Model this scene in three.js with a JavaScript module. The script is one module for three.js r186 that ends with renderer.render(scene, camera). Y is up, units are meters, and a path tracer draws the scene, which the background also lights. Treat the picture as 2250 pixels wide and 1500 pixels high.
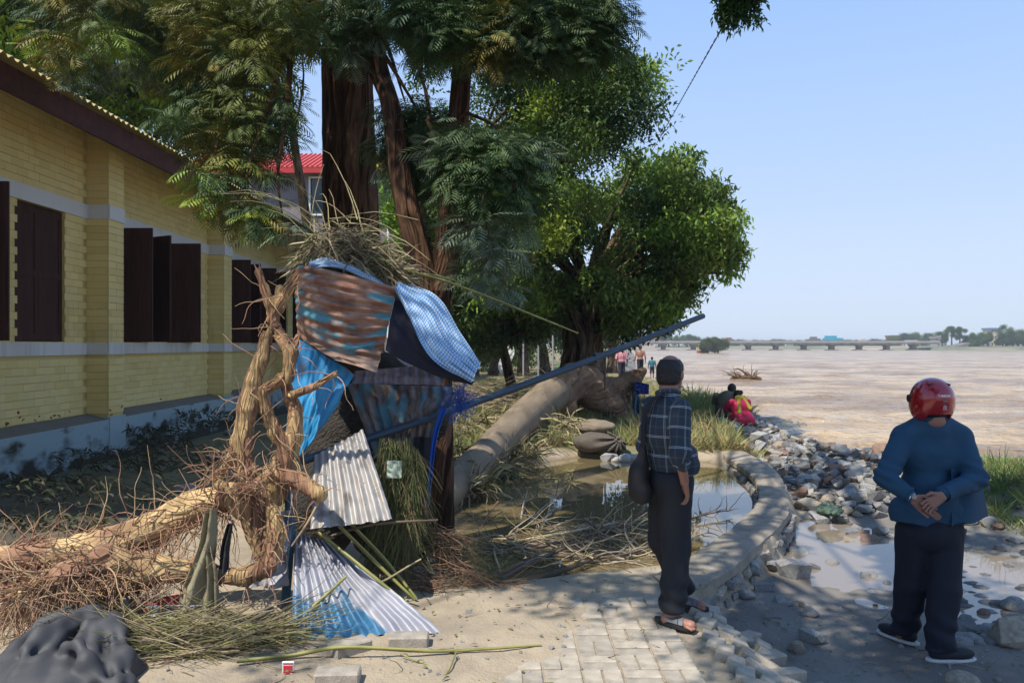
import * as THREE from 'three';
import { ImprovedNoise } from 'three/addons/math/ImprovedNoise.js';
import { ConvexGeometry } from 'three/addons/geometries/ConvexGeometry.js';
import { mergeGeometries, mergeVertices, toCreasedNormals } from 'three/addons/utils/BufferGeometryUtils.js';
import { FontLoader } from 'three/addons/loaders/FontLoader.js';
import { TextGeometry } from 'three/addons/geometries/TextGeometry.js';

// ---------------------------------------------------------------- camera, sky, sun, exposure
const scene = new THREE.Scene();
const F = 1816, HORIZON = 757, EYE = 1.72;
const camera = new THREE.PerspectiveCamera(2 * Math.atan(750 / F) * 180 / Math.PI, 1.5, 0.05, 6000);
camera.position.set(0, EYE, 0);
camera.lookAt(0, EYE, -10);
camera.setViewOffset(2250, 1500, 0, -7, 2250, 1500);
scene.add(camera);

const renderer = new THREE.WebGLRenderer({ antialias: true });
renderer.setSize(1024, 682);
renderer.toneMapping = THREE.LinearToneMapping;
renderer.toneMappingExposure = 1.25;
renderer.shadowMap.enabled = true;

const SUN = new THREE.Vector3(-0.42, 1, 0.42).normalize();
{
  const w = 256, h = 256, data = new Float32Array(w * h * 4);
  const stops = [[-90, .50, .57, .67], [0, .565, .645, .745], [5, .525, .64, .835], [12, .415, .565, .83], [22, .305, .475, .81], [45, .215, .38, .72], [90, .15, .295, .62]];
  for (let j = 0; j < h; j++) {
    const el = -90 + 180 * (j + .5) / h;
    let k = 0; while (k < stops.length - 2 && el > stops[k + 1][0]) k++;
    const a = stops[k], b = stops[k + 1], t = Math.min(1, Math.max(0, (el - a[0]) / (b[0] - a[0])));
    for (let i = 0; i < w; i++) {
      const o = (j * w + i) * 4;
      for (let c = 0; c < 3; c++) data[o + c] = a[c + 1] + (b[c + 1] - a[c + 1]) * t;
      data[o + 3] = 1;
    }
  }
  const sky = new THREE.DataTexture(data, w, h, THREE.RGBAFormat, THREE.FloatType);
  sky.mapping = THREE.EquirectangularReflectionMapping;
  sky.magFilter = sky.minFilter = THREE.LinearFilter;
  sky.needsUpdate = true;
  scene.background = sky;
  scene.environment = sky;
}
const sun = new THREE.DirectionalLight(new THREE.Color(1, .94, .83), 5);
sun.position.copy(SUN).multiplyScalar(60);
sun.castShadow = true;
sun.shadow.mapSize.set(4096, 4096);
Object.assign(sun.shadow.camera, { left: -45, right: 45, top: 45, bottom: -45, near: 1, far: 140 });
scene.add(sun, sun.target);
scene.fog = new THREE.FogExp2(new THREE.Color(.74, .81, .88), 0.0005);

// ---------------------------------------------------------------- helpers
const V = (x, y, z) => new THREE.Vector3(x, y, z);
const P = (px, py, d) => V((px - 1125) / F * d, EYE - (py - HORIZON) / F * d, -d);          // a sighting: direction and distance
const G = (px, py, h = 0) => P(px, py, (EYE - h) * F / (py - HORIZON));                       // the same on ground of height h
const PM = F;                                                                                // sighting units per unit of distance
function rng(seed) { let a = seed >>> 0; return () => { a = a + 0x6D2B79F5 | 0; let t = Math.imul(a ^ a >>> 15, 1 | a); t = t + Math.imul(t ^ t >>> 7, 61 | t) ^ t; return ((t ^ t >>> 14) >>> 0) / 4294967296; }; }
const R = rng(20240929);
const rr = (a, b, r = R) => a + (b - a) * r();
const pick = (l, r = R) => l[Math.floor(r() * l.length)];
const clamp = (x, a = 0, b = 1) => Math.min(b, Math.max(a, x));
const ss = (a, b, x) => { const t = clamp((x - a) / (b - a)); return t * t * (3 - 2 * t); };
const lerp = (a, b, t) => a + (b - a) * t;
const perlin = new ImprovedNoise();
const n3 = (x, y = 0, z = 0) => perlin.noise(x + 100.3, y + 57.7, z + 31.1);
function fb(x, y, z = 0, o = 4) { let s = 0, a = .5; for (let i = 0; i < o; i++) { s += a * n3(x, y, z); x *= 2.03; y *= 2.03; z *= 2.03; a *= .5; } return s; }
function piece(l, x) { if (x <= l[0][0]) return l[0][1]; for (let i = 1; i < l.length; i++) if (x <= l[i][0]) return lerp(l[i - 1][1], l[i][1], (x - l[i - 1][0]) / (l[i][0] - l[i - 1][0])); return l[l.length - 1][1]; }

// ---- naming
const used = new Map();
function numbered(name) { const k = used.get(name) || 0; used.set(name, k + 1); return k ? name + '_' + String(k).padStart(3, '0') : name; }
function tag(o, label, category, group, kind) { Object.assign(o.userData, { label, category }); if (group) o.userData.group = group; if (kind) o.userData.kind = kind; return o; }
function shade(o) { o.castShadow = o.receiveShadow = true; return o; }
function mesh(name, geo, mat, parent, x = 0, y = 0, z = 0) { const m = shade(new THREE.Mesh(geo, mat)); m.name = parent ? name : numbered(name); m.position.set(x, y, z); (parent || scene).add(m); return m; }
function thing(name, label, category, pos, group, kind) { const g = new THREE.Group(); g.name = numbered(name); if (pos) g.position.copy(pos); scene.add(g); return tag(g, label, category, group, kind); }
function struct(name, geo, mat) { const m = mesh(name, geo, mat); m.userData.kind = 'structure'; return m; }

// ---- geometry collector
class Acc {
  constructor() { this.p = []; this.t = []; this.i = []; this.c = null; }
  get n() { return this.p.length / 3; }
  col(r, g, b) { this.c = this.c || []; this.cc = [r, g, b]; return this; }
  v(x, y, z, u = 0, w = 0) { this.p.push(x, y, z); this.t.push(u, w); if (this.c) this.c.push(...this.cc); return this.n - 1; }
  tri(a, b, c) { this.i.push(a, b, c); }
  quad(a, b, c, d) { this.i.push(a, b, c, a, c, d); }
  // a tube through points, radius list or function of 0..1
  tube(pts, rad, { n = 12, seg = 6, rough = 0, rs = 3, cap = true, seed = 0, squash = 1 } = {}) {
    const curve = pts.length > 2 ? new THREE.CatmullRomCurve3(pts, false, 'centripetal') : new THREE.LineCurve3(pts[0], pts[1]);
    const R_ = typeof rad === 'function' ? rad : Array.isArray(rad) ? t => { const k = t * (rad.length - 1), i = Math.min(rad.length - 2, Math.floor(k)); return lerp(rad[i], rad[i + 1], k - i); } : () => rad;
    let N = null, last = null, len = 0; const first = this.n;
    for (let k = 0; k <= n; k++) {
      const t = k / n, p = curve.getPoint(t), T = curve.getTangent(t);
      if (!N) { N = Math.abs(T.y) < .9 ? V(0, 1, 0) : V(1, 0, 0); }
      N = N.clone().addScaledVector(T, -N.dot(T)).normalize();
      const B = T.clone().cross(N);
      if (last) len += last.distanceTo(p); last = p;
      const r = R_(t);
      for (let s = 0; s <= seg; s++) {
        const a = s / seg * Math.PI * 2, ca = Math.cos(a), sa = Math.sin(a) * squash;
        let q = r;
        if (rough) q *= 1 + rough * fb(ca * 1.3 + seed * 7.1, sa * 1.3 + seed, len / Math.max(r, .004) / rs, 3) * 2;
        this.v(p.x + (N.x * ca + B.x * sa) * q, p.y + (N.y * ca + B.y * sa) * q, p.z + (N.z * ca + B.z * sa) * q, s / seg * 6.283 * r, len);
      }
    }
    const w = seg + 1;
    for (let k = 0; k < n; k++) for (let s = 0; s < seg; s++) { const a = first + k * w + s; this.quad(a, a + 1, a + w + 1, a + w); }
    if (cap) for (const k of [0, n]) {
      const b = first + k * w, c = curve.getPoint(k / n), ctr = this.v(c.x, c.y, c.z), ring = [];
      for (let s = 0; s <= seg; s++) { const o = (b + s) * 3; ring.push(this.v(this.p[o], this.p[o + 1], this.p[o + 2], Math.cos(s / seg * 6.283) * .05, Math.sin(s / seg * 6.283) * .05)); }
      for (let s = 0; s < seg; s++) k ? this.tri(ctr, ring[s], ring[s + 1]) : this.tri(ctr, ring[s + 1], ring[s]);
    }
    return this;
  }
  // a flat blade along points
  blade(pts, w, up = V(0, 1, 0)) {
    let f = -1;
    for (let k = 0; k < pts.length; k++) {
      const T = pts[Math.min(k + 1, pts.length - 1)].clone().sub(pts[Math.max(k - 1, 0)]), S = T.cross(up).normalize().multiplyScalar(w * (k === pts.length - 1 ? .1 : 1 - .4 * k / pts.length) / 2), p = pts[k];
      const a = this.v(p.x - S.x, p.y - S.y, p.z - S.z, 0, k); this.v(p.x + S.x, p.y + S.y, p.z + S.z, w, k);
      if (f >= 0) this.quad(f, f + 1, a + 1, a); f = a;
    }
  }
  box(x0, y0, z0, x1, y1, z1, s = 1) {
    const X = [x0, x1], Y = [y0, y1], Z = [z0, z1];
    const f = (a, b, c, d, un, wn) => { const q = [a, b, c, d].map(([i, j, k]) => this.v(X[i], Y[j], Z[k], un(X[i], Y[j], Z[k]) * s, wn(X[i], Y[j], Z[k]) * s)); this.quad(...q); };
    const gx = (x) => x, gy = (x, y) => y, gz = (x, y, z) => z;
    f([0, 0, 1], [1, 0, 1], [1, 1, 1], [0, 1, 1], gx, gy); f([1, 0, 0], [0, 0, 0], [0, 1, 0], [1, 1, 0], gx, gy);
    f([1, 0, 1], [1, 0, 0], [1, 1, 0], [1, 1, 1], gz, gy); f([0, 0, 0], [0, 0, 1], [0, 1, 1], [0, 1, 0], gz, gy);
    f([0, 1, 1], [1, 1, 1], [1, 1, 0], [0, 1, 0], gx, gz); f([0, 0, 0], [1, 0, 0], [1, 0, 1], [0, 0, 1], gx, gz);
    return this;
  }
  // a sheet fn(u,v) -> Vector3 with real thickness
  sheet(nu, nv, fn, th = .002, su = 1, sv = 1) {
    const pts = []; for (let j = 0; j <= nv; j++) for (let i = 0; i <= nu; i++) pts.push(fn(i / nu, j / nv));
    const w = nu + 1, at = (i, j) => pts[clamp(j, 0, nv) * w + clamp(i, 0, nu)];
    const side = [0, 1].map(sd => { const f = this.n; for (let j = 0; j <= nv; j++) for (let i = 0; i <= nu; i++) {
      const N = at(i + 1, j).clone().sub(at(i - 1, j)).cross(at(i, j - 1).clone().sub(at(i, j + 1))).normalize().multiplyScalar((sd ? -.5 : .5) * th), p = at(i, j);
      this.v(p.x + N.x, p.y + N.y, p.z + N.z, i / nu * su, (1 - j / nv) * sv); } return f; });
    for (let j = 0; j < nv; j++) for (let i = 0; i < nu; i++) { const a = side[0] + j * w + i, b = side[1] + j * w + i; this.quad(a, a + w, a + w + 1, a + 1); this.quad(b, b + 1, b + w + 1, b + w); }
    const rim = []; for (let i = 0; i <= nu; i++) rim.push(i); for (let j = 1; j <= nv; j++) rim.push(j * w + nu); for (let i = nu - 1; i >= 0; i--) rim.push(nv * w + i); for (let j = nv - 1; j >= 0; j--) rim.push(j * w);
    let prev = -1; for (const k of rim) { const q = [0, 1].map(s => { const o = (side[s] + k) * 3, o2 = (side[s] + k) * 2; return this.v(this.p[o], this.p[o + 1], this.p[o + 2], this.t[o2], this.t[o2 + 1]); }); if (prev >= 0) this.quad(prev, q[0], q[1], prev + 1); prev = q[0]; }
    return this;
  }
  geo(smooth = true) {
    let g = new THREE.BufferGeometry();
    g.setAttribute('position', new THREE.Float32BufferAttribute(this.p, 3));
    g.setAttribute('uv', new THREE.Float32BufferAttribute(this.t, 2));
    if (this.c) g.setAttribute('color', new THREE.Float32BufferAttribute(this.c, 3));
    g.setIndex(this.i);
    if (!smooth) g = g.toNonIndexed();
    g.computeVertexNormals();
    return g;
  }
}
const tubeGeo = (pts, rad, o) => new Acc().tube(pts, rad, o).geo();
const boxGeo = (w, h, d) => new Acc().box(-w / 2, -h / 2, -d / 2, w / 2, h / 2, d / 2).geo();
function chamfer(w, h, d, c) { const p = []; for (const x of [-1, 1]) for (const y of [-1, 1]) for (const z of [-1, 1]) { const a = x * w / 2, b = y * h / 2, e = z * d / 2; p.push(V(a, b - y * c, e - z * c), V(a - x * c, b, e - z * c), V(a - x * c, b - y * c, e)); } return planarUV(new ConvexGeometry(p)); }
function planarUV(g, s = 1) { const p = g.attributes.position, n = g.attributes.normal, u = new Float32Array(p.count * 2); for (let i = 0; i < p.count; i++) { const ax = Math.abs(n.getX(i)), ay = Math.abs(n.getY(i)), az = Math.abs(n.getZ(i)); const [a, b] = ay >= ax && ay >= az ? [p.getX(i), p.getZ(i)] : ax >= az ? [p.getZ(i), p.getY(i)] : [p.getX(i), p.getY(i)]; u[i * 2] = a * s; u[i * 2 + 1] = b * s; } g.setAttribute('uv', new THREE.BufferAttribute(u, 2)); return g; }
function hullRock(seed, n = 14, sx = 1, sy = .7, sz = 1, box = .5) { const r = rng(seed), p = []; for (let i = 0; i < n; i++) { const a = V(rr(-1, 1, r), rr(-1, 1, r), rr(-1, 1, r)), m = Math.max(Math.abs(a.x), Math.abs(a.y), Math.abs(a.z)), q = a.clone().divideScalar(m).lerp(a.normalize(), 1 - box); p.push(V(q.x * sx, q.y * sy, q.z * sz).multiplyScalar(.5)); } return planarUV(new ConvexGeometry(p)); }
function roundRock(seed, sx = 1, sy = .65, sz = .9) { const g = mergeVertices(new THREE.IcosahedronGeometry(.5, 3).deleteAttribute('normal').deleteAttribute('uv')), p = g.attributes.position; for (let i = 0; i < p.count; i++) { const q = V(p.getX(i), p.getY(i), p.getZ(i)); q.multiplyScalar(1 + .55 * fb(q.x * 1.7 + seed * 9, q.y * 1.7, q.z * 1.7, 3)); p.setXYZ(i, q.x * sx, q.y * sy, q.z * sz); } g.computeVertexNormals(); return planarUV(g); }
const bend = (a, b, sag = 0, n = 6, j = 0, r = R) => Array.from({ length: n }, (_, i) => { const t = i / (n - 1); return a.clone().lerp(b, t).add(V(rr(-j, j, r), -sag * 4 * t * (1 - t) + rr(-j, j, r), rr(-j, j, r))); });
function inPoly(poly, x, y) { let c = false; for (let i = 0, j = poly.length - 1; i < poly.length; j = i++) { const [a, b] = poly[i], [d, e] = poly[j]; if (b > y !== e > y && x < (d - a) * (y - b) / (e - b) + a) c = !c; } return c; }
function polyDist(poly, x, y, closed = true) { let m = 1e9; for (let i = 0; i < poly.length - (closed ? 0 : 1); i++) { const [a, b] = poly[i], [c, d] = poly[(i + 1) % poly.length], ux = c - a, uy = d - b, t = clamp(((x - a) * ux + (y - b) * uy) / (ux * ux + uy * uy)); m = Math.min(m, Math.hypot(x - a - ux * t, y - b - uy * t)); } return m; }

// ---- textures
const h2 = (x, y, s) => { let n = Math.imul(x, 374761393) + Math.imul(y, 668265263) + Math.imul(s, 974634777) | 0; n = Math.imul(n ^ n >>> 13, 1274126177); return ((n ^ n >>> 16) >>> 0) / 4294967296; };
function tn(u, v, px, py, s) { const x = u * px, y = v * py, i = Math.floor(x), j = Math.floor(y), a = x - i, b = y - j, fx = a * a * (3 - 2 * a), fy = b * b * (3 - 2 * b), m = (k, p) => ((k % p) + p) % p; return lerp(lerp(h2(m(i, px), m(j, py), s), h2(m(i + 1, px), m(j, py), s), fx), lerp(h2(m(i, px), m(j + 1, py), s), h2(m(i + 1, px), m(j + 1, py), s), fx), fy); }
function tf(u, v, px, py, s, o = 4) { let r = 0, a = .5, w = 0; for (let k = 0; k < o; k++) { r += a * tn(u, v, px, py, s + k); w += a; px *= 2; py *= 2; a *= .5; } return r / w; }
function texture(w, h, fn, { srgb = false, rx = 1, ry = 1 } = {}) {
  const d = new Uint8Array(w * h * 4), g = x => { x = clamp(x); return srgb ? (x <= .0031308 ? 12.92 * x : 1.055 * Math.pow(x, 1 / 2.4) - .055) : x; };
  for (let j = 0; j < h; j++) for (let i = 0; i < w; i++) { const c = fn((i + .5) / w, (j + .5) / h), o = (j * w + i) * 4, a = Array.isArray(c) ? c : [c, c, c]; for (let k = 0; k < 3; k++) d[o + k] = Math.round(255 * g(a[k])); d[o + 3] = 255; }
  const t = new THREE.DataTexture(d, w, h); t.wrapS = t.wrapT = THREE.RepeatWrapping; t.magFilter = t.minFilter = THREE.LinearFilter; if (srgb) t.colorSpace = THREE.SRGBColorSpace; t.repeat.set(rx, ry); t.needsUpdate = true; return t;
}
const re = (t, x, y) => { const c = t.clone(); c.repeat.set(x, y); c.needsUpdate = true; return c; };
const mixc = (a, b, t) => [lerp(a[0], b[0], t), lerp(a[1], b[1], t), lerp(a[2], b[2], t)];
const matte = o => phys({ specularIntensity: .25, ...o });
const std = o => { const c = o.color; if (Array.isArray(c)) o.color = new THREE.Color().setRGB(...c); return new THREE.MeshStandardMaterial({ roughness: .9, side: THREE.DoubleSide, ...o }); };
const phys = o => { const c = o.color; if (Array.isArray(c)) o.color = new THREE.Color().setRGB(...c); return new THREE.MeshPhysicalMaterial({ roughness: .9, side: THREE.DoubleSide, ...o }); };
const T = {};
T.grain = texture(256, 256, (u, v) => .62 + .38 * tf(u, v, 8, 8, 1, 5), { srgb: true });
T.grainB = texture(256, 256, (u, v) => tf(u, v, 16, 16, 5, 4));
T.sand = texture(512, 512, (u, v) => { const a = tf(u, v, 6, 6, 11, 5), b = tn(u, v, 170, 170, 3), c = tn(u, v, 90, 90, 4); return mixc([.62, .60, .58], [1, .98, .95], clamp(.15 + .55 * a + .22 * b + .12 * c)); }, { srgb: true });
T.sandB = texture(512, 512, (u, v) => .5 * tf(u, v, 10, 10, 12, 5) + .25 * tn(u, v, 128, 128, 6) + .25 * tn(u, v, 40, 40, 7));
T.stone = texture(256, 256, (u, v) => { const a = tf(u, v, 5, 5, 21, 5), b = tn(u, v, 60, 60, 22); return mixc([.55, .54, .53], [1, .98, .96], clamp(1.5 * a - .4 + .25 * b)); }, { srgb: true });
T.bark = texture(512, 512, (u, v) => { const w = tf(u, v, 6, 3, 31, 3) * .25, a = tf(u + w, v, 26, 4, 32, 4), b = tf(u, v, 60, 24, 36, 3); return mixc([.16, .13, .11], [1, .93, .86], clamp(2.2 * a - .75 + .5 * (b - .5))); }, { srgb: true });
T.barkB = texture(512, 512, (u, v) => { const w = tf(u, v, 6, 3, 31, 3) * .25, a = tf(u + w, v, 26, 4, 32, 4), b = tf(u, v, 60, 24, 36, 3); return clamp(1.9 * a - .5 + .4 * (b - .5)); });
T.wood = texture(256, 512, (u, v) => { const w = tf(u, v, 3, 3, 41, 3) * .3, a = tf(u + w, v, 22, 3, 42, 4), b = tf(u, v, 9, 7, 46, 4); return mixc([.42, .33, .26], [1, .95, .86], clamp(1.6 * a - .3 + .7 * (b - .5))); }, { srgb: true });
T.woodB = texture(256, 512, (u, v) => { const w = tf(u, v, 3, 3, 41, 3) * .3; return tf(u + w, v, 22, 3, 42, 4); });
T.weave = texture(128, 128, (u, v) => .5 + .25 * Math.sin(u * 6.283 * 32) + .25 * Math.sin(v * 6.283 * 32));
// ---------------------------------------------------------------- ground, water
const RIVER = -.6, POND = -.14, PUDDLE = -.252;
const edgeX = [[0, 1.5], [3.2, 1.35], [4.4, 1.12], [5.65, 1.12], [5.97, 1.4], [6.47, 1.69], [7.21, 2.16], [7.56, 2.39], [8.85, 2.97], [9.52, 3.2], [11.44, 3.62], [13.7, 3.78], [17, 4.0], [22, 4.9], [30, 6.0], [45, 7.0], [60, 7.6], [230, 30], [900, 110], [4000, 500]];
const shoreX = [[0, 8.4], [10, 8.3], [13, 7.8], [14.6, 6.7], [17, 6.35], [20, 6.7], [24, 7.4], [26, 7.6], [30, 7.7], [41, 8.4], [60, 9.2], [230, 34], [900, 120], [4000, 520]];
const pondPoly = [[1.12, -6.5], [.43, -6.2], [-.08, -5.95], [-.4, -5.85], [-.78, -6.4], [-1.05, -7.6], [-.95, -9], [-.73, -10.6], [-.3, -12.2], [.42, -13.4], [1.0, -13.9], [2.1, -13.7], [3.4, -13.3], [3.36, -11.1], [3.2, -10], [2.95, -9.2], [2.76, -8.8], [1.95, -7.3], [1.5, -6.55]];
const pond2 = pondPoly.map(([a, b]) => [a, b]);
function landH(x, z) {
  const d = -z, far = Math.hypot(x, z);
  let h = .035 * fb(x * .6, z * .6, 1, 3) + .012 * fb(x * 4, z * 4, 2, 3);
  if (d > 12) h += .09 * Math.max(0, fb(x * .9, z * .9, 4, 3)) * ss(12, 15, d);
  // paving: clear pavers to the right, sand spread over them to the left
  const pv = ss(-1.6, -.9, x) * (1 - ss(1.1, 1.3, x)) * ss(2, 2.6, d) * (1 - ss(5.75, 6.1, d));
  if (pv > 0) { const cover = (x - (.12 + (d - 4.4) * .42)) * -1; h = lerp(h, -.014 + .036 * ss(-.30, .5, cover + .5 * fb(x * 2.4, z * 2.4, 8, 3)) + .010 * fb(x * 9, z * 9, 3, 3), pv); }
  // lower river strip
  const xe = piece(edgeX, d), xs = piece(shoreX, d), drop = d < 5.6 ? .3 : d < 15 ? .1 : 1.2;
  if (x > xe - .1) {
    const low = -.235 + .03 * fb(x * 1.1, z * 1.1, 9, 3) - .03 * ss(3.2, 4.6, x) * (d < 12 ? 1 : 0);
    h = lerp(h, low + h * .4, ss(xe, xe + drop, x));
    const bank = Math.exp(-(((x - 6.3) / 1.5) ** 2) - ((d - 9.8) / 2.3) ** 2);
    h += bank * .42;
    h = lerp(h, RIVER - .9, ss(xs - (d < 13 ? .7 : 1.1), xs + 1.8, x));
  }
  if (x > 2.2 && d < 9.5 && x > xe + .3) { const k = ss(2.9, 3.6, x) * (1 - ss(7.5, 9, d)); h += k * (.05 * fb(x * 2.1, z * 2.1, 14, 3) + .04 * fb(x * 7, z * 7, 15, 3) - .022); }
  // puddle hollow beside the kerb wall
  { const a = ((x - 3.15) / 1.05) ** 2 + ((d - 8.1) / 1.25) ** 2; if (x > xe) h -= .075 * Math.exp(-a * 1.1); }
  if (x > -1.3 && x < 3.6 && d > 5.6 && d < 14.3) { const dist = polyDist(pond2, x, z), s = inPoly(pond2, x, z) ? dist : -dist; h -= (.42 + .08 * fb(x, z, 6, 2)) * ss(-.12, .95, s); if (s > 0) h -= .06 * ss(0, .15, s) * (x > .8 && d < 13 ? 1 : 0); }
  // earth banked against the plinth
  if (x < -3) h += .22 * ss(-4.2, -5.7, x) * ss(-20, -5, -far) * (1 + .8 * fb(x, z, 5, 2));
  if (d > 415 && x < 180 || x >= 175 && d > 330) h = RIVER + 1.4 * ss(x >= 175 ? 330 : 415, x >= 175 ? 345 : 440, d) + .3;
  return h;
}
{
  const ang = []; for (let i = 0; i <= 460; i++) ang.push(-75 + 150 * i / 460); for (let i = 1; i < 50; i++) ang.push(75 + 210 * i / 50);
  const rad = [.4]; while (rad[rad.length - 1] < 4500) { const r = rad[rad.length - 1]; rad.push(r + (r < 3.8 ? .2 : r < 18 ? r * .0085 : r < 60 ? r * .018 : r * .05)); }
  const a = new Acc(), w = ang.length; a.col(1, 1, 1);
  for (const r of rad) for (const g of ang) {
    const x = r * Math.sin(g * Math.PI / 180), z = -r * Math.cos(g * Math.PI / 180), d = -z, y = landH(x, z);
    const xe = piece(edgeX, d), nz = fb(x * 1.5, z * 1.5, 20, 4), nf = fb(x * 6, z * 6, 21, 3);
    let c = mixc([.42, .35, .255], [.33, .275, .205], ss(-.2, .3, nz + nf * .5));
    if (x > xe + .15) c = mixc([.225, .21, .19], [.165, .152, .135], ss(-.2, .25, nz));          // damp river sand
    const soil = ss(.05, .5, -3.3 - x + nz * 1.2) ; c = mixc(c, mixc([.115, .095, .07], [.07, .062, .045], ss(-.2, .2, nf)), soil * (r < 60 ? 1 : 0));
    const turf = Math.max(ss(13, 14.5, d + nz * 2) * (1 - ss(xe - .2, xe + .6, x + nz)), (x < -.5 ? 1 : 0) * ss(8, 9.5, d + nz * 2)); c = mixc(c, mixc([.25, .205, .10], [.13, .13, .05], ss(-.25, .3, nz + nf)), turf * .85);
    if (x > -1.4 && x < 3.7 && d > 5.5 && d < 14.6 && y < POND + .05 && x < xe + .05) c = mixc(c, [.15, .115, .065], ss(POND + .05, POND - .01, y));
    if (d > 330) c = mixc([.30, .27, .2], [.12, .15, .07], ss(-.2, .2, fb(x * .02, z * .02, 3)));
    a.col(...c); a.v(x, y, z, x, z);
  }
  for (let k = 0; k < rad.length - 1; k++) for (let i = 0; i < w; i++) { const i2 = (i + 1) % w; a.quad(k * w + i, k * w + i2, (k + 1) * w + i2, (k + 1) * w + i); }
  const g = a.geo();
  struct('ground', g, std({ vertexColors: true, map: re(T.sand, 1 / .9, 1 / .9), bumpMap: re(T.sandB, 1 / .7, 1 / .7), bumpScale: .012, roughness: .93 }));
}
const waterPond = phys({ color: [.165, .125, .062], roughness: .015, ior: 1.6, bumpMap: re(texture(256, 256, (u, v) => tf(u, v, 6, 6, 77, 3)), .4, .4), bumpScale: .0012 });
{ // pond, puddle and flooded mud
  const sheetAt = (poly, y) => { const s = new THREE.Shape(poly.map(([x, z]) => new THREE.Vector2(x, -z))), g = new THREE.ShapeGeometry(s); g.rotateX(-Math.PI / 2); g.translate(0, y, 0); return planarUV(g); };
  const grow = pondPoly.map(([x, z]) => { const cx = 1.1, cz = -10; return [cx + (x - cx) * (x > cx ? 1.0 : 1.06), cz + (z - cz) * 1.03]; });
  struct('pond_water', sheetAt(grow, POND), waterPond);
  const muddy = phys({ color: [.22, .175, .13], roughness: .03, ior: 1.5, bumpMap: waterPond.bumpMap, bumpScale: .002 });
  struct('puddle_water', sheetAt([[1.6, -6.0], [2.1, -7.1], [2.75, -8.5], [3.0, -9.3], [3.6, -10.8], [5.0, -10.4], [5.2, -8.2], [6.6, -6.5], [6.6, -2.5], [3.3, -2.5], [2.7, -4.4]], PUDDLE), muddy);
}
{ // river with real waves near, ripples in the relief
  const a = new Acc(), ang = []; for (let i = 0; i <= 300; i++) ang.push(-20 + 120 * i / 300);
  const rad = [7]; while (rad[rad.length - 1] < 4500) { const r = rad[rad.length - 1]; rad.push(r * (r < 120 ? 1.009 : 1.06)); }
  const w = ang.length;
  for (const r of rad) for (const g of ang) {
    const x = r * Math.sin(g * Math.PI / 180), z = -r * Math.cos(g * Math.PI / 180), k = 1 - ss(60, 220, r);
    const wave = .34 * fb(x * .16 + .3, z * .42, 3, 3) + .15 * fb(x * .7, z * 1.7, 7, 3) + .05 * fb(x * 2.4, z * 5, 9, 2);
    a.v(x, RIVER - .03 + .95 * wave * k, z, x, z);
  }
  for (let k = 0; k < rad.length - 1; k++) for (let i = 0; i < w - 1; i++) a.quad(k * w + i, k * w + i + 1, (k + 1) * w + i + 1, (k + 1) * w + i);
  const m = texture(512, 512, (u, v) => { const q = tf(u, v, 5, 9, 51, 5), f = tf(u, v, 12, 40, 56, 3); return mixc([.26, .175, .10], [.48, .355, .215], clamp(q * 2.2 - .65 + .6 * (f - .5))); }, { srgb: true });
  const b = texture(512, 512, (u, v) => .6 * tf(u, v, 6, 16, 61, 4) + .4 * tf(u, v, 30, 64, 66, 3));
  struct('river_water', a.geo(), phys({ color: 0xffffff, map: re(m, 1 / 17, 1 / 17), bumpMap: re(b, 1 / 6, 1 / 6), bumpScale: .34, roughness: .2, ior: 1.33 }));
}
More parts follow.
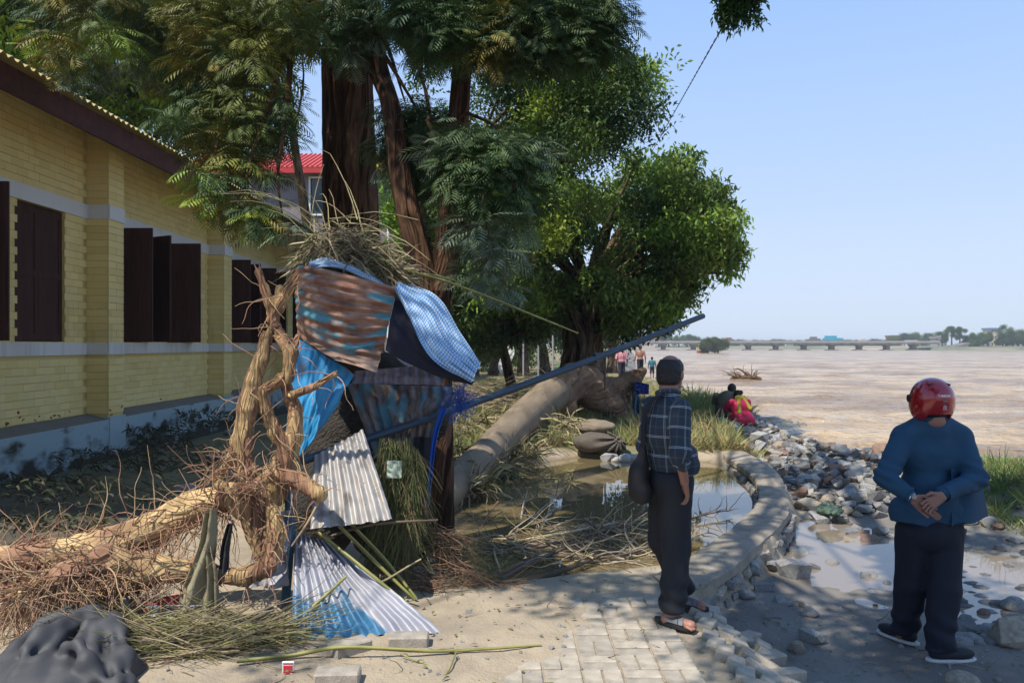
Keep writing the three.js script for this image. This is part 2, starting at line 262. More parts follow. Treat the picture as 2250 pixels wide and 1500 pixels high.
// ---------------------------------------------------------------- paving and loose pavers
const concrete = [[.43, .385, .315], [.38, .34, .285], [.46, .41, .335]].map(c => std({ color: c, map: re(T.stone, 3, 3), bumpMap: re(T.grainB, 8, 8), bumpScale: .0025, roughness: .92 }));
const greyBlock = [[.36, .36, .355], [.42, .415, .40], [.31, .31, .31], [.47, .455, .42]].map(c => std({ color: c, map: re(T.stone, 3, 3), bumpMap: re(T.grainB, 8, 8), bumpScale: .003, roughness: .93 }));
const paverGeo = chamfer(.196, .08, .096, .006), blockGeo = chamfer(.2, .075, .1, .007);
{
  const pav = new THREE.Group(); pav.name = 'paving'; pav.userData.kind = 'structure'; scene.add(pav);
  const s = .208, r = rng(7);
  for (let i = -6; i < 6; i++) for (let j = 0; j < 11; j++) {
    const cx = i * s + .06, cz = -3.45 - j * s;
    if (cx > piece(edgeX, -cz) - .12 + .05 * Math.sin(j * 1.7) || cx < -.75) continue;
    if (cx < -.2 + (j - 5) * .09 - .5) continue;
    for (const o of [-.052, .052]) {
      const m = mesh('brick', paverGeo, pick(concrete, r), pav), hor = (i + j) & 1;
      m.position.set(cx + (hor ? 0 : o), -.04 + rr(-.004, .003, r), cz + (hor ? o : 0)); m.rotation.set(rr(-.012, .012, r), (hor ? 0 : Math.PI / 2) + rr(-.015, .015, r), rr(-.012, .012, r));
    }
  }
  // pavers that slid off the broken edge, lying down to the sand
  const slid = []; const r2 = rng(31);
  for (let q = 0; q < 11; q++) { const t = q / 10; slid.push([lerp(1.19, 1.21, t) + .02 * Math.sin(q), -.03, lerp(-5.55, -4.05, t), 1.25 + rr(-.12, .12, r2), -.22 + rr(-.1, .1, r2)]); }
  for (let q = 0; q < 12; q++) { const t = q / 11; slid.push([lerp(1.32, 1.38, t) + rr(-.02, .02, r2), -.075, lerp(-5.5, -3.9, t), 1.2 + rr(-.3, .3, r2), -.42 + rr(-.16, .16, r2)]); }
  for (let q = 0; q < 14; q++) { const t = q / 13; slid.push([lerp(1.45, 1.55, t) + rr(-.05, .05, r2), -.125, lerp(-5.2, -3.6, t), rr(0, 3, r2), -.3 + rr(-.25, .25, r2)]); }
  for (let q = 0; q < 12; q++) { const t = q / 11; slid.push([lerp(1.62, 1.75, t) + rr(-.1, .1, r2), -.165, lerp(-4.5, -3.5, t) + rr(-.05, .05, r2), rr(0, 3, r2), rr(-.3, .3, r2)]); }
  const ord = ['first', 'second', 'third', 'fourth', 'fifth', 'sixth', 'seventh', 'eighth', 'ninth', 'tenth', 'eleventh', 'twelfth', 'thirteenth', 'fourteenth'];
  const rowOf = i => i < 11 ? [i, 'the row tipping off the paving'] : i < 23 ? [i - 11, 'the second row below the paving'] : i < 37 ? [i - 23, 'the third row down'] : [i - 37, 'the outermost row'];
  for (const [i, [x, y, z, yaw, roll]] of slid.entries()) { const m = mesh('loose_paver', blockGeo, pick(concrete, r2)); m.rotation.set(rr(-.12, .12, r2), yaw, roll, 'ZYX'); m.position.set(x, y + rr(-.012, .012, r2), z); tag(m, `concrete paver, ${ord[rowOf(i)[0]]} from the kerb wall in ${rowOf(i)[1]}`, 'paver', 'pavers slipping off the paving edge'); }
}
// ---------------------------------------------------------------- curved kerb wall round the pond
{
  const wl = thing('kerb_wall', 'curved low stone wall with flat cement top around the pond', 'wall', null);
  const inner = [[1.04, -6.21], [1.28, -6.53], [1.75, -7.3], [2.2, -8.1], [2.56, -8.85], [2.72, -9.24], [2.95, -10.04], [3.13, -11.04], [3.25, -12.85]], outer = [[1.10, -5.68], [1.4, -5.97], [2.16, -7.21], [2.6, -8.0], [2.93, -8.75], [3.06, -9.3], [3.3, -10.0], [3.62, -11.44], [3.77, -13.6]];
  const ci = new THREE.CatmullRomCurve3(inner.map(p => V(p[0], 0, p[1]))), co = new THREE.CatmullRomCurve3(outer.map(p => V(p[0], 0, p[1])));
  const N = 150, a = new Acc(), cap = (t, s) => ci.getPoint(t).lerp(co.getPoint(t), .12 + .88 * s);
  const prof = [[.06, -.085], [-.03, -.06], [-.02, .006], [.02, .02], [.25, .024], [.5, .026], [.75, .024], [.98, .018], [1.03, .004], [1.04, -.06], [.94, -.085]];
  { const B = new Acc(); for (let i = 0; i <= N; i++) for (const [s, y] of [[.04, -.6], [.04, -.08], [.96, -.08], [.96, -.6]]) { const q = cap(i / N, s); B.v(q.x, y, q.z, s + y, i / N * 8.4); } for (let i = 0; i < N; i++) for (let k = 0; k < 3; k++) B.quad(i * 4 + k, i * 4 + k + 1, i * 4 + k + 5, i * 4 + k + 4); mesh('core', toCreasedNormals(B.geo(), .6), std({ color: [.17, .15, .125], map: re(T.stone, 2, 2), bumpMap: re(T.grainB, 3, 3), bumpScale: .02 }), wl); }
  for (let i = 0; i <= N; i++) for (const [k, [s, y]] of prof.entries()) {
    const t = i / N, e = k > 0 && k < 10 ? 1 : 0, q0 = cap(t, .5);
    const edge = Math.abs(s - .5) > .4, q = cap(t, s + (edge ? .10 * e * fb(t * 30, k < 5 ? 1 : 9, 4, 3) : 0));
    a.v(q.x, y - .012 + (e ? .012 * fb(q.x * 3, q.z * 3, 0, 3) : 0), q.z, s * .42, t * 8.4);
  }
  const w = prof.length; for (let i = 0; i < N; i++) for (let k = 0; k < w - 1; k++) a.quad(i * w + k, i * w + k + 1, (i + 1) * w + k + 1, (i + 1) * w + k);
  mesh('coping', toCreasedNormals(a.geo(), .7), std({ color: [.35, .305, .24], map: re(T.stone, 1.4, 1.4), bumpMap: re(T.sandB, 2, 2), bumpScale: .012 }), wl);
  const r = rng(91), rocks = [...Array(7)].map((_, i) => hullRock(300 + i, 16, 1, .7, .6, .75));
  const stoneM = [[.34, .32, .29], [.27, .26, .245], [.40, .37, .32]].map(c => std({ color: c, map: re(T.stone, 2.5, 2.5), bumpMap: T.grainB, bumpScale: .006 }));
  for (let row = 0; row < 3; row++) for (let t = .06; t < .97;) {
    const step = rr(.014, .026, r), q = co.getPoint(t), T_ = co.getTangent(t), m = mesh('stone', pick(rocks, r), pick(stoneM, r), wl);
    m.position.set(q.x - .03 * -T_.z * -1, -.125 - row * .085 + rr(-.012, .012, r), q.z); m.rotation.y = -Math.atan2(T_.z, T_.x) + rr(-.15, .15, r); m.scale.set(step * 9.6, .1 * rr(.85, 1.15, r), .16); t += step;
  }
  for (let t = .3; t < .97;) { const step = rr(.016, .03, r), q = ci.getPoint(t), T_ = ci.getTangent(t), m = mesh('stone', pick(rocks, r), pick(stoneM, r), wl); m.position.set(q.x, -.12 + rr(-.02, .01, r), q.z); m.rotation.y = -Math.atan2(T_.z, T_.x); m.scale.set(step * 8.5, .13, .14); t += step; }
}
// ---------------------------------------------------------------- yellow brick building
{
  const XW = -6, XP = -5.69, Z0 = -6.6, Z1 = -27.4, TOP = 4.92;
  const b = thing('brick_building', 'long yellow painted brick building with dark brown window shutters', 'building', V(0, 0, 0));
  const stain = texture(512, 512, (u, v) => { const a = tf(u, v, 5, 3, 71, 5), s = tf(u, v, 40, 3, 72, 4); return mixc([.72, .70, .64], [1, 1, 1], clamp(.35 + 1.3 * a - .55 * Math.max(0, s - .55) * 3)); }, { srgb: true });
  const yel = [[.76, .60, .245], [.72, .565, .225], [.78, .63, .27], [.74, .60, .265]].map(c => std({ color: c, map: re(stain, .35, .35), bumpMap: re(T.grainB, 3, 3), bumpScale: .003, roughness: .85 }));
  const joint = std({ color: [.58, .46, .18], map: re(stain, .3, .3), roughness: .95 }), white = std({ color: [.66, .655, .63], map: re(stain, .4, .4), bumpMap: re(T.grainB, 4, 4), bumpScale: .002 });
  const wins = [[7.75, 8.9], [9.95, 11.1], [12.44, 13.6], [14.36, 15.5], [17.1, 18.25], [19.0, 20.15], [21.75, 22.9], [23.7, 24.8]], pil = [[-.1 + 6.98, 7.45], [11.64, 12.09], [16.3, 16.75], [20.95, 21.4], [25.6, 26.05]];
  const SILL = 1.745, LINT = 3.49;
  { // backing wall with openings, side and back walls, floor, ceiling
    const a = new Acc(), x0 = XW - .24, x1 = XW - .008;
    a.box(x0, 0, Z1, x1, SILL, Z0); a.box(x0, LINT, Z1, x1, TOP, Z0);
    let z = Z0; for (const [n, f] of wins) { a.box(x0, SILL, -n, x1, LINT, z); z = -f; } a.box(x0, SILL, Z1, x1, LINT, z);
    a.box(-12, 0, Z0 - .01, x0, TOP, Z0 - .24); a.box(-12, 0, Z1, x0, TOP, Z1 + .24); a.box(-12.2, 0, Z1, -12, TOP, Z0); a.box(-11.9, 4.4, Z1 + .24, x0, 4.48, Z0 - .24); a.box(-12, .5, Z1 + .24, x0, .7, Z0 - .24);
    for (const [n, f] of pil) a.box(XW - .008, .68, -f + .006, XP - .008, TOP, -n - .006);
    mesh('wall', a.geo(), joint, b);
  }
  // bricks: the courses stand proud of the joints
  const L = .235, H = .098, hole = (z, y) => y > SILL - .03 && y < LINT && wins.some(([n, f]) => -z > n - .02 && -z < f + .02), inPil = z => pil.some(([n, f]) => -z > n && -z < f);
  const list = [], r = rng(4), bands = y => y > 1.575 && y < SILL || y > LINT && y < 3.69;
  for (let k = 0, y = .75; y < TOP - .02; y += H, k++) {
    const yt = Math.min(y + H - .006, TOP);
    const cut = [[y + .0, yt]];
    for (let z = Z0 - (k & 1) * L / 2; z > Z1; z -= L) {
      let a = z, c = z - L + .0025; if (a - c < .03) continue;
      const mid = (a + c) / 2, ym = (y + yt) / 2; if (bands(ym)) continue;
      if (inPil(mid)) continue;
      if (hole(mid, ym)) { const w = wins.find(([n, f]) => -mid > n - .02 && -mid < f + .02); if (-a < w[0] - .03) c = -w[0]; else if (-c > w[1] + .03) a = -w[1]; else continue; }
      for (const [n, f] of pil) { if (-a < n && -c > n) c = -n; if (-c > f && -a < f) a = -f; }
      if (a - c > .02) list.push([0, y, yt, a, c]);
    }
    for (const [n, f] of pil) { if (bands((y + yt) / 2)) continue; const half = (f - n) / 2; if (k & 1) list.push([1, y, yt, -n, -n - half + .003], [1, y, yt, -n - half - .003, -f]); else list.push([1, y, yt, -n, -f]); list.push([2, y, yt, -n, XP - XW]); }
  }
  list.sort((a, c) => c[3] - a[3]);
  const near = list.filter(q => q[3] < -9.2), rest = list.filter(q => q[3] >= -9.2); let made = 0; const masses = yel.map(() => new Acc());
  const put = (A, q, ox, oy, oz) => { const [kind, y, yt, a, c] = q, dx = .003 + rr(0, .003, r), wob = () => rr(-.002, .002, r); if (kind === 2) A.box(XW - ox, y - oy, a - oz - .004, XP - .012 - ox, yt - oy, a + .006 - oz); else { const x = kind ? XP : XW; A.box(x - .006 - ox, y + wob() - oy, c - oz, x + dx - ox, yt + wob() - oy, a - oz); } };
  near.forEach(q => { const k = Math.floor(r() * 4); if (made < 300 && q[3] > -17) { if (r() < .34) { const A = new Acc(), cx = q[0] ? XP : XW, cz = q[3]; put(A, q, cx, q[1], cz); mesh('brick', A.geo(), yel[k], b, cx, q[1], cz); made++; return; } } put(masses[k], q, 0, 0, 0); });
  rest.forEach(q => put(masses[Math.floor(r() * 4)], q, 0, 0, 0));
  masses.forEach((A, k) => { const m = mesh('brickwork', A.geo(), yel[k], b); m.userData.kind = 'stuff'; });
  { // white lintel and sill bands
    const segs = []; let z = Z0; for (const [n, f] of pil) { segs.push([z, -n, XW]); segs.push([-n, -f, XP]); z = -f; } segs.push([z, Z1, XW]);
    for (const [a, c, x] of segs) { mesh('lintel_band', new Acc().box(x - .008, LINT, c + (x === XW ? 0 : -.004), x + .022, 3.69, a + (x === XW ? 0 : .004)).geo(), white, b); }
    for (const [a, c, x] of segs) { mesh('sill_band', new Acc().box(x - .008, 1.58, c + (x === XW ? 0 : -.004), x + .016, SILL, a + (x === XW ? 0 : .004)).geo(), white, b); }
    for (const [n] of pil) for (const [y0, y1] of [[LINT, 3.69], [1.58, SILL]]) mesh('band_return', new Acc().box(XW, y0 + .001, -n - .004, XP - .012, y1 - .001, -n + .016).geo(), white, b);
    for (const [n, f] of wins) { const A = new Acc(); A.box(XW - .238, SILL, -f - .001, XW - .0, SILL + .012, -n + .001); A.box(XW - .24, SILL, -f - .005, XW - .002, LINT, -f + .012); mesh('window_reveal', A.geo(), yel[0], b); }
  }
  { // plinth with sloping ledge
    const A = new Acc(), pts = [[XW + .02, .744], [XP + .01, .667], [XP + .012, .64], [XP + .012, -.2]];
    const n = 60; for (let i = 0; i <= n; i++) { const z = lerp(Z0, Z1, i / n); for (const [x, y] of pts) A.v(x + .012 * fb(z * 2, y * 4), y + .012 * fb(z * 3, x), z, z, x * 1 + y); }
    const flat = new Acc(); for (const [row, dst] of [[0, 0], [1, 1], [2, 1]]) for (let i = 0; i < n; i++) { const o = i * 4 + row; (dst ? A : flat).i.push(o, o + 1, o + 5, o, o + 5, o + 4); }
    flat.p = A.p; flat.t = A.t;
    mesh('ledge', flat.geo(), std({ color: [.20, .185, .16], map: re(T.sand, 1, 1), bumpMap: re(T.sandB, 2, 2), bumpScale: .01 }), b);
    const pt = texture(512, 256, (u, v) => { const y = v, a = tf(u, v, 24, 6, 81, 5), c = tf(u, v, 70, 4, 86, 3), m = clamp((a * 1.4 + c * .5 - .02 - y * 1.15) * 2.6); return mixc([.30, .40, .44], [.035, .037, .028], m); }, { srgb: true });
    // uv: u along the wall, v up the face
    const PG = A.geo(), uv = PG.attributes.uv, po = PG.attributes.position; for (let i = 0; i < po.count; i++) uv.setXY(i, po.getZ(i) / 9, clamp((po.getY(i) - .18) / .5, .01, .99)); 
    mesh('plinth', PG, std({ map: pt, bumpMap: re(T.grainB, 40, 4), bumpScale: .004 }), b);
    for (const [pn, pf] of pil) mesh('pilaster_foot', new Acc().box(XW, .2, -pf - .01, XP + .03, .70, -pn + .012).geo(), std({ color: [.33, .43, .47], map: re(stain, .8, .8) }), b);
  }
  { const cr = rng(66), cm = std({ color: [.30, .085, .05], map: re(T.stone, 4, 4) }), cg = [0, 1, 2].map(i => hullRock(900 + i, 12, 1, 1, 1, .5)); // spalled paint showing red brick near the ledge
    for (let i = 0; i < 22; i++) { const z = -9.3 - 9 * cr() * cr(), m = mesh('paint_chip', cg[i % 3], cm, b); if (inPil(z)) { m.position.set(XP + .006, .70 + .12 * cr(), z); } else m.position.set(XW + .006, .77 + .16 * cr() * cr(), z); m.scale.set(.012, rr(.015, .045, cr), rr(.03, .09, cr)); m.rotation.x = rr(-.4, .4, cr); } }
  // shutters
  const sm = std({ color: [.062, .018, .012], map: re(T.wood, 2, .6), bumpMap: re(T.woodB, 2, .6), bumpScale: .002, roughness: .85 });
  const leafGeo = w => { const A = new Acc(), h = LINT - SILL - .03, t = .032; A.box(0, 0, -t / 2, .075, h, t / 2); A.box(w - .075, 0, -t / 2, w, h, t / 2); A.box(.075, 0, -t / 2, w - .075, .1, t / 2); A.box(.075, h - .1, -t / 2, w - .075, h, t / 2); A.box(.075, h * .5 - .045, -t / 2, w - .075, h * .5 + .045, t / 2); A.box(.075, .1, -.007, w - .075, h * .5 - .045, .007); A.box(.075, h * .5 + .045, -.007, w - .075, h - .1, .007); return A.geo(); };
  const LG = leafGeo(.565), knob = new Acc().box(.52, .8, .016, .535, .95, .035).geo();
  const open = [[100, 92], [0, 0], [90, 60], [90, 32], [88, 64], [93, 70], [90, 60], [88, 60]];
  wins.forEach(([n, f], i) => {
    const A = new Acc(), fx = XW - .09; A.box(fx - .05, SILL + .012, -n - .05, fx, LINT, -n); A.box(fx - .05, SILL + .012, -f, fx, LINT, -f + .05); A.box(fx - .05, LINT - .05, -f + .05, fx, LINT, -n - .05); A.box(fx - .05, SILL + .012, -f + .05, fx, SILL + .06, -n - .05);
    for (let k = 1; k < 6; k++) A.tube([V(fx - .03, SILL + .05, -n - k * (f - n) / 6), V(fx - .03, LINT - .04, -n - k * (f - n) / 6)], .007, { n: 1, seg: 5 });
    const w = mesh('window', A.geo(), sm, b);
    const closed = i === 1, hx = closed ? XW - .06 : XW + .012;
    [[n, open[i][0], 1], [f, open[i][1], -1]].forEach(([zz, deg, dir]) => { const s = mesh('shutter', LG, sm, w); s.position.set(hx, SILL + .018, -zz - dir * (closed ? .012 : .02)); s.rotation.y = dir > 0 ? Math.PI / 2 - deg * Math.PI / 180 : -Math.PI / 2 + deg * Math.PI / 180; const a = closed ? 0 : deg * Math.PI / 180; });
  });
  { // eaves: fascia, soffit, corrugated roof
    const fm = std({ color: [.10, .028, .02], map: re(T.wood, .6, 2), roughness: .9 });
    mesh('fascia', new Acc().box(-5.32, 4.37, Z1 - .4, -5.285, 4.66, Z0 + .5).geo(), fm, b);
    for (let k = 0; k < 24; k++) { const z = Z0 - .2 - k * .88; mesh('rafter', new Acc().sheet(1, 1, (u, v) => V(lerp(-6.3, -5.33, u), lerp(5.06, 4.72, u) - .03 - .1 * v, z), .05).geo(), fm, b); }
    const ridge = -9.6, rise = 1.5, sheetM = std({ color: [.47, .38, .16], map: re(stain, .5, .5), roughness: .7 }), nz = 520, A = new Acc();
    A.sheet(8, nz, (u, v) => V(lerp(-5.2, ridge, u), 4.70 + rise * u + .024 * Math.sin(v * Math.PI * 2 * 150), lerp(Z0 + .5, Z1 - .4, v)), .006);
    const A2 = new Acc(); A2.sheet(4, nz / 2, (u, v) => V(lerp(ridge, -13.2, u), 4.70 + rise * (1 - u) + .024 * Math.sin(v * Math.PI * 2 * 75), lerp(Z0 + .5, Z1 - .4, v)), .006);
    mesh('roof_sheet', A.geo(), sheetM, b); mesh('roof_sheet', A2.geo(), sheetM, b);
    mesh('gable', new Acc().sheet(1, 1, (u, v) => V(u < .5 ? (v < .5 ? ridge : -12) : (v < .5 ? ridge + .01 : -6), v < .5 ? 4.6 + rise : 4.44, Z0 - .12), .1).geo(false), joint, b);
    mesh('gable', new Acc().sheet(1, 1, (u, v) => V(u < .5 ? (v < .5 ? ridge : -12) : (v < .5 ? ridge + .01 : -6), v < .5 ? 4.6 + rise : 4.44, Z1 + .12), .1).geo(false), joint, b);
  }
}
// ---------------------------------------------------------------- grey house with red roof behind the trees
{
  const Z = -34, b = thing('red_roof_house', 'grey plastered house with bright red ribbed metal roof behind trees', 'house', V(0, 0, 0));
  const X = px => (px - 1125) / F * 34, Y = py => EYE - (py - HORIZON) / F * 34, wallM = std({ color: [.27, .25, .27], map: re(T.stone, .25, .25), bumpMap: T.grainB, bumpScale: .004 });
  const x0 = X(420), x1 = X(856), y1 = Y(372), ws = [[X(516), X(548), Y(432), Y(398)], [X(682), X(742), Y(470), Y(392)], [X(790), X(815), Y(470), Y(392)]];
  const A = new Acc(); let x = x0; for (const [a, c, lo, hi] of ws) { A.box(x, 0, Z - 7, a, y1, Z); A.box(a, 0, Z - .25, c, lo, Z); A.box(a, hi, Z - .25, c, y1, Z); A.box(a, lo, Z - 7, c, hi, Z - 1); x = c; } A.box(x, 0, Z - 7, x1, y1, Z); mesh('wall', A.geo(), wallM, b);
  const wf = std({ color: [.75, .77, .78], roughness: .5 }), gl = phys({ color: [.05, .08, .10], roughness: .05 });
  for (const [a, c, lo, hi] of ws) { const w = mesh('window', new Acc().box(a - .07, lo - .07, Z, a, hi + .07, Z + .05).box(c, lo - .07, Z, c + .07, hi + .07, Z + .05).box(a, hi, Z, c, hi + .07, Z + .05).box(a, lo - .07, Z, c, lo, Z + .05).box((a + c) / 2 - .03, lo, Z - .1, (a + c) / 2 + .03, hi, Z + .03).geo(), wf, b); mesh('pane', new Acc().box(a, lo, Z - .09, (a + c) / 2 - .03, hi, Z - .08).geo(), gl, w); mesh('pane', new Acc().box((a + c) / 2 + .03, lo, Z - .09, c, hi, Z - .08).geo(), gl, w); }
  mesh('downpipe', tubeGeo([V(x1 - .05, 2, Z + .08), V(x1 - .05, y1, Z + .08)], .05, { n: 1, seg: 8 }), wf, b);
  const red = std({ color: [.56, .085, .07], roughness: .45 }), rd = 2.8;
  const roof = mesh('roof', new Acc().sheet(2, 2, (u, v) => V(lerp(x0 - .3, x1 + .45, u), lerp(y1 + 1.25, y1 - .02, v), lerp(Z - rd, Z + .55, v)), .03).geo(), red, b);
  for (let k = 0; k < 44; k++) { const xx = lerp(x0 - .25, x1 + .4, k / 43); mesh('roof_rib', new Acc().sheet(1, 2, (u, v) => V(xx + (u - .5) * .05, lerp(y1 + 1.25, y1 - .02, v) + .045, lerp(Z - rd, Z + .55, v)), .07).geo(), red, roof); }
  mesh('fascia', new Acc().box(x0 - .3, y1 - .25, Z + .50, x1 + .45, y1 - .01, Z + .54).geo(), std({ color: [.45, .03, .03], roughness: .5 }), b);
}
// ---------------------------------------------------------------- trees
const mixl = (...l) => l.flat();
const leafMat = (rough = .5, tr = .3) => phys({ color: 0xffffff, roughness: rough, transmission: tr, thickness: 0, ior: 1.4, specularIntensity: .45 });
const LEAF = leafMat(.5, .42), FROND = leafMat(.5, .35);
function leafAt(a, o, dir, up, len, wid, fold = .25) { // one folded lance of 4 faces
  const s = dir.clone().cross(up).normalize(), m = o.clone().addScaledVector(dir, len * .45), t = o.clone().addScaledVector(dir, len).addScaledVector(up, -len * .12), l = m.clone().addScaledVector(s, wid / 2).addScaledVector(up, wid * fold), r = m.clone().addScaledVector(s, -wid / 2).addScaledVector(up, wid * fold);
  const i = [o, l, t, m, o, m, t, r].map((p, k) => a.v(p.x, p.y, p.z, k & 1, k / 8)); a.tri(i[0], i[1], i[3]); a.tri(i[1], i[2], i[3]); a.tri(i[4], i[5], i[7]); a.tri(i[5], i[6], i[7]);
}
const rdir = (r = R) => { const z = rr(-1, 1, r), a = rr(0, 6.283, r), q = Math.sqrt(1 - z * z); return V(q * Math.cos(a), z, q * Math.sin(a)); };
function clusterGeo(seed, n, rad, len, wid, droop = .3) { const r = rng(seed), a = new Acc(); for (let i = 0; i < n; i++) { const o = rdir(r).multiplyScalar(rad * Math.cbrt(r())), d = rdir(r).add(V(0, -droop, 0)).normalize(), up = V(0, 1, 0).addScaledVector(rdir(r), .6).normalize(); leafAt(a, o, d, up, len * rr(.7, 1.2, r), wid * rr(.8, 1.2, r)); } return a.geo(false); }
function frondGeo(seed, fronds = 5, len = .27) { // ferny leaves radiating from a twig end
  const r = rng(seed), a = new Acc();
  for (let f = 0; f < fronds; f++) {
    const az = f / fronds * 6.283 + rr(-.3, .3, r), el = rr(-.5, .5, r); let d = V(Math.cos(az) * Math.cos(el), Math.sin(el), Math.sin(az) * Math.cos(el)), p = V(0, 0, 0); const L = len * rr(.75, 1.2, r), N = 7;
    for (let k = 0; k < N; k++) {
      d = d.add(V(0, -.12, 0)).normalize(); p = p.clone().addScaledVector(d, L / N);
      const side = d.clone().cross(V(0, 1, 0)).normalize(), up = side.clone().cross(d).normalize(), w = L * .46 * Math.sin(Math.PI * (k + 1.5) / (N + 2));
      for (const s of [-1, 1]) leafAt(a, p, d.clone().multiplyScalar(.85).addScaledVector(side, s * .75).addScaledVector(up, -.18).normalize(), up, w, w * .15, .1);
    }
    leafAt(a, p, d, V(0, 1, 0), L * .2, L * .03);
  }
  return a.geo(false);
}
const CL = { broad: [1, 2, 3].map(s => clusterGeo(s, 20, .30, .17, .07)), big: [4, 5].map(s => clusterGeo(s, 34, .50, .19, .085)), small: [6, 7].map(s => clusterGeo(s, 26, .22, .085, .036)), tiny: [16].map(s => clusterGeo(s, 22, .075, .05, .019, .9)), frond: [8, 9, 10].map(s => frondGeo(s)) };
const _m = new THREE.Matrix4(), _q = new THREE.Quaternion(), _e = new THREE.Euler(), _c = new THREE.Color();
// clumps: [centre, radius, colour]; leaves spread through each clump, denser near its skin
function crown(parent, clumps, kind, perClump, { size = 1, flat = .75, mat = LEAF, seed = 5, droop = 0, name = 'crown', vary = .35 } = {}) {
  const r = rng(seed), geos = CL[kind];
  geos.forEach((g, gi) => {
    const mine = []; for (const [c, rad, col] of clumps) { const n = Math.round(perClump * (rad * rad) / geos.length); for (let i = 0; i < n; i++) { const o = rdir(r), q = rad * Math.pow(r(), .55) * (1 + .25 * fb(o.x * 2 + c.x, o.y * 2, o.z * 2 + c.z, 2)); mine.push([c.x + o.x * q, c.y + o.y * q * flat - droop * r(), c.z + o.z * q, col]); } }
    if (!mine.length) return;
    const im = shade(new THREE.InstancedMesh(g, mat, mine.length)); im.name = name; im.userData.kind = 'stuff'; parent.add(im);
    mine.forEach(([x, y, z, col], i) => { _e.set(rr(-.5, .5, r), rr(0, 6.283, r), rr(-.5, .5, r)); _q.setFromEuler(_e); const s = size * rr(.7, 1.25, r); _m.compose(V(x, y, z), _q, V(s, s, s)); im.setMatrixAt(i, _m); const k = 1 + rr(-vary, vary, r), y2 = rr(-.12, .12, r); im.setColorAt(i, _c.setRGB(col[0] * k * (1 + y2), col[1] * k, col[2] * k * (1 - y2))); });
    im.instanceMatrix.needsUpdate = true; im.instanceColor.needsUpdate = true;
  });
}
function fillClumps(poly, d0, d1, n, rad, cols, seed) { const r = rng(seed), xs = poly.map(p => p[0]), ys = poly.map(p => p[1]), out = []; let g = 0; while (out.length < n && g++ < 9999) { const x = rr(Math.min(...xs), Math.max(...xs), r), y = rr(Math.min(...ys), Math.max(...ys), r); if (!inPoly(poly, x, y)) continue; const d = rr(d0, d1, r); out.push([P(x, y, d), rad * rr(.7, 1.25, r), pick(cols, r)]); } return out; }
const barkDark = matte({ color: [.15, .088, .056], map: re(T.bark, 1.2, .5), bumpMap: re(T.barkB, 1.2, .5), bumpScale: .035, roughness: .95 });
const barkGrey = matte({ color: [.19, .145, .10], map: re(T.bark, 1, .6), bumpMap: re(T.barkB, 1, .6), bumpScale: .02, roughness: .95 });
function limbs(a, from, clumps, r0, seed) { const r = rng(seed); for (const [c] of clumps) { const f = from[Math.floor(r() * from.length)], m = f.clone().lerp(c, .5).add(V(rr(-.3, .3, r), rr(-.1, .35, r), rr(-.3, .3, r))); a.tube([f, m, c], [r0 * rr(.6, 1, r), r0 * .5, r0 * .18], { n: 7, seg: 5, cap: false }); } }
const DK = [[.07, .125, .04], [.085, .14, .045], [.06, .105, .038]], OL = [[.17, .185, .035], [.13, .165, .035], [.21, .18, .035]], SV = [[.15, .20, .12], [.20, .25, .16]], YG = [[.26, .34, .04], [.22, .32, .045]], GR = [[.11, .175, .03], [.14, .21, .04], [.08, .135, .028]], BR = [[.24, .36, .04], [.20, .32, .04]], DG = [[.04, .085, .022], [.05, .10, .025], [.065, .12, .028]];
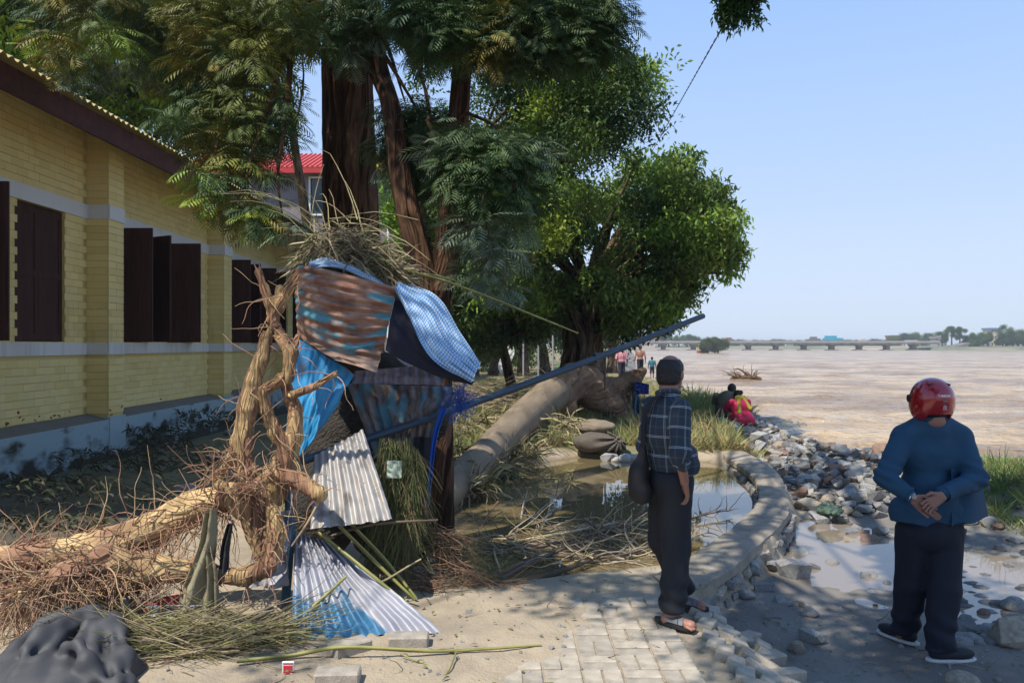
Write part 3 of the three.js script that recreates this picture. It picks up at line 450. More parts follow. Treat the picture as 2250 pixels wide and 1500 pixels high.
{ // the big silky oak beside the debris
  const t = thing('silky_oak', 'tall tree with thick furrowed dark brown trunk and ferny leaves', 'tree', V(0, 0, 0));
  const tr = [V(-1.62, -.2, -9), V(-1.7, 1.2, -9), P(772, 500, 9), P(766, 300, 9), P(762, 100, 9), P(760, -60, 9.05), V(-1.9, 9, -9.3), V(-2.1, 13, -9.4)];
  mesh('trunk', tubeGeo(tr, [.42, .34, .30, .285, .27, .25, .17, .05], { n: 60, seg: 28, rough: .05, rs: 1.2 }), barkDark, t);
  const L = [[430, 20, 8.4, .4, OL], [540, 20, 8.2, .42, OL], [330, 30, 9, .4, SV], [230, 40, 9.4, .35, SV], [110, 80, 9.6, .26, YG], [160, 90, 9.4, .22, YG], [230, 110, 9.2, .26, SV], [380, 110, 8.6, .36, DK], [480, 110, 8.2, .38, OL], [570, 120, 8, .34, OL], [540, 190, 8, .34, OL], [450, 180, 8.4, .36, DK], [620, 50, 8.2, .3, OL], [550, 260, 7.9, .3, OL], [615, 230, 8, .22, DK], [630, 290, 8, .16, DK], [490, 250, 8.2, .28, OL], [470, 310, 7.9, .24, OL], [540, 340, 7.8, .22, OL], [455, 375, 7.6, .15, YG], [450, 415, 7.6, .13, YG], [580, 370, 7.7, .16, DK], [600, 430, 7.7, .14, DK], [490, 430, 7.6, .12, DK], [545, 450, 7.6, .14, OL], [645, 490, 7.5, .1, SV], [585, 480, 7.5, .11, DK], [160, 150, 9.6, .2, SV], [300, 120, 9, .24, SV], [420, 270, 8.3, .2, DK]];
  const Rr = [[755, 20, 8.3, .3, DK], [725, 70, 8.4, .2, DK], [790, 80, 8.4, .24, SV], [765, 105, 8.35, .1, SV], [830, 30, 8.4, .26, DK], [875, 20, 8.7, .16, DK], [890, 225, 8.3, .2, DK], [868, 290, 8.2, .2, DK], [940, 280, 8.3, .2, DK], [910, 335, 8.2, .22, DK], [965, 340, 8.2, .2, DK], [855, 360, 8.2, .12, SV]];
  const cl = l => l.map(([x, y, d, r, c], i) => [P(x, y, d), r, c[i % c.length]]);
  const fillL = fillClumps([[60, 30], [180, -60], [690, -60], [660, 120], [620, 300], [560, 330], [440, 340], [400, 270], [300, 160], [150, 140]], 7.8, 9.2, 62, .2, mixl(OL, OL, DK, DK, YG), 301).concat(fillClumps([[430, 350], [520, 350], [600, 470], [560, 490], [450, 430]], 7.5, 7.8, 9, .11, mixl(OL, DK, YG), 302)), fillR = fillClumps([[860, 200], [900, 190], [980, 270], [1000, 400], [930, 420], [870, 420], [845, 330]], 8, 8.4, 16, .15, DK, 303);
  const A = new Acc(); limbs(A, [P(766, 60, 9), P(765, 20, 9)], cl(L.slice(0, 12)), .06, 3); limbs(A, [P(762, 0, 9), P(762, -40, 9)], cl(Rr), .05, 4);
  for (const q of [[[640, 30, 8.4], [600, 200, 8], [540, 400, 7.7], [560, 480, 7.6]], [[640, 30, 8.4], [630, 250, 8], [610, 380, 7.8], [620, 480, 7.6]], [[600, 60, 8.4], [520, 200, 8.2], [470, 340, 7.8], [455, 430, 7.6]], [[766, 20, 9], [700, 30, 8.7], [560, 30, 8.4], [330, 60, 9], [120, 80, 9.6]]]) A.tube(q.map(p => P(...p)), [.035, .02, .008], { n: 14, seg: 5, cap: false });
  mesh('branch', A.geo(), barkDark, t);
  crown(t, fillL, 'frond', 215, { mat: FROND, seed: 15, size: .95, droop: .1 }); crown(t, fillR, 'frond', 420, { mat: FROND, seed: 16, size: .95, droop: .1 }); crown(t, cl(L), 'frond', 165, { mat: FROND, seed: 11, size: 1.05, droop: .12 }); crown(t, cl(Rr), 'frond', 290, { mat: FROND, seed: 12, size: 1.05, droop: .12 });
}
{ // forked tree the flood debris hangs on
  const t = thing('forked_tree', 'slender forked tree whose two dark stems rise out of the debris', 'tree', V(0, 0, 0));
  mesh('trunk', tubeGeo([V(-.72, -.3, -7.6), P(956, 1000, 7.6), P(955, 800, 7.6), P(952, 640, 7.6)], [.2, .17, .16, .16], { n: 24, seg: 18, rough: .06 }), barkDark, t);
  mesh('stem', tubeGeo([P(954, 690, 7.6), P(930, 590, 7.62), P(900, 480, 7.7), P(878, 380, 7.8), P(862, 250, 8), P(832, 140, 8.4), P(815, -20, 8.6)], [.13, .12, .115, .105, .095, .085, .07], { n: 40, seg: 16, rough: .05, seed: 2 }), barkDark, t);
  mesh('stem', tubeGeo([P(956, 680, 7.6), P(975, 590, 7.65), P(990, 480, 7.7), P(1000, 380, 7.8), P(1008, 250, 7.9), P(1018, 120, 8), P(1035, -20, 8.1), P(1080, -300, 8.4)], [.13, .125, .12, .11, .10, .09, .08, .04], { n: 44, seg: 16, rough: .05, seed: 3 }), barkDark, t);
  const L = [[960, 30, 7.7, .34, DK], [1010, 70, 7.6, .28, DK], [940, 90, 7.8, .2, DK], [1090, 20, 7.8, .34, DK], [1170, 40, 7.6, .36, DK], [1250, 30, 7.6, .36, DK], [1320, 40, 7.6, .26, DK], [1110, 100, 7.6, .26, DK], [1180, 110, 7.5, .26, DK], [1260, 90, 7.5, .26, DK], [1320, 90, 7.6, .18, DK], [1000, 310, 7.3, .24, SV], [1060, 330, 7.2, .28, DK], [1040, 380, 7.2, .26, DK], [1120, 370, 7.2, .26, DK], [1090, 430, 7.1, .2, DK], [1160, 320, 7.3, .2, SV], [1000, 370, 7.3, .2, DK], [1060, 500, 7, .18, SV], [1085, 550, 7, .16, SV], [1050, 590, 7, .13, SV], [1100, 610, 7, .12, SV], [1120, 480, 7.1, .14, SV], [1030, 470, 7.2, .12, SV]];
  const cl = L.map(([x, y, d, r, c], i) => [P(x, y, d), r, c[i % c.length]]), A = new Acc();
  limbs(A, [P(1018, 120, 8), P(1030, 20, 8.1)], cl.slice(0, 11), .045, 8); limbs(A, [P(1005, 300, 7.85), P(1002, 350, 7.8)], cl.slice(11, 18), .04, 9); limbs(A, [P(1090, 420, 7.1)], cl.slice(18), .012, 10);
  mesh('branch', A.geo(), barkDark, t);
  crown(t, fillClumps([[900, -40], [1350, -40], [1350, 50], [1310, 90], [1200, 120], [1080, 110], [960, 100], [900, 50]], 7.4, 8, 40, .19, mixl(DK, DK, OL), 311).concat(fillClumps([[1010, 290], [1080, 270], [1180, 310], [1180, 390], [1110, 450], [1040, 440], [1000, 380]], 7, 7.4, 22, .16, mixl(DK, DK, GR), 312)), 'frond', 400, { mat: FROND, seed: 17, size: .95, droop: .1 });
  crown(t, cl, 'frond', 330, { mat: FROND, seed: 14, size: 1.0, droop: .12 });
}
// broad-leaved trees; each has a trunk, limbs and its own crown
function broadTree(name, label, base, trunkTop, r0, clumps, kind, per, opt = {}) {
  const t = thing(name, label, 'tree', V(0, 0, 0), opt.group), mid = base.clone().lerp(trunkTop, .5).add(V(rr(-.3, .3), 0, rr(-.3, .3)));
  mesh('trunk', tubeGeo([base.clone().add(V(0, -.3, 0)), base.clone().lerp(mid, .3), mid, trunkTop], [r0 * 1.35, r0 * 1.02, r0 * .85, r0 * .5], { n: 20, seg: 14, rough: .12 }), opt.bark || barkGrey, t);
  const A = new Acc(), seed = opt.seed || 3; limbs(A, [trunkTop, mid.clone().lerp(trunkTop, .6), mid.clone().lerp(trunkTop, .3)], clumps.filter((_, i) => i % (opt.skip || 1) === 0), r0 * .35, seed);
  mesh('branch', A.geo(), opt.bark || barkGrey, t);
  crown(t, clumps, kind, per, { seed, ...opt }); return t;
}
broadTree('roadside_tree', 'bright green leafy tree behind the building roof by the picture corner', V(-10.5, 0, -16), P(60, 60, 17), .22, fillClumps([[-120, -150], [330, -150], [330, 90], [260, 190], [120, 190], [0, 120], [-120, 60]], 15.5, 18.5, 60, .8, mixl(GR, BR, DG), 41), 'broad', 46, { seed: 51, group: 'trees behind the yellow building', skip: 3 });
broadTree('roadside_tree', 'leafy tree with sunlit lower boughs hanging over the roof edge', V(-9.5, 0, -21), P(300, 120, 20), .22, fillClumps([[130, 170], [300, 150], [420, 200], [440, 330], [400, 350], [300, 290], [200, 235]], 17, 19.5, 24, .62, mixl(GR, BR, BR, YG), 42).concat(fillClumps([[280, -80], [640, -80], [600, 160], [560, 300], [440, 320], [340, 160]], 18, 22, 44, .8, mixl(DG, GR, BR), 43)), 'broad', 46, { seed: 52, group: 'trees behind the yellow building', skip: 3 });
broadTree('roadside_tree', 'small-leaved tree showing between ferny boughs left of the thick trunk', V(-6, 0, -29), P(620, 150, 27), .2, fillClumps([[590, 60], [680, 20], [680, 90], [630, 150], [650, 210], [610, 300], [560, 330], [540, 180]], 25, 28, 16, .7, mixl(GR, DG), 44), 'broad', 34, { seed: 53, group: 'trees behind the yellow building', skip: 2 });
broadTree('garden_tree', 'bright yellow-green tree glowing between the two dark stems', V(-2.3, 0, -21), P(930, 420, 21), .16, fillClumps([[850, 470], [870, 380], [900, 330], [960, 330], [985, 420], [985, 560], [960, 620], [910, 640], [860, 560]], 21, 24, 34, .66, mixl(BR, [[.34, .50, .05], [.30, .46, .05]]), 45), 'broad', 50, { seed: 54 });
broadTree('garden_tree', 'tall small-leaved tree spreading over the centre of the picture', V(-1.6, 0, -17), P(1060, 300, 16.5), .16, fillClumps([[960, 250], [1010, 210], [1040, 330], [1060, 250], [1140, 90], [1200, 130], [1330, 120], [1400, 170], [1415, 270], [1350, 310], [1300, 400], [1180, 480], [1060, 470], [980, 410]], 13.5, 17.5, 52, .55, mixl(GR, DG, YG, DG), 46).concat([[P(1370, 150, 14), .32, DG[1]], [P(1395, 180, 14), .26, DG[2]], [P(1380, 250, 14), .3, DG[0]], [P(1360, 90, 14), .22, DG[0]], [P(930, 190, 15), .25, GR[0]], [P(940, 140, 15), .22, DG[0]], [P(1300, 450, 14), .4, GR[1]], [P(1220, 520, 14), .4, YG[0]], [P(1240, 420, 14), .4, YG[1]]]), 'small', 130, { seed: 55, skip: 2, size: 1.15 });
broadTree('garden_tree', 'low leafy tree of mid green just behind the fallen trunk', V(.1, 0, -23), P(1070, 620, 23), .15, fillClumps([[1000, 560], [1100, 480], [1230, 520], [1280, 600], [1230, 700], [1100, 730], [1010, 700]], 21, 25, 30, .7, mixl(DG, DG, GR), 47), 'broad', 40, { seed: 56 });
{ // the large banyan at the water's edge
  const poly = [[1000, 500], [1100, 440], [1250, 420], [1380, 365], [1440, 355], [1510, 370], [1550, 415], [1590, 460], [1625, 540], [1590, 590], [1520, 610], [1480, 680], [1420, 715], [1360, 690], [1250, 670], [1100, 700], [1010, 640]];
  const cl = fillClumps(poly, 18.6, 23.6, 125, .6, mixl(GR, GR, BR, [[.20, .30, .05], [.23, .33, .06], [.09, .15, .03]]), 61);
  cl.push(...fillClumps([[1000, 640], [1225, 660], [1215, 750], [1010, 750]], 19.5, 24, 22, .5, mixl(DG, GR), 63), ...fillClumps([[1345, 650], [1490, 660], [1450, 725], [1350, 745]], 19.5, 22, 16, .4, mixl(DG, GR), 64));
  cl.push(...fillClumps([[1380, 335], [1440, 322], [1530, 335], [1570, 395], [1615, 455], [1650, 545], [1605, 610], [1530, 640], [1490, 700], [1440, 730], [1420, 690], [1500, 600], [1580, 560], [1530, 440], [1450, 370], [1380, 380]], 19, 23, 40, .3, mixl(GR, BR, [[.20, .30, .05]]), 65));
  const t = broadTree('banyan_tree', 'large spreading round-crowned tree at the water edge', V(1.85, 0, -21), P(1290, 640, 21), .42, cl, 'broad', 62, { seed: 62, skip: 2, bark: barkGrey, size: 1.0 });
  for (const q of [[[1262, 900, 20.6], [1262, 810, 20.6], [1258, 740, 20.7], [1240, 660, 20.8]], [[1300, 900, 20.4], [1300, 812, 20.4], [1296, 730, 20.5], [1310, 660, 20.6], [1420, 560, 20.7]], [[1318, 900, 21], [1318, 810, 21], [1316, 740, 21], [1300, 680, 21]], [[1240, 900, 21], [1240, 812, 21], [1246, 760, 21], [1225, 640, 21.1]], [[1283, 900, 20.3], [1283, 812, 20.3], [1281, 750, 20.4], [1262, 690, 20.4], [1220, 600, 20.4]]]) mesh('aerial_root', tubeGeo(q.map(p => P(...p)), [.17, .12, .1, .06], { n: 14, seg: 10, rough: .15 }), std({ color: [.27, .20, .14], map: re(T.bark, 1, .6), bumpMap: re(T.barkB, 1, .6), bumpScale: .02 }), t);
}
// dark trees standing further along the bank
[[985, 30, 600, 'dark'], [1040, 44, 640, 'dark'], [1085, 46, 660, 'shaded'], [1150, 45, 650, 'shaded'], [1200, 48, 670, 'dark'], [1345, 50, 690, 'pale']].forEach(([px, d, top, tone], i) => {
  const b = P(px, 0, d); b.y = 0; broadTree('bank_tree', ['dark trunk with ivy-like leaves just right of the debris', 'dark leafy tree second from the debris along the bank', 'shaded tree just left of the white post', 'shaded tree just right of the white post', 'dark tree beside the large round-crowned one', 'paler tree with drooping leaves behind the people on the bank'][i], b, P(px, top, d), .3, fillClumps([[px - 60, top - 60], [px + 60, top - 60], [px + 65, top + 90], [px - 65, top + 90]], d - 1, d + 2, 12, 1.0, mixl(DG, DG, GR), 70 + i), 'big', 22, { seed: 80 + i, group: 'trees along the bank' });
});
{ // undergrowth behind the bank trees
  const cl = []; const r = rng(99); for (let i = 0; i < 95; i++) { const d = rr(52, 80, r), x = rr(-18, d * .115, r); cl.push([V(x, rr(.5, 5.5, r), -d), rr(.9, 1.6, r), pick(mixl(DG, DG, GR), r)]); }
  const g = thing('undergrowth', 'dark green mass of bushes closing the view behind the bank trees', 'undergrowth', V(0, 0, 0), null, 'stuff'); crown(g, cl, 'big', 15, { seed: 100, size: 1.5, name: 'foliage' });
}
{ // the tree the photographer stands under: its boughs shade the men and the sand
  const t = thing('shade_tree', 'overhanging leafy bough at the top edge against the sky', 'tree', V(0, 0, 0));
  const k = SUN.clone().divideScalar(SUN.y), over = (x, y, z, h) => V(x, y, z).addScaledVector(k, h);
  const targets = [[2.6, 0, -5.1, 8, 1.0], [2.7, 1, -5.2, 7, .8], [1.9, -.2, -5.0, 8, .75], [1.9, -.2, -4.2, 8.4, .8], [2.9, -.2, -4.2, 8.2, .9], [3.5, -.2, -5.2, 8, .9], [3.4, -.2, -6.4, 8.4, .7], [1.05, .7, -5.2, 7.5, .62], [1.1, 1.2, -5.3, 7.2, .5], [.75, 0, -5.75, 8, .55], [.2, 0, -6.2, 8.2, .55], [-.35, 0, -6.9, 8, .5], [.9, 0, -7.6, 8.4, .5], [.5, 0, -9.5, 8.6, .6], [1.6, 0, -10.3, 8.8, .5], [1.7, 0, -6.5, 8, .32], [2.4, 0, -7.9, 8.2, .3], [3.4, -.2, -11.2, 9, .7], [4.2, -.3, -11.8, 9, .9], [5.2, -.3, -13.2, 9.2, .8], [5.6, -.1, -9.3, 8.8, 1.0], [4.6, -.2, -8.2, 8.6, .5], [6.6, -.5, -16.5, 10.2, .9], [7.6, -.5, -18, 10.5, .8], [7.4, -.5, -26, 13, 1.0], [5, .3, -19.3, 10.6, .9], [5.6, 0, -21.5, 11.5, 1.0], [-.6, .4, -8.6, 8.4, .4], [.0, .8, -11.5, 9, .35], [-1.3, 0, -4.5, 8, .22]];
  const cl = targets.map(([x, y, z, h, r], i) => [over(x, y, z, h), r, DG[i % 3]]);
  const r = rng(17); for (let i = 0; i < 26; i++) cl.push([V(rr(-4, 3, r), rr(9, 12, r), rr(1, 8, r)), rr(.8, 1.3, r), GR[i % 3]]);
  const fork = V(-2.2, 6.2, 4.5); mesh('trunk', tubeGeo([V(-2.6, -.3, 5), V(-2.5, 2, 4.9), V(-2.4, 4, 4.7), fork], [.5, .4, .36, .3], { n: 20, seg: 16, rough: .08 }), barkDark, t);
  const A = new Acc(); for (const [to, rd] of [[V(-1, 8.2, -1), .16], [V(-1.5, 9.2, -6), .16], [V(1.5, 10.4, -12), .14], [V(0, 9, 5), .14], [V(3, 9, -3), .12]]) { A.tube([fork, fork.clone().lerp(to, .5).add(V(0, .6, 0)), to], [.26, rd, .04], { n: 16, seg: 8, cap: false }); }
  limbs(A, [V(-1, 8.2, -1), V(-1.7, 8.9, -3.5), V(-1.5, 9.2, -6), V(-.2, 9.9, -9)], cl.slice(0, targets.length), .05, 21); limbs(A, [V(-1, 8.6, 5), fork], cl.slice(targets.length), .06, 22);
  const tip = [[P(1630, -40, 6), .2, DG[0]], [P(1605, 8, 6), .09, DG[0]], [P(1620, 30, 6), .07, DG[1]], [P(1645, 8, 6), .07, DG[0]], [P(1603, 32, 6), .05, DG[0]], [P(1612, 58, 6), .035, DG[0]], [P(1600, 48, 6), .04, DG[1]], [P(1657, 38, 6), .035, DG[0]], [P(1665, 52, 6), .025, DG[0]]];
  A.tube([V(-.4, 8.6, -2), V(1.2, 6.6, -5), P(1635, -40, 6), P(1610, 45, 6)], [.05, .03, .012, .003], { n: 12, seg: 5, cap: false }); A.tube([P(1635, -40, 6), P(1655, 10, 6), P(1662, 55, 6)], [.008, .003], { n: 6, seg: 4, cap: false });
  mesh('branch', A.geo(), barkDark, t);
  crown(t, cl, 'broad', 66, { seed: 23, flat: .6 }); crown(t, tip, 'tiny', 2600, { seed: 24, size: 1, flat: 1 });
}
// ---------------------------------------------------------------- smooth solid from bones: distance field on a grid, meshed as surface nets
function isoGeo(prims, { cell = .012, k = .03, warp = null, uv = (p) => [p.x + p.z, p.y], cut = null } = {}) {
  const lo = V(1e9, 1e9, 1e9), hi = V(-1e9, -1e9, -1e9), m0 = k * 1.2 + cell * 2;
  for (const p of prims) { if (p.e) { const q = Math.max(p.e.x, p.e.y, p.e.z); lo.min(p.c.clone().subScalar(q)); hi.max(p.c.clone().addScalar(q)); } else { const q = Math.max(p.ra, p.rb); lo.min(p.a.clone().subScalar(q)).min(p.b.clone().subScalar(q)); hi.max(p.a.clone().addScalar(q)).max(p.b.clone().addScalar(q)); } }
  lo.subScalar(m0); hi.addScalar(m0);
  const nx = Math.ceil((hi.x - lo.x) / cell) + 1, ny = Math.ceil((hi.y - lo.y) / cell) + 1, nz = Math.ceil((hi.z - lo.z) / cell) + 1, f = new Float32Array(nx * ny * nz).fill(1);
  for (const p of prims) {
    const kk = p.k ?? k; let b0, b1, q;
    if (p.e) { q = Math.max(p.e.x, p.e.y, p.e.z) + kk + cell * 2; b0 = p.c.clone().subScalar(q); b1 = p.c.clone().addScalar(q); }
    else { q = Math.max(p.ra, p.rb) + kk + cell * 2; b0 = p.a.clone().min(p.b).subScalar(q); b1 = p.a.clone().max(p.b).addScalar(q); }
    const i0 = Math.max(0, Math.floor((b0.x - lo.x) / cell)), i1 = Math.min(nx - 1, Math.ceil((b1.x - lo.x) / cell)), j0 = Math.max(0, Math.floor((b0.y - lo.y) / cell)), j1 = Math.min(ny - 1, Math.ceil((b1.y - lo.y) / cell)), l0 = Math.max(0, Math.floor((b0.z - lo.z) / cell)), l1 = Math.min(nz - 1, Math.ceil((b1.z - lo.z) / cell));
    let ux, uy, uz, L2; if (!p.e) { ux = p.b.x - p.a.x; uy = p.b.y - p.a.y; uz = p.b.z - p.a.z; L2 = ux * ux + uy * uy + uz * uz + 1e-9; }
    const inv = p.q ? p.q.clone().invert() : null, tv = V(0, 0, 0);
    for (let l = l0; l <= l1; l++) for (let j = j0; j <= j1; j++) for (let i = i0; i <= i1; i++) {
      const x = lo.x + i * cell, y = lo.y + j * cell, z = lo.z + l * cell; let d;
      if (p.e) { tv.set(x - p.c.x, y - p.c.y, z - p.c.z); if (inv) tv.applyQuaternion(inv); const a = tv.x / p.e.x, b = tv.y / p.e.y, c = tv.z / p.e.z, k0 = Math.sqrt(a * a + b * b + c * c), k1 = Math.sqrt((a / p.e.x) ** 2 + (b / p.e.y) ** 2 + (c / p.e.z) ** 2) + 1e-9; d = k0 * (k0 - 1) / k1; }
      else { const t = clamp(((x - p.a.x) * ux + (y - p.a.y) * uy + (z - p.a.z) * uz) / L2); d = Math.hypot(x - p.a.x - ux * t, y - p.a.y - uy * t, z - p.a.z - uz * t) - lerp(p.ra, p.rb, t); }
      const o = (l * ny + j) * nx + i, g = f[o]; if (p.sub) { f[o] = Math.max(g, -d); continue; } const h = Math.max(kk - Math.abs(g - d), 0) / Math.max(kk, 1e-6); f[o] = Math.min(g, d) - h * h * kk * .25;
    }
  }
  const tmp = V(0, 0, 0);
  if (warp || cut) for (let l = 0; l < nz; l++) for (let j = 0; j < ny; j++) for (let i = 0; i < nx; i++) { const o = (l * ny + j) * nx + i; if (f[o] > .08 || f[o] < -.08) continue; tmp.set(lo.x + i * cell, lo.y + j * cell, lo.z + l * cell); if (warp) f[o] += warp(tmp); if (cut) f[o] = Math.max(f[o], cut(tmp)); }
  const pos = [], idx = [], id = new Int32Array(nx * ny * nz).fill(-1), E = [[0, 1], [2, 3], [4, 5], [6, 7], [0, 2], [1, 3], [4, 6], [5, 7], [0, 4], [1, 5], [2, 6], [3, 7]], ox = [0, 1, 0, 1, 0, 1, 0, 1], oy = [0, 0, 1, 1, 0, 0, 1, 1], oz = [0, 0, 0, 0, 1, 1, 1, 1], g = new Float32Array(8);
  for (let l = 0; l < nz - 1; l++) for (let j = 0; j < ny - 1; j++) for (let i = 0; i < nx - 1; i++) {
    let mask = 0; for (let c = 0; c < 8; c++) { g[c] = f[((l + oz[c]) * ny + j + oy[c]) * nx + i + ox[c]]; if (g[c] < 0) mask |= 1 << c; }
    if (mask === 0 || mask === 255) continue;
    let x = 0, y = 0, z = 0, n = 0; for (const [a, b] of E) if ((g[a] < 0) !== (g[b] < 0)) { const t = g[a] / (g[a] - g[b]); x += ox[a] + (ox[b] - ox[a]) * t; y += oy[a] + (oy[b] - oy[a]) * t; z += oz[a] + (oz[b] - oz[a]) * t; n++; }
    id[(l * ny + j) * nx + i] = pos.length / 3; pos.push(lo.x + (i + x / n) * cell, lo.y + (j + y / n) * cell, lo.z + (l + z / n) * cell);
  }
  const at = (i, j, l) => id[(l * ny + j) * nx + i], fv = (i, j, l) => f[(l * ny + j) * nx + i], q4 = (a, b, c, d, flip) => { if (a < 0 || b < 0 || c < 0 || d < 0) return; flip ? idx.push(a, c, b, a, d, c) : idx.push(a, b, c, a, c, d); };
  for (let l = 1; l < nz - 1; l++) for (let j = 1; j < ny - 1; j++) for (let i = 1; i < nx - 1; i++) {
    const s = fv(i, j, l) < 0;
    if (s !== fv(i + 1, j, l) < 0) q4(at(i, j - 1, l - 1), at(i, j, l - 1), at(i, j, l), at(i, j - 1, l), !s);
    if (s !== fv(i, j + 1, l) < 0) q4(at(i - 1, j, l - 1), at(i, j, l - 1), at(i, j, l), at(i - 1, j, l), s);
    if (s !== fv(i, j, l + 1) < 0) q4(at(i - 1, j - 1, l), at(i, j - 1, l), at(i, j, l), at(i - 1, j, l), !s);
  }
  const G_ = new THREE.BufferGeometry(); G_.setAttribute('position', new THREE.Float32BufferAttribute(pos, 3)); G_.setIndex(idx); G_.computeVertexNormals();
  const uvs = new Float32Array(pos.length / 3 * 2); for (let i = 0; i < pos.length / 3; i++) { tmp.set(pos[i * 3], pos[i * 3 + 1], pos[i * 3 + 2]); const w = uv(tmp); uvs[i * 2] = w[0]; uvs[i * 2 + 1] = w[1]; }
  G_.setAttribute('uv', new THREE.BufferAttribute(uvs, 2)); return G_;
}
const bone = (a, b, ra, rb = ra, k) => ({ a, b, ra, rb, k });
const chain = (pts, rad, k) => pts.slice(1).map((p, i) => bone(pts[i], p, rad[i], rad[i + 1], k));
const ball = (c, x, y = x, z = x, q, k) => ({ c, e: V(x, y, z), q, k });
// ---------------------------------------------------------------- flood debris
const quadSheet = (TL, TR, BR, BL, { nu = 60, nv = 40, n = 8, along = 'v', amp = .012, bulge = 0, rough = .02, seed = 1, th = .003, edge = 0, face = V(0, 0, 1), su = 1, sv = 1 } = {}) => new Acc().sheet(nu, nv, (u, v) => {
  const w = along === 'v' ? u : v, o = along === 'v' ? v : u; let uu = u, vv = v; if (edge) { vv = v + edge * fb(u * 9, seed, 0, 3) * (v > .5 ? v : 0); uu = u + edge * .5 * fb(v * 9, seed + 4, 0, 3) * u; }
  const p = TL.clone().lerp(TR, uu).lerp(BL.clone().lerp(BR, uu), vv);
  const dent = fb(u * 2.2 + seed, v * 2.2, seed, 3);
  return p.addScaledVector(face, amp * (1 - .6 * clamp(dent * 2)) * Math.sin(w * Math.PI * 2 * n + .5 * fb(o * 3, seed, 2, 2)) + bulge * 4 * u * (1 - u) + rough * 2 * dent);
}, th, su, sv);
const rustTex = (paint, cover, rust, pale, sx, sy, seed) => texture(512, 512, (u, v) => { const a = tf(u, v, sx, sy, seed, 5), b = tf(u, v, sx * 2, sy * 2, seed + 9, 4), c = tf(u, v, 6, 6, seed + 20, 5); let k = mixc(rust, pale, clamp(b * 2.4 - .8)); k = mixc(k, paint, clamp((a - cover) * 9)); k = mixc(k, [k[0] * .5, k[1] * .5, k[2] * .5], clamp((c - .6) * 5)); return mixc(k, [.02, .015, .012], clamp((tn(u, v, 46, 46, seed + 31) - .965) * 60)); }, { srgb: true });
const rootTex = texture(512, 512, (u, v) => { const w = tf(u, v, 3, 3, 141, 3) * .2, a = tf(u + w, v, 24, 4, 142, 4), b = tf(u, v, 5, 4, 146, 4), c = tf(u, v, 40, 12, 150, 3); const k = mixc([.30, .165, .10], [.58, .41, .20], clamp((b - .42) * 5)); return mixc([k[0] * .38, k[1] * .34, k[2] * .32], k, clamp(1.9 * a - .35 + .7 * (c - .5))); }, { srgb: true });
const M = {
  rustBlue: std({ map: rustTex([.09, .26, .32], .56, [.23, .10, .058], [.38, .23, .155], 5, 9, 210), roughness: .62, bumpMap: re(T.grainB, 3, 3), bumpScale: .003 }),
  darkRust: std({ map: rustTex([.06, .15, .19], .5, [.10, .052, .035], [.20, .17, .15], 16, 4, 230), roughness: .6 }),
  greyTin: std({ map: rustTex([.34, .325, .31], .38, [.29, .255, .22], [.42, .39, .36], 18, 3, 250), roughness: .5, metalness: .15 }),
  blueTin: std({ map: texture(512, 512, (u, v) => { const a = tf(u, v, 14, 5, 270, 5), e = .36 + .16 * (tf(u, v, 7, 6, 275, 4) - .5) * 2; let k = mixc([.26, .265, .31], [.40, .40, .43], clamp(a * 1.6 - .3)); k = mixc([.05, .165, .29], k, clamp((v - e) * 14 + (a - .5) * 4 + 9 * clamp((u - .5) * 4))); return k; }, { srgb: true }), roughness: .5, metalness: .1 }),
  tarp: phys({ map: texture(512, 512, (u, v) => { const a = tf(u, v, 20, 3, 290, 4), c = tf(u, v, 5, 5, 295, 5); return mixc(mixc([.012, .22, .50], [.05, .36, .68], clamp(a * 1.5 - .2)), [.22, .17, .11], clamp((c - .62) * 6) * .8); }, { srgb: true }), roughness: .5, transmission: .12, thickness: 0 }),
  check: std({ map: texture(256, 256, (u, v) => { const s = x => (x * 10 % 1) < .5 ? 1 : 0, a = s(u) + s(v); return a === 2 ? [.06, .24, .56] : a === 1 ? [.24, .41, .62] : [.60, .62, .62]; }, { srgb: true }), roughness: .75 }),
  checkPale: std({ map: texture(256, 256, (u, v) => { const s = x => (x * 12 % 1) < .35 ? 1 : 0, a = s(u) + s(v), n = tf(u, v, 7, 7, 299, 4); return mixc(a ? [.16, .32, .56] : [.50, .56, .62], [.36, .36, .34], clamp((n - .5) * 3)); }, { srgb: true }), roughness: .75 }),
  navy: std({ color: [.012, .013, .032], roughness: .85, bumpMap: re(T.weave, 6, 6), bumpScale: .001 }),
  black: std({ color: [.016, .016, .018], roughness: .8 }),
  steel: std({ color: [.04, .068, .10], map: re(T.grain, 4, .8), roughness: .5, metalness: .2 }),
  root: std({ color: [1, 1, 1], map: re(rootTex, 1.3, .9), bumpMap: re(T.woodB, 2.2, 1.1), bumpScale: .03, roughness: .95 }),
  rootPale: std({ color: [1.0, .96, .9], map: re(rootTex, 1.6, .7), bumpMap: re(T.woodB, 3, 1.1), bumpScale: .03, roughness: .9 }),
  rootlet: std({ color: [.36, .20, .125], roughness: .95 }), rootlet2: std({ color: [.42, .29, .17], roughness: .95 }), straw: std({ color: [.36, .31, .15], roughness: .9 }), strawDry: std({ color: [.40, .32, .20], roughness: .9 }), reed: std({ color: [.30, .32, .10], map: re(T.wood, 6, 1.5), roughness: .6 }), reedPale: std({ color: [.54, .49, .30], map: re(T.wood, 6, 1.5), roughness: .6 }), grass: std({ color: [.135, .15, .055], roughness: .9 }), brownGrass: std({ color: [.17, .125, .07], roughness: .95 }), burlap: std({ color: [.40, .35, .22], map: re(T.grain, 5, 5), bumpMap: re(T.weave, 3, 3), bumpScale: .003, roughness: .95 }), twig: std({ color: [.36, .30, .225], roughness: .9 }), twigDark: std({ color: [.15, .105, .075], roughness: .9 }),
};
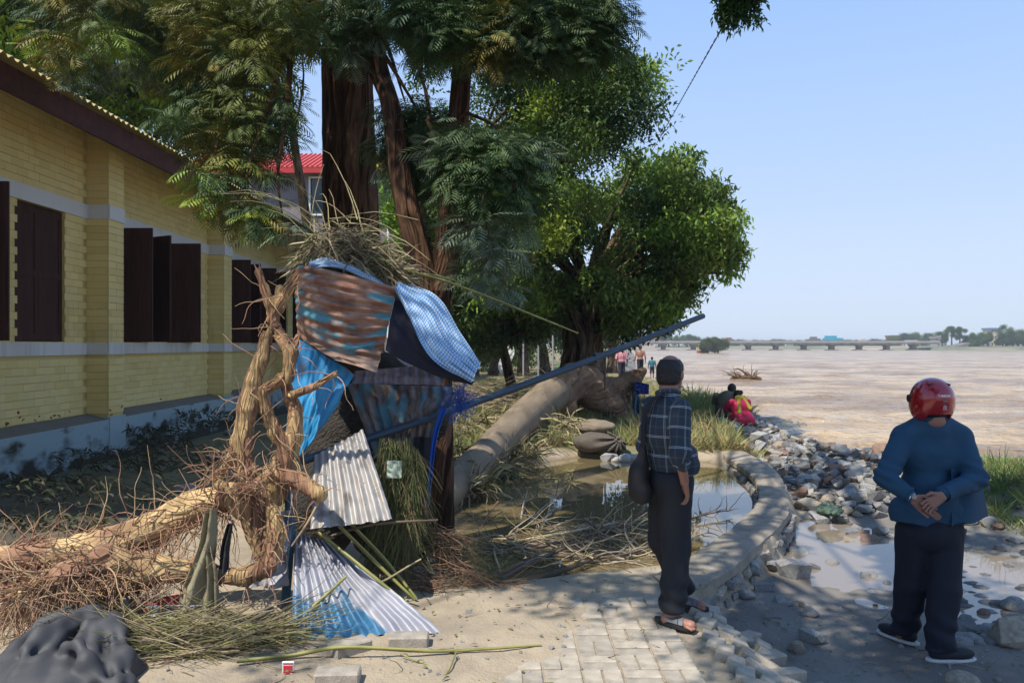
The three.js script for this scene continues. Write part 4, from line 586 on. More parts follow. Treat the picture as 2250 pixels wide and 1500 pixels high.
function curl(p, dir, len, wig, n = 7, r = R, grav = .08) { const out = [p.clone()]; let d = dir.clone().normalize(), q = p.clone(); for (let i = 0; i < n; i++) { d.add(V(rr(-wig, wig, r), rr(-wig, wig, r) - grav, rr(-wig, wig, r))).normalize(); q = q.clone().addScaledVector(d, len / n); out.push(q); } return out; }
{ // rusted roofing sheet wrapped round the top of the pile
  const A = new Acc(); const top = [P(650, 590, 6.35), P(668, 583, 6.0), P(750, 600, 5.85), P(872, 632, 6.0)], bot = [P(655, 738, 6.3), P(690, 765, 5.95), P(760, 792, 5.8), P(842, 775, 5.95)];
  const ct = new THREE.CatmullRomCurve3(top), cb = new THREE.CatmullRomCurve3(bot);
  A.sheet(60, 110, (u, v) => { const p = ct.getPoint(u).lerp(cb.getPoint(u), v), den = fb(u * 2.5, v * 2.5, 3, 3); return p.add(V(0, 0, .013 * Math.sin(v * 6.283 * 8.5 + .6 * den) * (1 - .5 * clamp(den * 3)) + .05 * den + .05 * Math.sin(Math.PI * v) )); }, .003);
  const t = thing('rusted_roof_sheet', 'rusty corrugated sheet with flaking turquoise paint at top of the debris', 'metal sheet'); mesh('sheet', A.geo(), M.rustBlue, t);
  mesh('bent_flap', quadSheet(P(668, 748, 5.95), P(838, 772, 5.8), P(828, 818, 5.72), P(735, 790, 5.68), { n: 2, along: 'u', amp: .02, rough: .03, seed: 8, nu: 30, nv: 20 }).geo(), std({ color: [.36, .235, .175], map: re(T.stone, 1, 2), roughness: .6 }), t);
}
{ // checked cloths and dark cloth on the right shoulder
  const drape = (up, lo, o = {}) => { const cu = new THREE.CatmullRomCurve3(up), cl = new THREE.CatmullRomCurve3(lo); return new Acc().sheet(o.nu || 60, o.nv || 30, (u, v) => { const p = cu.getPoint(u).lerp(cl.getPoint(u), v); return p.add(V(0, (o.f || .02) * fb(u * 2, v * (o.fv || 9), o.s || 1, 3), (o.f || .02) * 2 * fb(u * (o.fu || 3), v * (o.fv || 9), (o.s || 1) + 3, 3) + (o.b || 0) * Math.sin(Math.PI * v))); }, .003, o.su || 4, o.sv || 1.6).geo(); };
  tag(mesh('checked_cloth', drape([P(888, 620, 6.3), P(962, 652, 6.25), P(1010, 726, 6.15), P(1056, 800, 6.0)], [P(866, 636, 5.95), P(908, 716, 5.8), P(950, 788, 5.75), P(1036, 842, 5.8)], { s: 3, su: 4, sv: 1.8, f: .04, b: .1 }), M.check), 'blue and white checked cloth draped down the right shoulder of the debris', 'cloth');
  tag(mesh('pale_plastic_sheet', drape([P(685, 572, 6.3), P(720, 556, 6.4), P(800, 585, 6.4), P(890, 640, 6.4)], [P(680, 590, 6.1), P(730, 588, 6.08), P(800, 612, 6.08), P(880, 650, 6.2)], { s: 5, su: 4, sv: 1.2, f: .03, b: .06 }), M.checkPale), 'pale blue woven plastic sheet showing above the rusty sheet', 'plastic sheet');
  tag(mesh('dark_cloth', drape([P(872, 640, 6.06), P(915, 690, 6.05), P(960, 765, 6.02), P(1042, 838, 6.0)], [P(848, 770, 5.95), P(880, 790, 5.9), P(950, 822, 5.9), P(1035, 846, 5.95)], { s: 8, f: .02, fv: 3, b: .08 }), M.navy), 'dark navy cloth stretched below the checked cloth', 'cloth');
  tag(mesh('blue_tarpaulin', drape([P(650, 742, 5.98), P(690, 765, 5.9), P(730, 790, 5.86), P(778, 822, 5.85)], [P(622, 1022, 5.85), P(640, 1015, 5.82), P(672, 985, 5.8), P(735, 900, 5.82)], { s: 11, f: .035, fu: 7, fv: 2, su: 1, sv: 1, nv: 50, b: .03 }), M.tarp), 'bright blue tarpaulin hanging behind the upright root', 'tarpaulin');
}
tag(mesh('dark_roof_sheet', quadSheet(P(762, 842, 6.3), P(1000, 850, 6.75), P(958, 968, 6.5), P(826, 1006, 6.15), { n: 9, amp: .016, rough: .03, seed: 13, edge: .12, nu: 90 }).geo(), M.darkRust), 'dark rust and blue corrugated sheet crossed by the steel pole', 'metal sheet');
tag(mesh('grey_roof_strip', quadSheet(P(780, 815, 6.0), P(965, 800, 6.25), P(975, 846, 6.2), P(772, 842, 5.98), { n: 9, amp: .014, seed: 14, rough: .02, nu: 70, nv: 10 }).geo(), std({ color: [.22, .21, .27], map: re(T.stone, 2, 1), roughness: .5 })), 'lilac grey strip of corrugated sheet under the dark cloth', 'metal sheet');
tag(mesh('grey_roof_sheet', quadSheet(P(690, 1002, 5.62), P(797, 943, 5.72), P(862, 1142, 5.32), P(682, 1162, 5.2), { n: 7.5, amp: .014, rough: .022, seed: 15, edge: .03, nu: 90, nv: 50, face: V(.1, .35, .93) }).geo(), M.greyTin), 'pale grey corrugated sheet leaning in full sun in mid debris', 'metal sheet');
{
  const TLp = P(648, 1168, 5.45), TRp = P(732, 1196, 5.5), BRp = G(975, 1392, .02), BLp = G(640, 1408, .01);
  const A = quadSheet(TLp, TRp, BRp, BLp, { n: 9, amp: .02, rough: .035, seed: 17, edge: .05, nu: 110, nv: 70, face: V(.15, .6, .78) });
  tag(mesh('fallen_roof_sheet', A.geo(), M.blueTin), 'blue and grey corrugated sheet fanning out onto the sand', 'metal sheet');
  tag(mesh('crumpled_sheet', quadSheet(P(560, 1130, 5.5), P(640, 1120, 5.4), P(632, 1290, 5.2), P(545, 1290, 5.3), { n: 2, amp: .03, rough: .09, seed: 19, nu: 40, nv: 40 }).geo(), std({ color: [.40, .41, .46], map: re(T.stone, 1, 1), roughness: .5 })), 'crumpled pale metal sheet wedged behind the yellow root', 'metal sheet');
  tag(mesh('blue_post', tubeGeo([V(P(637, 1000, 5.5).x, -.05, -5.35), P(637, 1180, 5.4), P(634, 1080, 5.5), P(632, 1000, 5.6)], .03, { n: 10, seg: 8 }), std({ color: [.04, .15, .25], map: T.grain, roughness: .6 })), 'blue painted post standing beside the fallen roof sheet', 'post');
}
{ // long steel pole across the picture
  const a = P(664, 1012, 5.58), b = P(1545, 694, 9.3), dir = b.clone().sub(a), L = dir.length(), t = thing('steel_pole', 'long blue grey steel pole jutting out over the pond towards the sky', 'pole', a);
  t.quaternion.setFromUnitVectors(V(1, 0, 0), dir.normalize());
  mesh('tube', new THREE.CatmullRomCurve3([V(0, 0, 0), V(L * .4, -.035, 0), V(L * .7, -.03, 0), V(L, 0, 0)]) && new Acc().tube([V(0, 0, 0), V(L * .3, -.03, 0), V(L * .65, -.03, 0), V(L, 0, 0)], .031, { n: 40, seg: 10, rough: .02 }).geo(), M.steel, t);
  for (const s of [.62, .86]) mesh('weld_stub', boxGeo(.05, .085, .05), M.steel, t, L * s, -.03 * (1 - Math.abs(s - .5)), 0);
}
// reed and bamboo poles
[[[900, 596, 6.3], [1000, 625, 6.5], [1270, 732, 7.2], .011, 'reed', 'long green reed sloping from the heap top toward the large tree'], [[905, 600, 6.4], [960, 606, 6.6], [1010, 620, 6.8], .009, 'reed', 'short green reed beside the long one at the heap top'], [[700, 1170, 5.35], [800, 1250, 5.2], [900, 1330, 5.1], .013, 'reed', 'green reed stem leaning onto the fallen sheet, leftmost of three'], [[745, 1155, 5.4], [830, 1240, 5.4], [912, 1318, 5.35], .013, 'reed', 'green reed stem beside the dark hollow, middle of three'], [[770, 1150, 5.5], [850, 1235, 5.5], [915, 1315, 5.45], .013, 'reed', 'green reed stem nearest the hanging grass, rightmost of three'], [[612, 1394, 4.95], [680, 1340, 4.98], [760, 1266, 5.1], .013, 'reed', 'green reed with side shoot lying up against the blue sheet'], [[720, 1180, 5.5], [800, 1285, 5.3], [925, 1228, 5.5], .008, 'reedPale', 'thin bent yellow stalk bowed in front of the hollow'], [[718, 1180, 5.6], [820, 1152, 5.4], [962, 1142, 5.5], .009, 'twigDark', 'straight brown stick held level in front of the black cloth'], [[300, 1466, 4.55], [450, 1480, 4.45], [650, 1503, 4.3], .013, 'reedPale', 'pale peeled stick lying along the bottom edge'], [[438, 1488, 4.5], [510, 1435, 4.65], [585, 1380, 4.85], .010, 'reedPale', 'pale dry stick sloping up out of the straw heap'], [[655, 640, 6.0], [690, 590, 6.3], [690, 480, 6.5], .009, 'reedPale', 'dry stalk standing up from the heap beside the thick trunk'], [[520, 1275, 5.15], [600, 1330, 5.1], [650, 1365, 5.05], .008, 'twig', 'thin dead branch crossing the dark gap by the blue sheet'], [[710, 1080, 5.2], [680, 1140, 5.15], [640, 1200, 5.15], .008, 'rootlet2', 'thin crooked root hanging from the broken stub']].forEach(([a, b, c, r, m, label]) => tag(mesh('stalk', tubeGeo([P(...a), P(...b), P(...c)], [r, r, r * .7], { n: 14, seg: 6, rough: .06 }), M[m]), label, 'stalk', 'loose stalks of the debris'));
{
  const g = (x, y, h) => G(x, y, h), A = new Acc(); A.tube([g(520, 1452, .02), g(640, 1440, .03), g(742, 1422, .085), g(960, 1430, .045), g(1190, 1417, .02)], [.012, .012, .011, .010, .006], { n: 30, seg: 7, rough: .05 }); A.tube([g(880, 1437, .05), g(925, 1455, .03), g(962, 1466, .01)], [.005, .003], { n: 6, seg: 5 }); A.tube([g(966, 1498, .0), g(985, 1475, .03), g(1002, 1432, .05)], [.004, .005], { n: 6, seg: 5 });
  tag(mesh('long_reed', A.geo(), M.reed), 'long green reed lying across the sand in front of the pavers', 'stalk');
}
{ // upright root stump
  const q = l => l.map(([x, y, d]) => P(x, y, d)), m = l => l.map(v => v / PM * 4.6);
  const pr = [
    ...chain(q([[568, 598, 5.5], [592, 670, 5.5], [604, 720, 5.5], [640, 775, 5.45], [632, 828, 5.45], [600, 845, 5.42], [575, 862, 5.4]]), m([11, 14, 16, 17, 17, 15, 15])),
    ...chain(q([[650, 612, 5.5], [628, 652, 5.5], [604, 690, 5.5]]), m([9, 13, 12])), ...chain(q([[614, 634, 5.55], [606, 672, 5.52]]), m([8, 10])),
    ...chain(q([[588, 735, 5.45], [574, 790, 5.42], [556, 840, 5.4], [541, 900, 5.38], [531, 970, 5.36], [546, 1040, 5.34]]), m([13, 17, 20, 25, 26, 24])),
    ...chain(q([[575, 860, 5.4], [585, 900, 5.42], [605, 950, 5.42], [628, 985, 5.42], [600, 1040, 5.4]]), m([15, 17, 18, 18, 20])),
    ...chain(q([[640, 775, 5.5], [655, 740, 5.55]]), m([12, 9])), ...chain(q([[625, 840, 5.5], [648, 900, 5.48], [648, 960, 5.45], [625, 1020, 5.42], [600, 1080, 5.4]]), m([14, 18, 22, 30, 38])),
    ...chain(q([[640, 868, 5.42], [690, 850, 5.4], [735, 822, 5.38]]), m([9, 8, 6])),
    ...chain(q([[605, 1045, 5.35], [660, 1056, 5.25], [702, 1086, 5.15]]), m([22, 21, 20])),
    ...chain(q([[475, 1062, 5.25], [530, 1080, 5.2], [570, 1066, 5.22], [590, 1040, 5.25]]), m([12, 17, 16, 12])),
    ...chain(q([[546, 1040, 5.34], [560, 1110, 5.36], [575, 1170, 5.35], [585, 1215, 5.28]]), m([30, 42, 40, 32])),
    ...chain(q([[500, 1095, 5.35], [540, 1110, 5.34], [575, 1110, 5.36]]), m([32, 34, 30])),
    ...chain(q([[598, 1120, 5.2], [608, 1180, 5.16], [590, 1240, 5.1], [540, 1268, 5.06], [478, 1262, 5.05], [430, 1235, 5.08]]), m([16, 22, 23, 22, 20, 18])),
    ...chain(q([[520, 960, 5.35], [505, 1010, 5.3], [480, 1050, 5.3]]), m([9, 10, 12])), ...chain(q([[600, 720, 5.5], [580, 745, 5.47]]), m([10, 12])),
  ];
  const t = thing('upturned_root', 'upright pale brown tangle of broken roots in front of the debris', 'tree root');
  mesh('root', isoGeo(pr, { cell: .0075, k: .016, warp: p => .026 * fb(p.x * 12, p.y * 6, p.z * 12, 3) + .009 * fb(p.x * 45, p.y * 9, p.z * 45, 2), uv: p => [Math.atan2(p.x + 1.6, p.z + 5.45) * .35 + p.x, p.y] }), M.rootPale, t);
  const A = new Acc(), B = new Acc(), r = rng(77);
  for (let i = 0; i < 260; i++) { const b = pick(pr, r), p = b.a.clone().lerp(b.b, r()), big = p.y < 1.15; if (!big && r() < .6) continue; const o = rdir(r); o.z = Math.abs(o.z); (r() < .5 ? A : B).tube(curl(p.addScaledVector(o, b.ra * .8), o, rr(.08, .34, r), .38, 7, r, .1), [.0042, .0015], { n: 9, seg: 4, cap: false }); }
  const S = new Acc(); for (let i = 0; i < 150; i++) { const b = pick(pr, r), o = rdir(r); o.z = Math.abs(o.z); const al = b.b.clone().sub(b.a), L_ = al.length(); if (L_ < .04) continue; const u0 = rr(-.4, .3, r), u1 = rr(.7, 1.4, r), pts = [0, .33, .66, 1].map(k => b.a.clone().addScaledVector(al, lerp(u0, u1, k)).addScaledVector(o.clone().add(rdir(r).multiplyScalar(.35)).normalize(), lerp(b.ra, b.rb, k) * rr(.9, 1.12, r))); S.tube(pts, [.003, rr(.005, .011, r), rr(.005, .010, r), .003], { n: 10, seg: 6, rough: .25, cap: false }); }
  mesh('bark_strips', S.geo(), std({ color: [.34, .20, .12], map: re(T.wood, 5, 3), roughness: .95 }), t).userData.kind = 'stuff';
  for (let i = 0; i < 70; i++) A.tube(curl(P(rr(440, 600, r), rr(1010, 1140, r), rr(5.1, 5.3, r)), rdir(r).add(V(-.5, .2, .3)), rr(.12, .35, r), .2, 5, r, .05), [.004, .002], { n: 5, seg: 4, cap: false });
  mesh('rootlets', A.geo(), M.rootlet, t); mesh('rootlets', B.geo(), M.rootlet2, t); for (const o of t.children) if (o.name === 'rootlets') o.userData.kind = 'stuff';
}
{ // fibrous root logs lying to the left
  const q = l => l.map(([x, y, d]) => P(x, y, d)), m = l => l.map(v => v / PM * 4.8), r = rng(78);
  const log = (name, label, pts, rad, n) => {
    const pr = chain(q(pts), m(rad)), t = thing(name, label, 'log'); mesh('log', isoGeo(pr, { cell: .011, k: .03, warp: p => .03 * fb(p.x * 7, p.y * 9, p.z * 9, 3), uv: p => [p.y + p.z, p.x] }), M.root, t);
    const A = new Acc(), B = new Acc(); for (let i = 0; i < n; i++) { const b = pick(pr, r), p = b.a.clone().lerp(b.b, r()), o = rdir(r); o.z = Math.abs(o.z) * .8; const al = b.b.clone().sub(b.a).normalize(); const down = r() < .45; (r() < .6 ? A : B).tube(curl(p.addScaledVector(o, b.ra), down ? V(o.x * .5, -.6, o.z) : o.multiplyScalar(.5).addScaledVector(al, rr(-1, 1, r)), rr(.15, .5, r), .42, 8, r, down ? .12 : .02), [.0045 * rr(.6, 1.5, r), .0014], { n: 10, seg: 4, cap: false }); }
    for (const [X, mm] of [[A, M.rootlet], [B, M.rootlet2]]) mesh('rootlets', X.geo(), mm, t).userData.kind = 'stuff';
  };
  log('root_log', 'hairy brown root log lying left of the upright root', [[490, 1098, 5.4], [420, 1118, 5.4], [340, 1160, 5.35], [240, 1200, 5.3], [120, 1215, 5.25], [0, 1232, 5.2], [-90, 1245, 5.2]], [34, 42, 40, 42, 36, 32, 28], 420);
  log('root_log', 'pale broken root with chewed end pointing at the lower corner', [[420, 1252, 5.1], [320, 1250, 5.05], [230, 1232, 5.0], [140, 1262, 4.95], [80, 1292, 4.9], [36, 1312, 4.85]], [26, 32, 34, 30, 22, 13], 330);
  log('root_log', 'thin shaded root underneath the two root logs', [[330, 1275, 5.3], [220, 1300, 5.2], [100, 1300, 5.2], [-40, 1270, 5.2]], [20, 24, 24, 26], 200);
}
// hay, straw and grass caught in the debris
function hay(name, label, spots, n, len, mats, { seed = 1, blade = false, dirs = null, grav = .1, wig = .25, rad = .0028 } = {}) {
  const t = thing(name, label, name.split('_').pop(), V(0, 0, 0), null, 'stuff'), r = rng(seed), acc = mats.map(() => new Acc());
  for (let i = 0; i < n; i++) { const [x, y, d, sx, sy, sd] = pick(spots, r), p = P(x + rr(-sx, sx, r), y + rr(-sy, sy, r), d + rr(-sd, sd, r)), dr = dirs ? pick(dirs, r).clone().add(rdir(r).multiplyScalar(.5)) : rdir(r), c = curl(p, dr, len * rr(.5, 1.4, r), wig, 5, r, grav); const A = pick(acc, r); blade && r() < .5 ? A.blade(c, rad * 5, rdir(r)) : A.tube(c, [rad * rr(.6, 1.6, r), rad * .4], { n: 5, seg: 3, cap: false }); }
  acc.forEach((A, k) => mesh('strands', A.geo(), mats[k], t)); return t;
}
hay('grass_heap', 'heap of dead grass draped over the top of the debris', [[715, 540, 6.35, 34, 26, .15], [755, 525, 6.4, 45, 26, .2], [815, 558, 6.4, 40, 24, .2], [855, 595, 6.35, 24, 18, .15], [682, 575, 6.4, 12, 30, .1], [780, 560, 6.35, 60, 18, .15]], 1900, .21, [M.grass, M.brownGrass, M.strawDry, M.brownGrass], { seed: 5, blade: true, dirs: [V(1, -.5, .2), V(-1, -.4, .3), V(.8, -.2, .4), V(-.3, -.9, .2), V(.6, .1, .1)] });
hay('grass_stalks', 'long dry grass stalks sticking up from the heap beside the trunk', [[740, 500, 6.4, 60, 20, .2], [700, 520, 6.4, 30, 20, .2]], 26, .75, [M.straw, M.reedPale], { seed: 6, dirs: [V(-.6, .8, 0), V(1, .3, .1), V(1.2, .1, 0), V(-.2, 1, .2)], grav: .22, wig: .12, rad: .005 });
hay('hanging_grass', 'green weed mass hanging inside the right side of the debris', [[870, 1010, 5.95, 35, 50, .1], [880, 1090, 5.9, 38, 60, .1], [860, 1170, 5.85, 40, 50, .1], [900, 1040, 6, 18, 60, .06]], 2400, .3, [M.grass, M.brownGrass, std({ color: [.085, .12, .03] })], { seed: 7, dirs: [V(0, -1, .2), V(.3, -1, 0), V(-.2, -1, .3)], wig: .18, rad: .003 });
hay('straw_heap', 'flattened heap of yellow straw on the sand before the root', [[330, 1420, 4.72, 110, 26, .12], [450, 1405, 4.75, 110, 22, .12], [560, 1400, 4.8, 60, 22, .1], [400, 1440, 4.62, 110, 16, .08], [300, 1385, 4.85, 80, 18, .1]], 1500, .42, [M.straw, M.strawDry, M.reed, M.brownGrass], { seed: 8, dirs: [V(1, .02, .1), V(-1, .03, .1), V(1, .1, -.3), V(-1, .12, .35)], grav: .015, wig: .14, rad: .0038 });
hay('root_litter', 'reddish root fibres spread along the pond edge beside the black cloth', [[960, 1190, 6.1, 24, 30, .15], [980, 1260, 6.0, 50, 26, .15], [1050, 1292, 5.9, 80, 16, .1], [930, 1300, 5.8, 30, 26, .12]], 1100, .3, [M.rootlet, M.twigDark, M.brownGrass], { seed: 9, dirs: [V(1, -.1, .1), V(-1, 0, .2), V(.8, -.3, .5)], grav: .05, wig: .3, rad: .003 });
hay('weed_bank', 'dark weeds and litter growing along the foot of the plinth', [[80, 1070, 9.2, 110, 24, .5], [230, 1010, 10.3, 110, 22, .6], [350, 960, 12, 70, 20, .6], [450, 920, 13.5, 60, 18, .6], [200, 1080, 8, 180, 30, .5], [400, 1010, 9.5, 110, 30, .5], [120, 1150, 7, 120, 20, .3]], 1900, .12, [std({ color: [.035, .04, .016] }), std({ color: [.06, .05, .03] }), std({ color: [.03, .04, .016] })], { seed: 10, blade: true, dirs: [V(.6, .5, .2), V(-.6, .5, 0), V(0, .7, .5), V(.9, .2, .2)], grav: .2, rad: .0045 });
{ // torn cloths and strips
  const strip = (pts, w, f, s) => { const c = new THREE.CatmullRomCurve3(pts); return new Acc().sheet(14, 40, (u, v) => { const p = c.getPoint(v), ww = w[0] + (w[1] - w[0]) * v; return p.add(V((u - .5) * ww, 0, f * Math.sin(u * 9 + v * 3 + s) + f * fb(u * 5, v * 6, s, 3))); }, .003).geo(); };
  tag(mesh('burlap_sack', strip([P(462, 1120, 5.05), P(455, 1200, 5.0), P(430, 1290, 4.98), P(415, 1368, 4.95)], [.05, .22], .03, 2), M.burlap), 'frayed pale sack hanging from the roots above the straw', 'sack');
  tag(mesh('burlap_strip', strip([P(455, 1200, 4.99), P(466, 1260, 4.97), P(470, 1385, 4.95)], [.05, .07], .02, 5), M.burlap), 'narrow frayed sacking strip beside the hanging sack', 'sack');
  tag(mesh('black_rag', strip([P(505, 1150, 5.06), P(495, 1200, 5.05), P(490, 1270, 5.0)], [.03, .06], .015, 7), M.black), 'black rag strip hanging in the roots', 'rag');
  tag(mesh('black_curtain', strip([P(935, 960, 6.35), P(925, 1060, 6.3), P(918, 1150, 6.28), P(915, 1245, 6.25)], [.17, .16], .03, 9), M.black), 'black cloth hanging down at the right end of the debris', 'cloth');
  tag(mesh('blue_ribbon', strip([P(975, 890, 6.3), P(955, 960, 6.28), P(944, 1060, 6.24), P(935, 1140, 6.22)], [.05, .018], .012, 4), std({ color: [.01, .09, .45], roughness: .6 })), 'bright blue plastic ribbon beside the black cloth', 'ribbon');
  const N = new Acc(), r = rng(5); for (let i = 0; i < 160; i++) N.tube(curl(P(rr(1000, 1022, r), rr(855, 905, r), rr(6.25, 6.4, r)), rdir(r), .16, .6, 6, r, .06), .0022, { n: 7, seg: 3, cap: false });
  tag(mesh('blue_net', N.geo(), std({ color: [.03, .11, .42] })), 'tuft of torn blue netting hanging below the pole', 'net');
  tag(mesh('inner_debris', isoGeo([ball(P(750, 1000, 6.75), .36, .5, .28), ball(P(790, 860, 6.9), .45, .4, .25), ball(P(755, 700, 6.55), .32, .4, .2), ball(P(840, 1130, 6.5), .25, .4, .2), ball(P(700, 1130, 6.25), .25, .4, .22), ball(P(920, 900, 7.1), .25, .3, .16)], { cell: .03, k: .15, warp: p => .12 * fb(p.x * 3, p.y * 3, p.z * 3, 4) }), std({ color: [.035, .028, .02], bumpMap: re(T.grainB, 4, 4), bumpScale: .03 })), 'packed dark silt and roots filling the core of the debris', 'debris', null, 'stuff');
  // crumpled dark grey fabric at the lower corner
  const gf = (x, y, h) => { const g = G(x, y, .02); g.y = h; return g; }, folds = [], fr_ = rng(64);
  for (const [x0, y0, x1, y1, x2, y2] of [[205, 1412, 90, 1418, -20, 1470], [200, 1420, 110, 1440, -10, 1500], [205, 1425, 130, 1455, 40, 1520], [215, 1425, 160, 1468, 110, 1530], [225, 1425, 205, 1465, 190, 1530], [232, 1420, 250, 1460, 262, 1520], [228, 1412, 268, 1440, 288, 1500], [190, 1410, 130, 1400, 50, 1425], [160, 1430, 100, 1465, 60, 1490], [120, 1450, 60, 1480, 10, 1530], [150, 1480, 190, 1500, 240, 1510]]) folds.push(...chain([gf(x0, y0, .15 + .05 * fr_()), gf((x0 + x1) / 2, (y0 + y1) / 2 - 4, .15 + .05 * fr_()), gf(x1, y1, .11 + .05 * fr_()), gf((x1 + x2) / 2, (y1 + y2) / 2, .06 + .03 * fr_()), gf(x2, y2, .01)], [.035, .04, .034, .03, .025].map(v => v * rr(.55, 1.0, fr_)), .045));
  const clothG = isoGeo([ball(gf(140, 1470, .0), .40, .115, .36), ball(gf(210, 1440, .02), .2, .125, .2), ...folds], { cell: .0095, k: .03, warp: p => .018 * fb(p.x * 5, p.y * 5, p.z * 5, 2) + .012 * Math.sin(p.x * 26 + p.z * 14 + 7 * fb(p.x * 2.5, 1, p.z * 2.5, 2)) });
  tag(mesh('grey_fabric', clothG, std({ color: [.055, .057, .064], map: T.grain, bumpMap: re(T.weave, 6, 6), bumpScale: .0012, roughness: .6 })), 'crumpled dark grey fabric lying at the lower corner', 'cloth');
  // small litter
  const k = thing('snack_packet', 'small red and white packet standing on the sand', 'packet', G(633, 1482, 0)); const wr = std({ color: [.72, .68, .68], roughness: .3 }), rd = std({ color: [.52, .03, .05], roughness: .3 });
  mesh('wrapper', chamfer(.064, .068, .012, .004), wr, k, 0, .036, 0); mesh('print', chamfer(.048, .044, .003, .001), rd, k, 0, .030, .007); mesh('stripe', chamfer(.05, .009, .003, .001), rd, k, 0, .061, .007);
  tag(mesh('red_bag', new Acc().sheet(14, 10, (u, v) => P(lerp(312, 402, u), lerp(1318, 1345, v) - 14 * u, 5.0 + .05 * fb(u * 4, v * 4)), .004).geo(), std({ color: [.30, .015, .025], roughness: .4 })), 'dark red plastic bag in the shadow below the roots', 'bag');
  tag(mesh('white_bag', new Acc().sheet(20, 14, (u, v) => P(lerp(322, 450, u), lerp(1330, 1400, v), 4.98 + .14 * fb(u * 4, v * 4, 2)), .004).geo(), std({ color: [.40, .43, .47], roughness: .45 })), 'grey-white plastic bag crumpled below the hanging sack', 'bag');
  tag(mesh('green_scrap', new Acc().sheet(8, 8, (u, v) => P(lerp(850, 882, u), lerp(1012, 1050, v), 5.78 + .05 * fb(u * 4, v * 4)), .003).geo(), std({ color: [.34, .42, .36], roughness: .5 })), 'pale green plastic scrap stuck in the hanging weeds', 'scrap');
  for (const [x, y, yaw, label] of [[898, 1424, .04, 'grey concrete block with tan top lying under the fallen sheet corner'], [768, 1440, .7, 'grey concrete block turned cornerwise under the long reed'], [742, 1506, .06, 'pale block cut by the bottom edge below the reed']]) { const m = mesh('concrete_block', chamfer(.225, .085, .12, .008), concrete[1]); m.position.copy(G(x, y, 0)); m.position.y = .038; m.rotation.y = yaw; tag(m, label, 'block', 'blocks before the debris'); }
}
// ---------------------------------------------------------------- people
const skin = std({ color: [.235, .115, .072], roughness: .55 }), skinRed = std({ color: [.30, .14, .095], roughness: .55 }), hairM = std({ color: [.012, .010, .010], roughness: .6, bumpMap: re(T.grainB, 12, 12), bumpScale: .004 });
// five-fingered hand: wrist, direction of fingers, palm normal; side = +1 thumb on (dir x normal) side
function hand(w, dir, nrm, side, s = 1, curlA = .35) {
  const d = dir.clone().normalize(), n = nrm.clone().addScaledVector(d, -nrm.dot(d)).normalize(), x = d.clone().cross(n).multiplyScalar(side), out = [], at = (a, b, c) => w.clone().addScaledVector(d, a * s).addScaledVector(x, b * s).addScaledVector(n, c * s);
  for (const b of [-.028, -.010, .010, .028]) out.push(bone(at(.0, b * .6, 0), at(.085, b, 0), .015 * s, .0115 * s, .012));
  [[-.031, .058, .0078], [-.011, .072, .0088], [.010, .076, .009], [.030, .068, .0088]].forEach(([b, L, r]) => { let p = at(.085, b, 0), a = curlA * .5; for (const f of [.45, .32, .25]) { const q = p.clone().addScaledVector(d, Math.cos(a) * L * f * s).addScaledVector(n, Math.sin(a) * L * f * s).addScaledVector(x, b * .06 * s); out.push(bone(p, q, r * s, r * .92 * s, .003)); p = q; a += curlA; } });
  const t0 = at(.022, .028, .004), t1 = at(.05, .055, .016), t2 = at(.078, .060, .026); out.push(bone(t0, t1, .013 * s, .0105 * s, .008), bone(t1, t2, .0105 * s, .0088 * s, .004));
  return out;
}
function headPrims(c, fw, s = 1) { // c: middle of the head; fw: unit facing
  const r = fw.clone().cross(V(0, 1, 0)).normalize(), at = (a, u, f) => c.clone().addScaledVector(r, a * s).add(V(0, u * s, 0)).addScaledVector(fw, f * s), q = new THREE.Quaternion().setFromUnitVectors(V(0, 0, 1), fw);
  return [ball(at(0, .025, -.01), .074 * s, .092 * s, .094 * s, q), ball(at(0, -.045, .03), .056 * s, .06 * s, .06 * s, q), ball(at(0, -.085, .055), .03 * s, .022 * s, .026 * s, q), bone(at(0, .005, .086), at(0, -.03, .108), .010 * s, .0145 * s, .012), ball(at(.034, .03, .078), .022 * s, .008 * s, .014 * s, q), ball(at(-.034, .03, .078), .022 * s, .008 * s, .014 * s, q), bone(at(-.018, -.062, .082), at(.018, -.062, .082), .008 * s, .008 * s, .006), ...[-1, 1].map(k => ball(at(k * .078, -.005, -.012), .011 * s, .032 * s, .02 * s, q, .008)), ...[-1, 1].map(k => ball(at(k * .032, .012, .083), .0115 * s, .0085 * s, .0085 * s, q, .002)), bone(at(0, -.05, -.035), at(0, -.13, -.04), .056 * s, .06 * s)];
}
const foldW = (a, fx, fy) => p => a * fb(p.x * fx, p.y * fy, p.z * fx, 3);
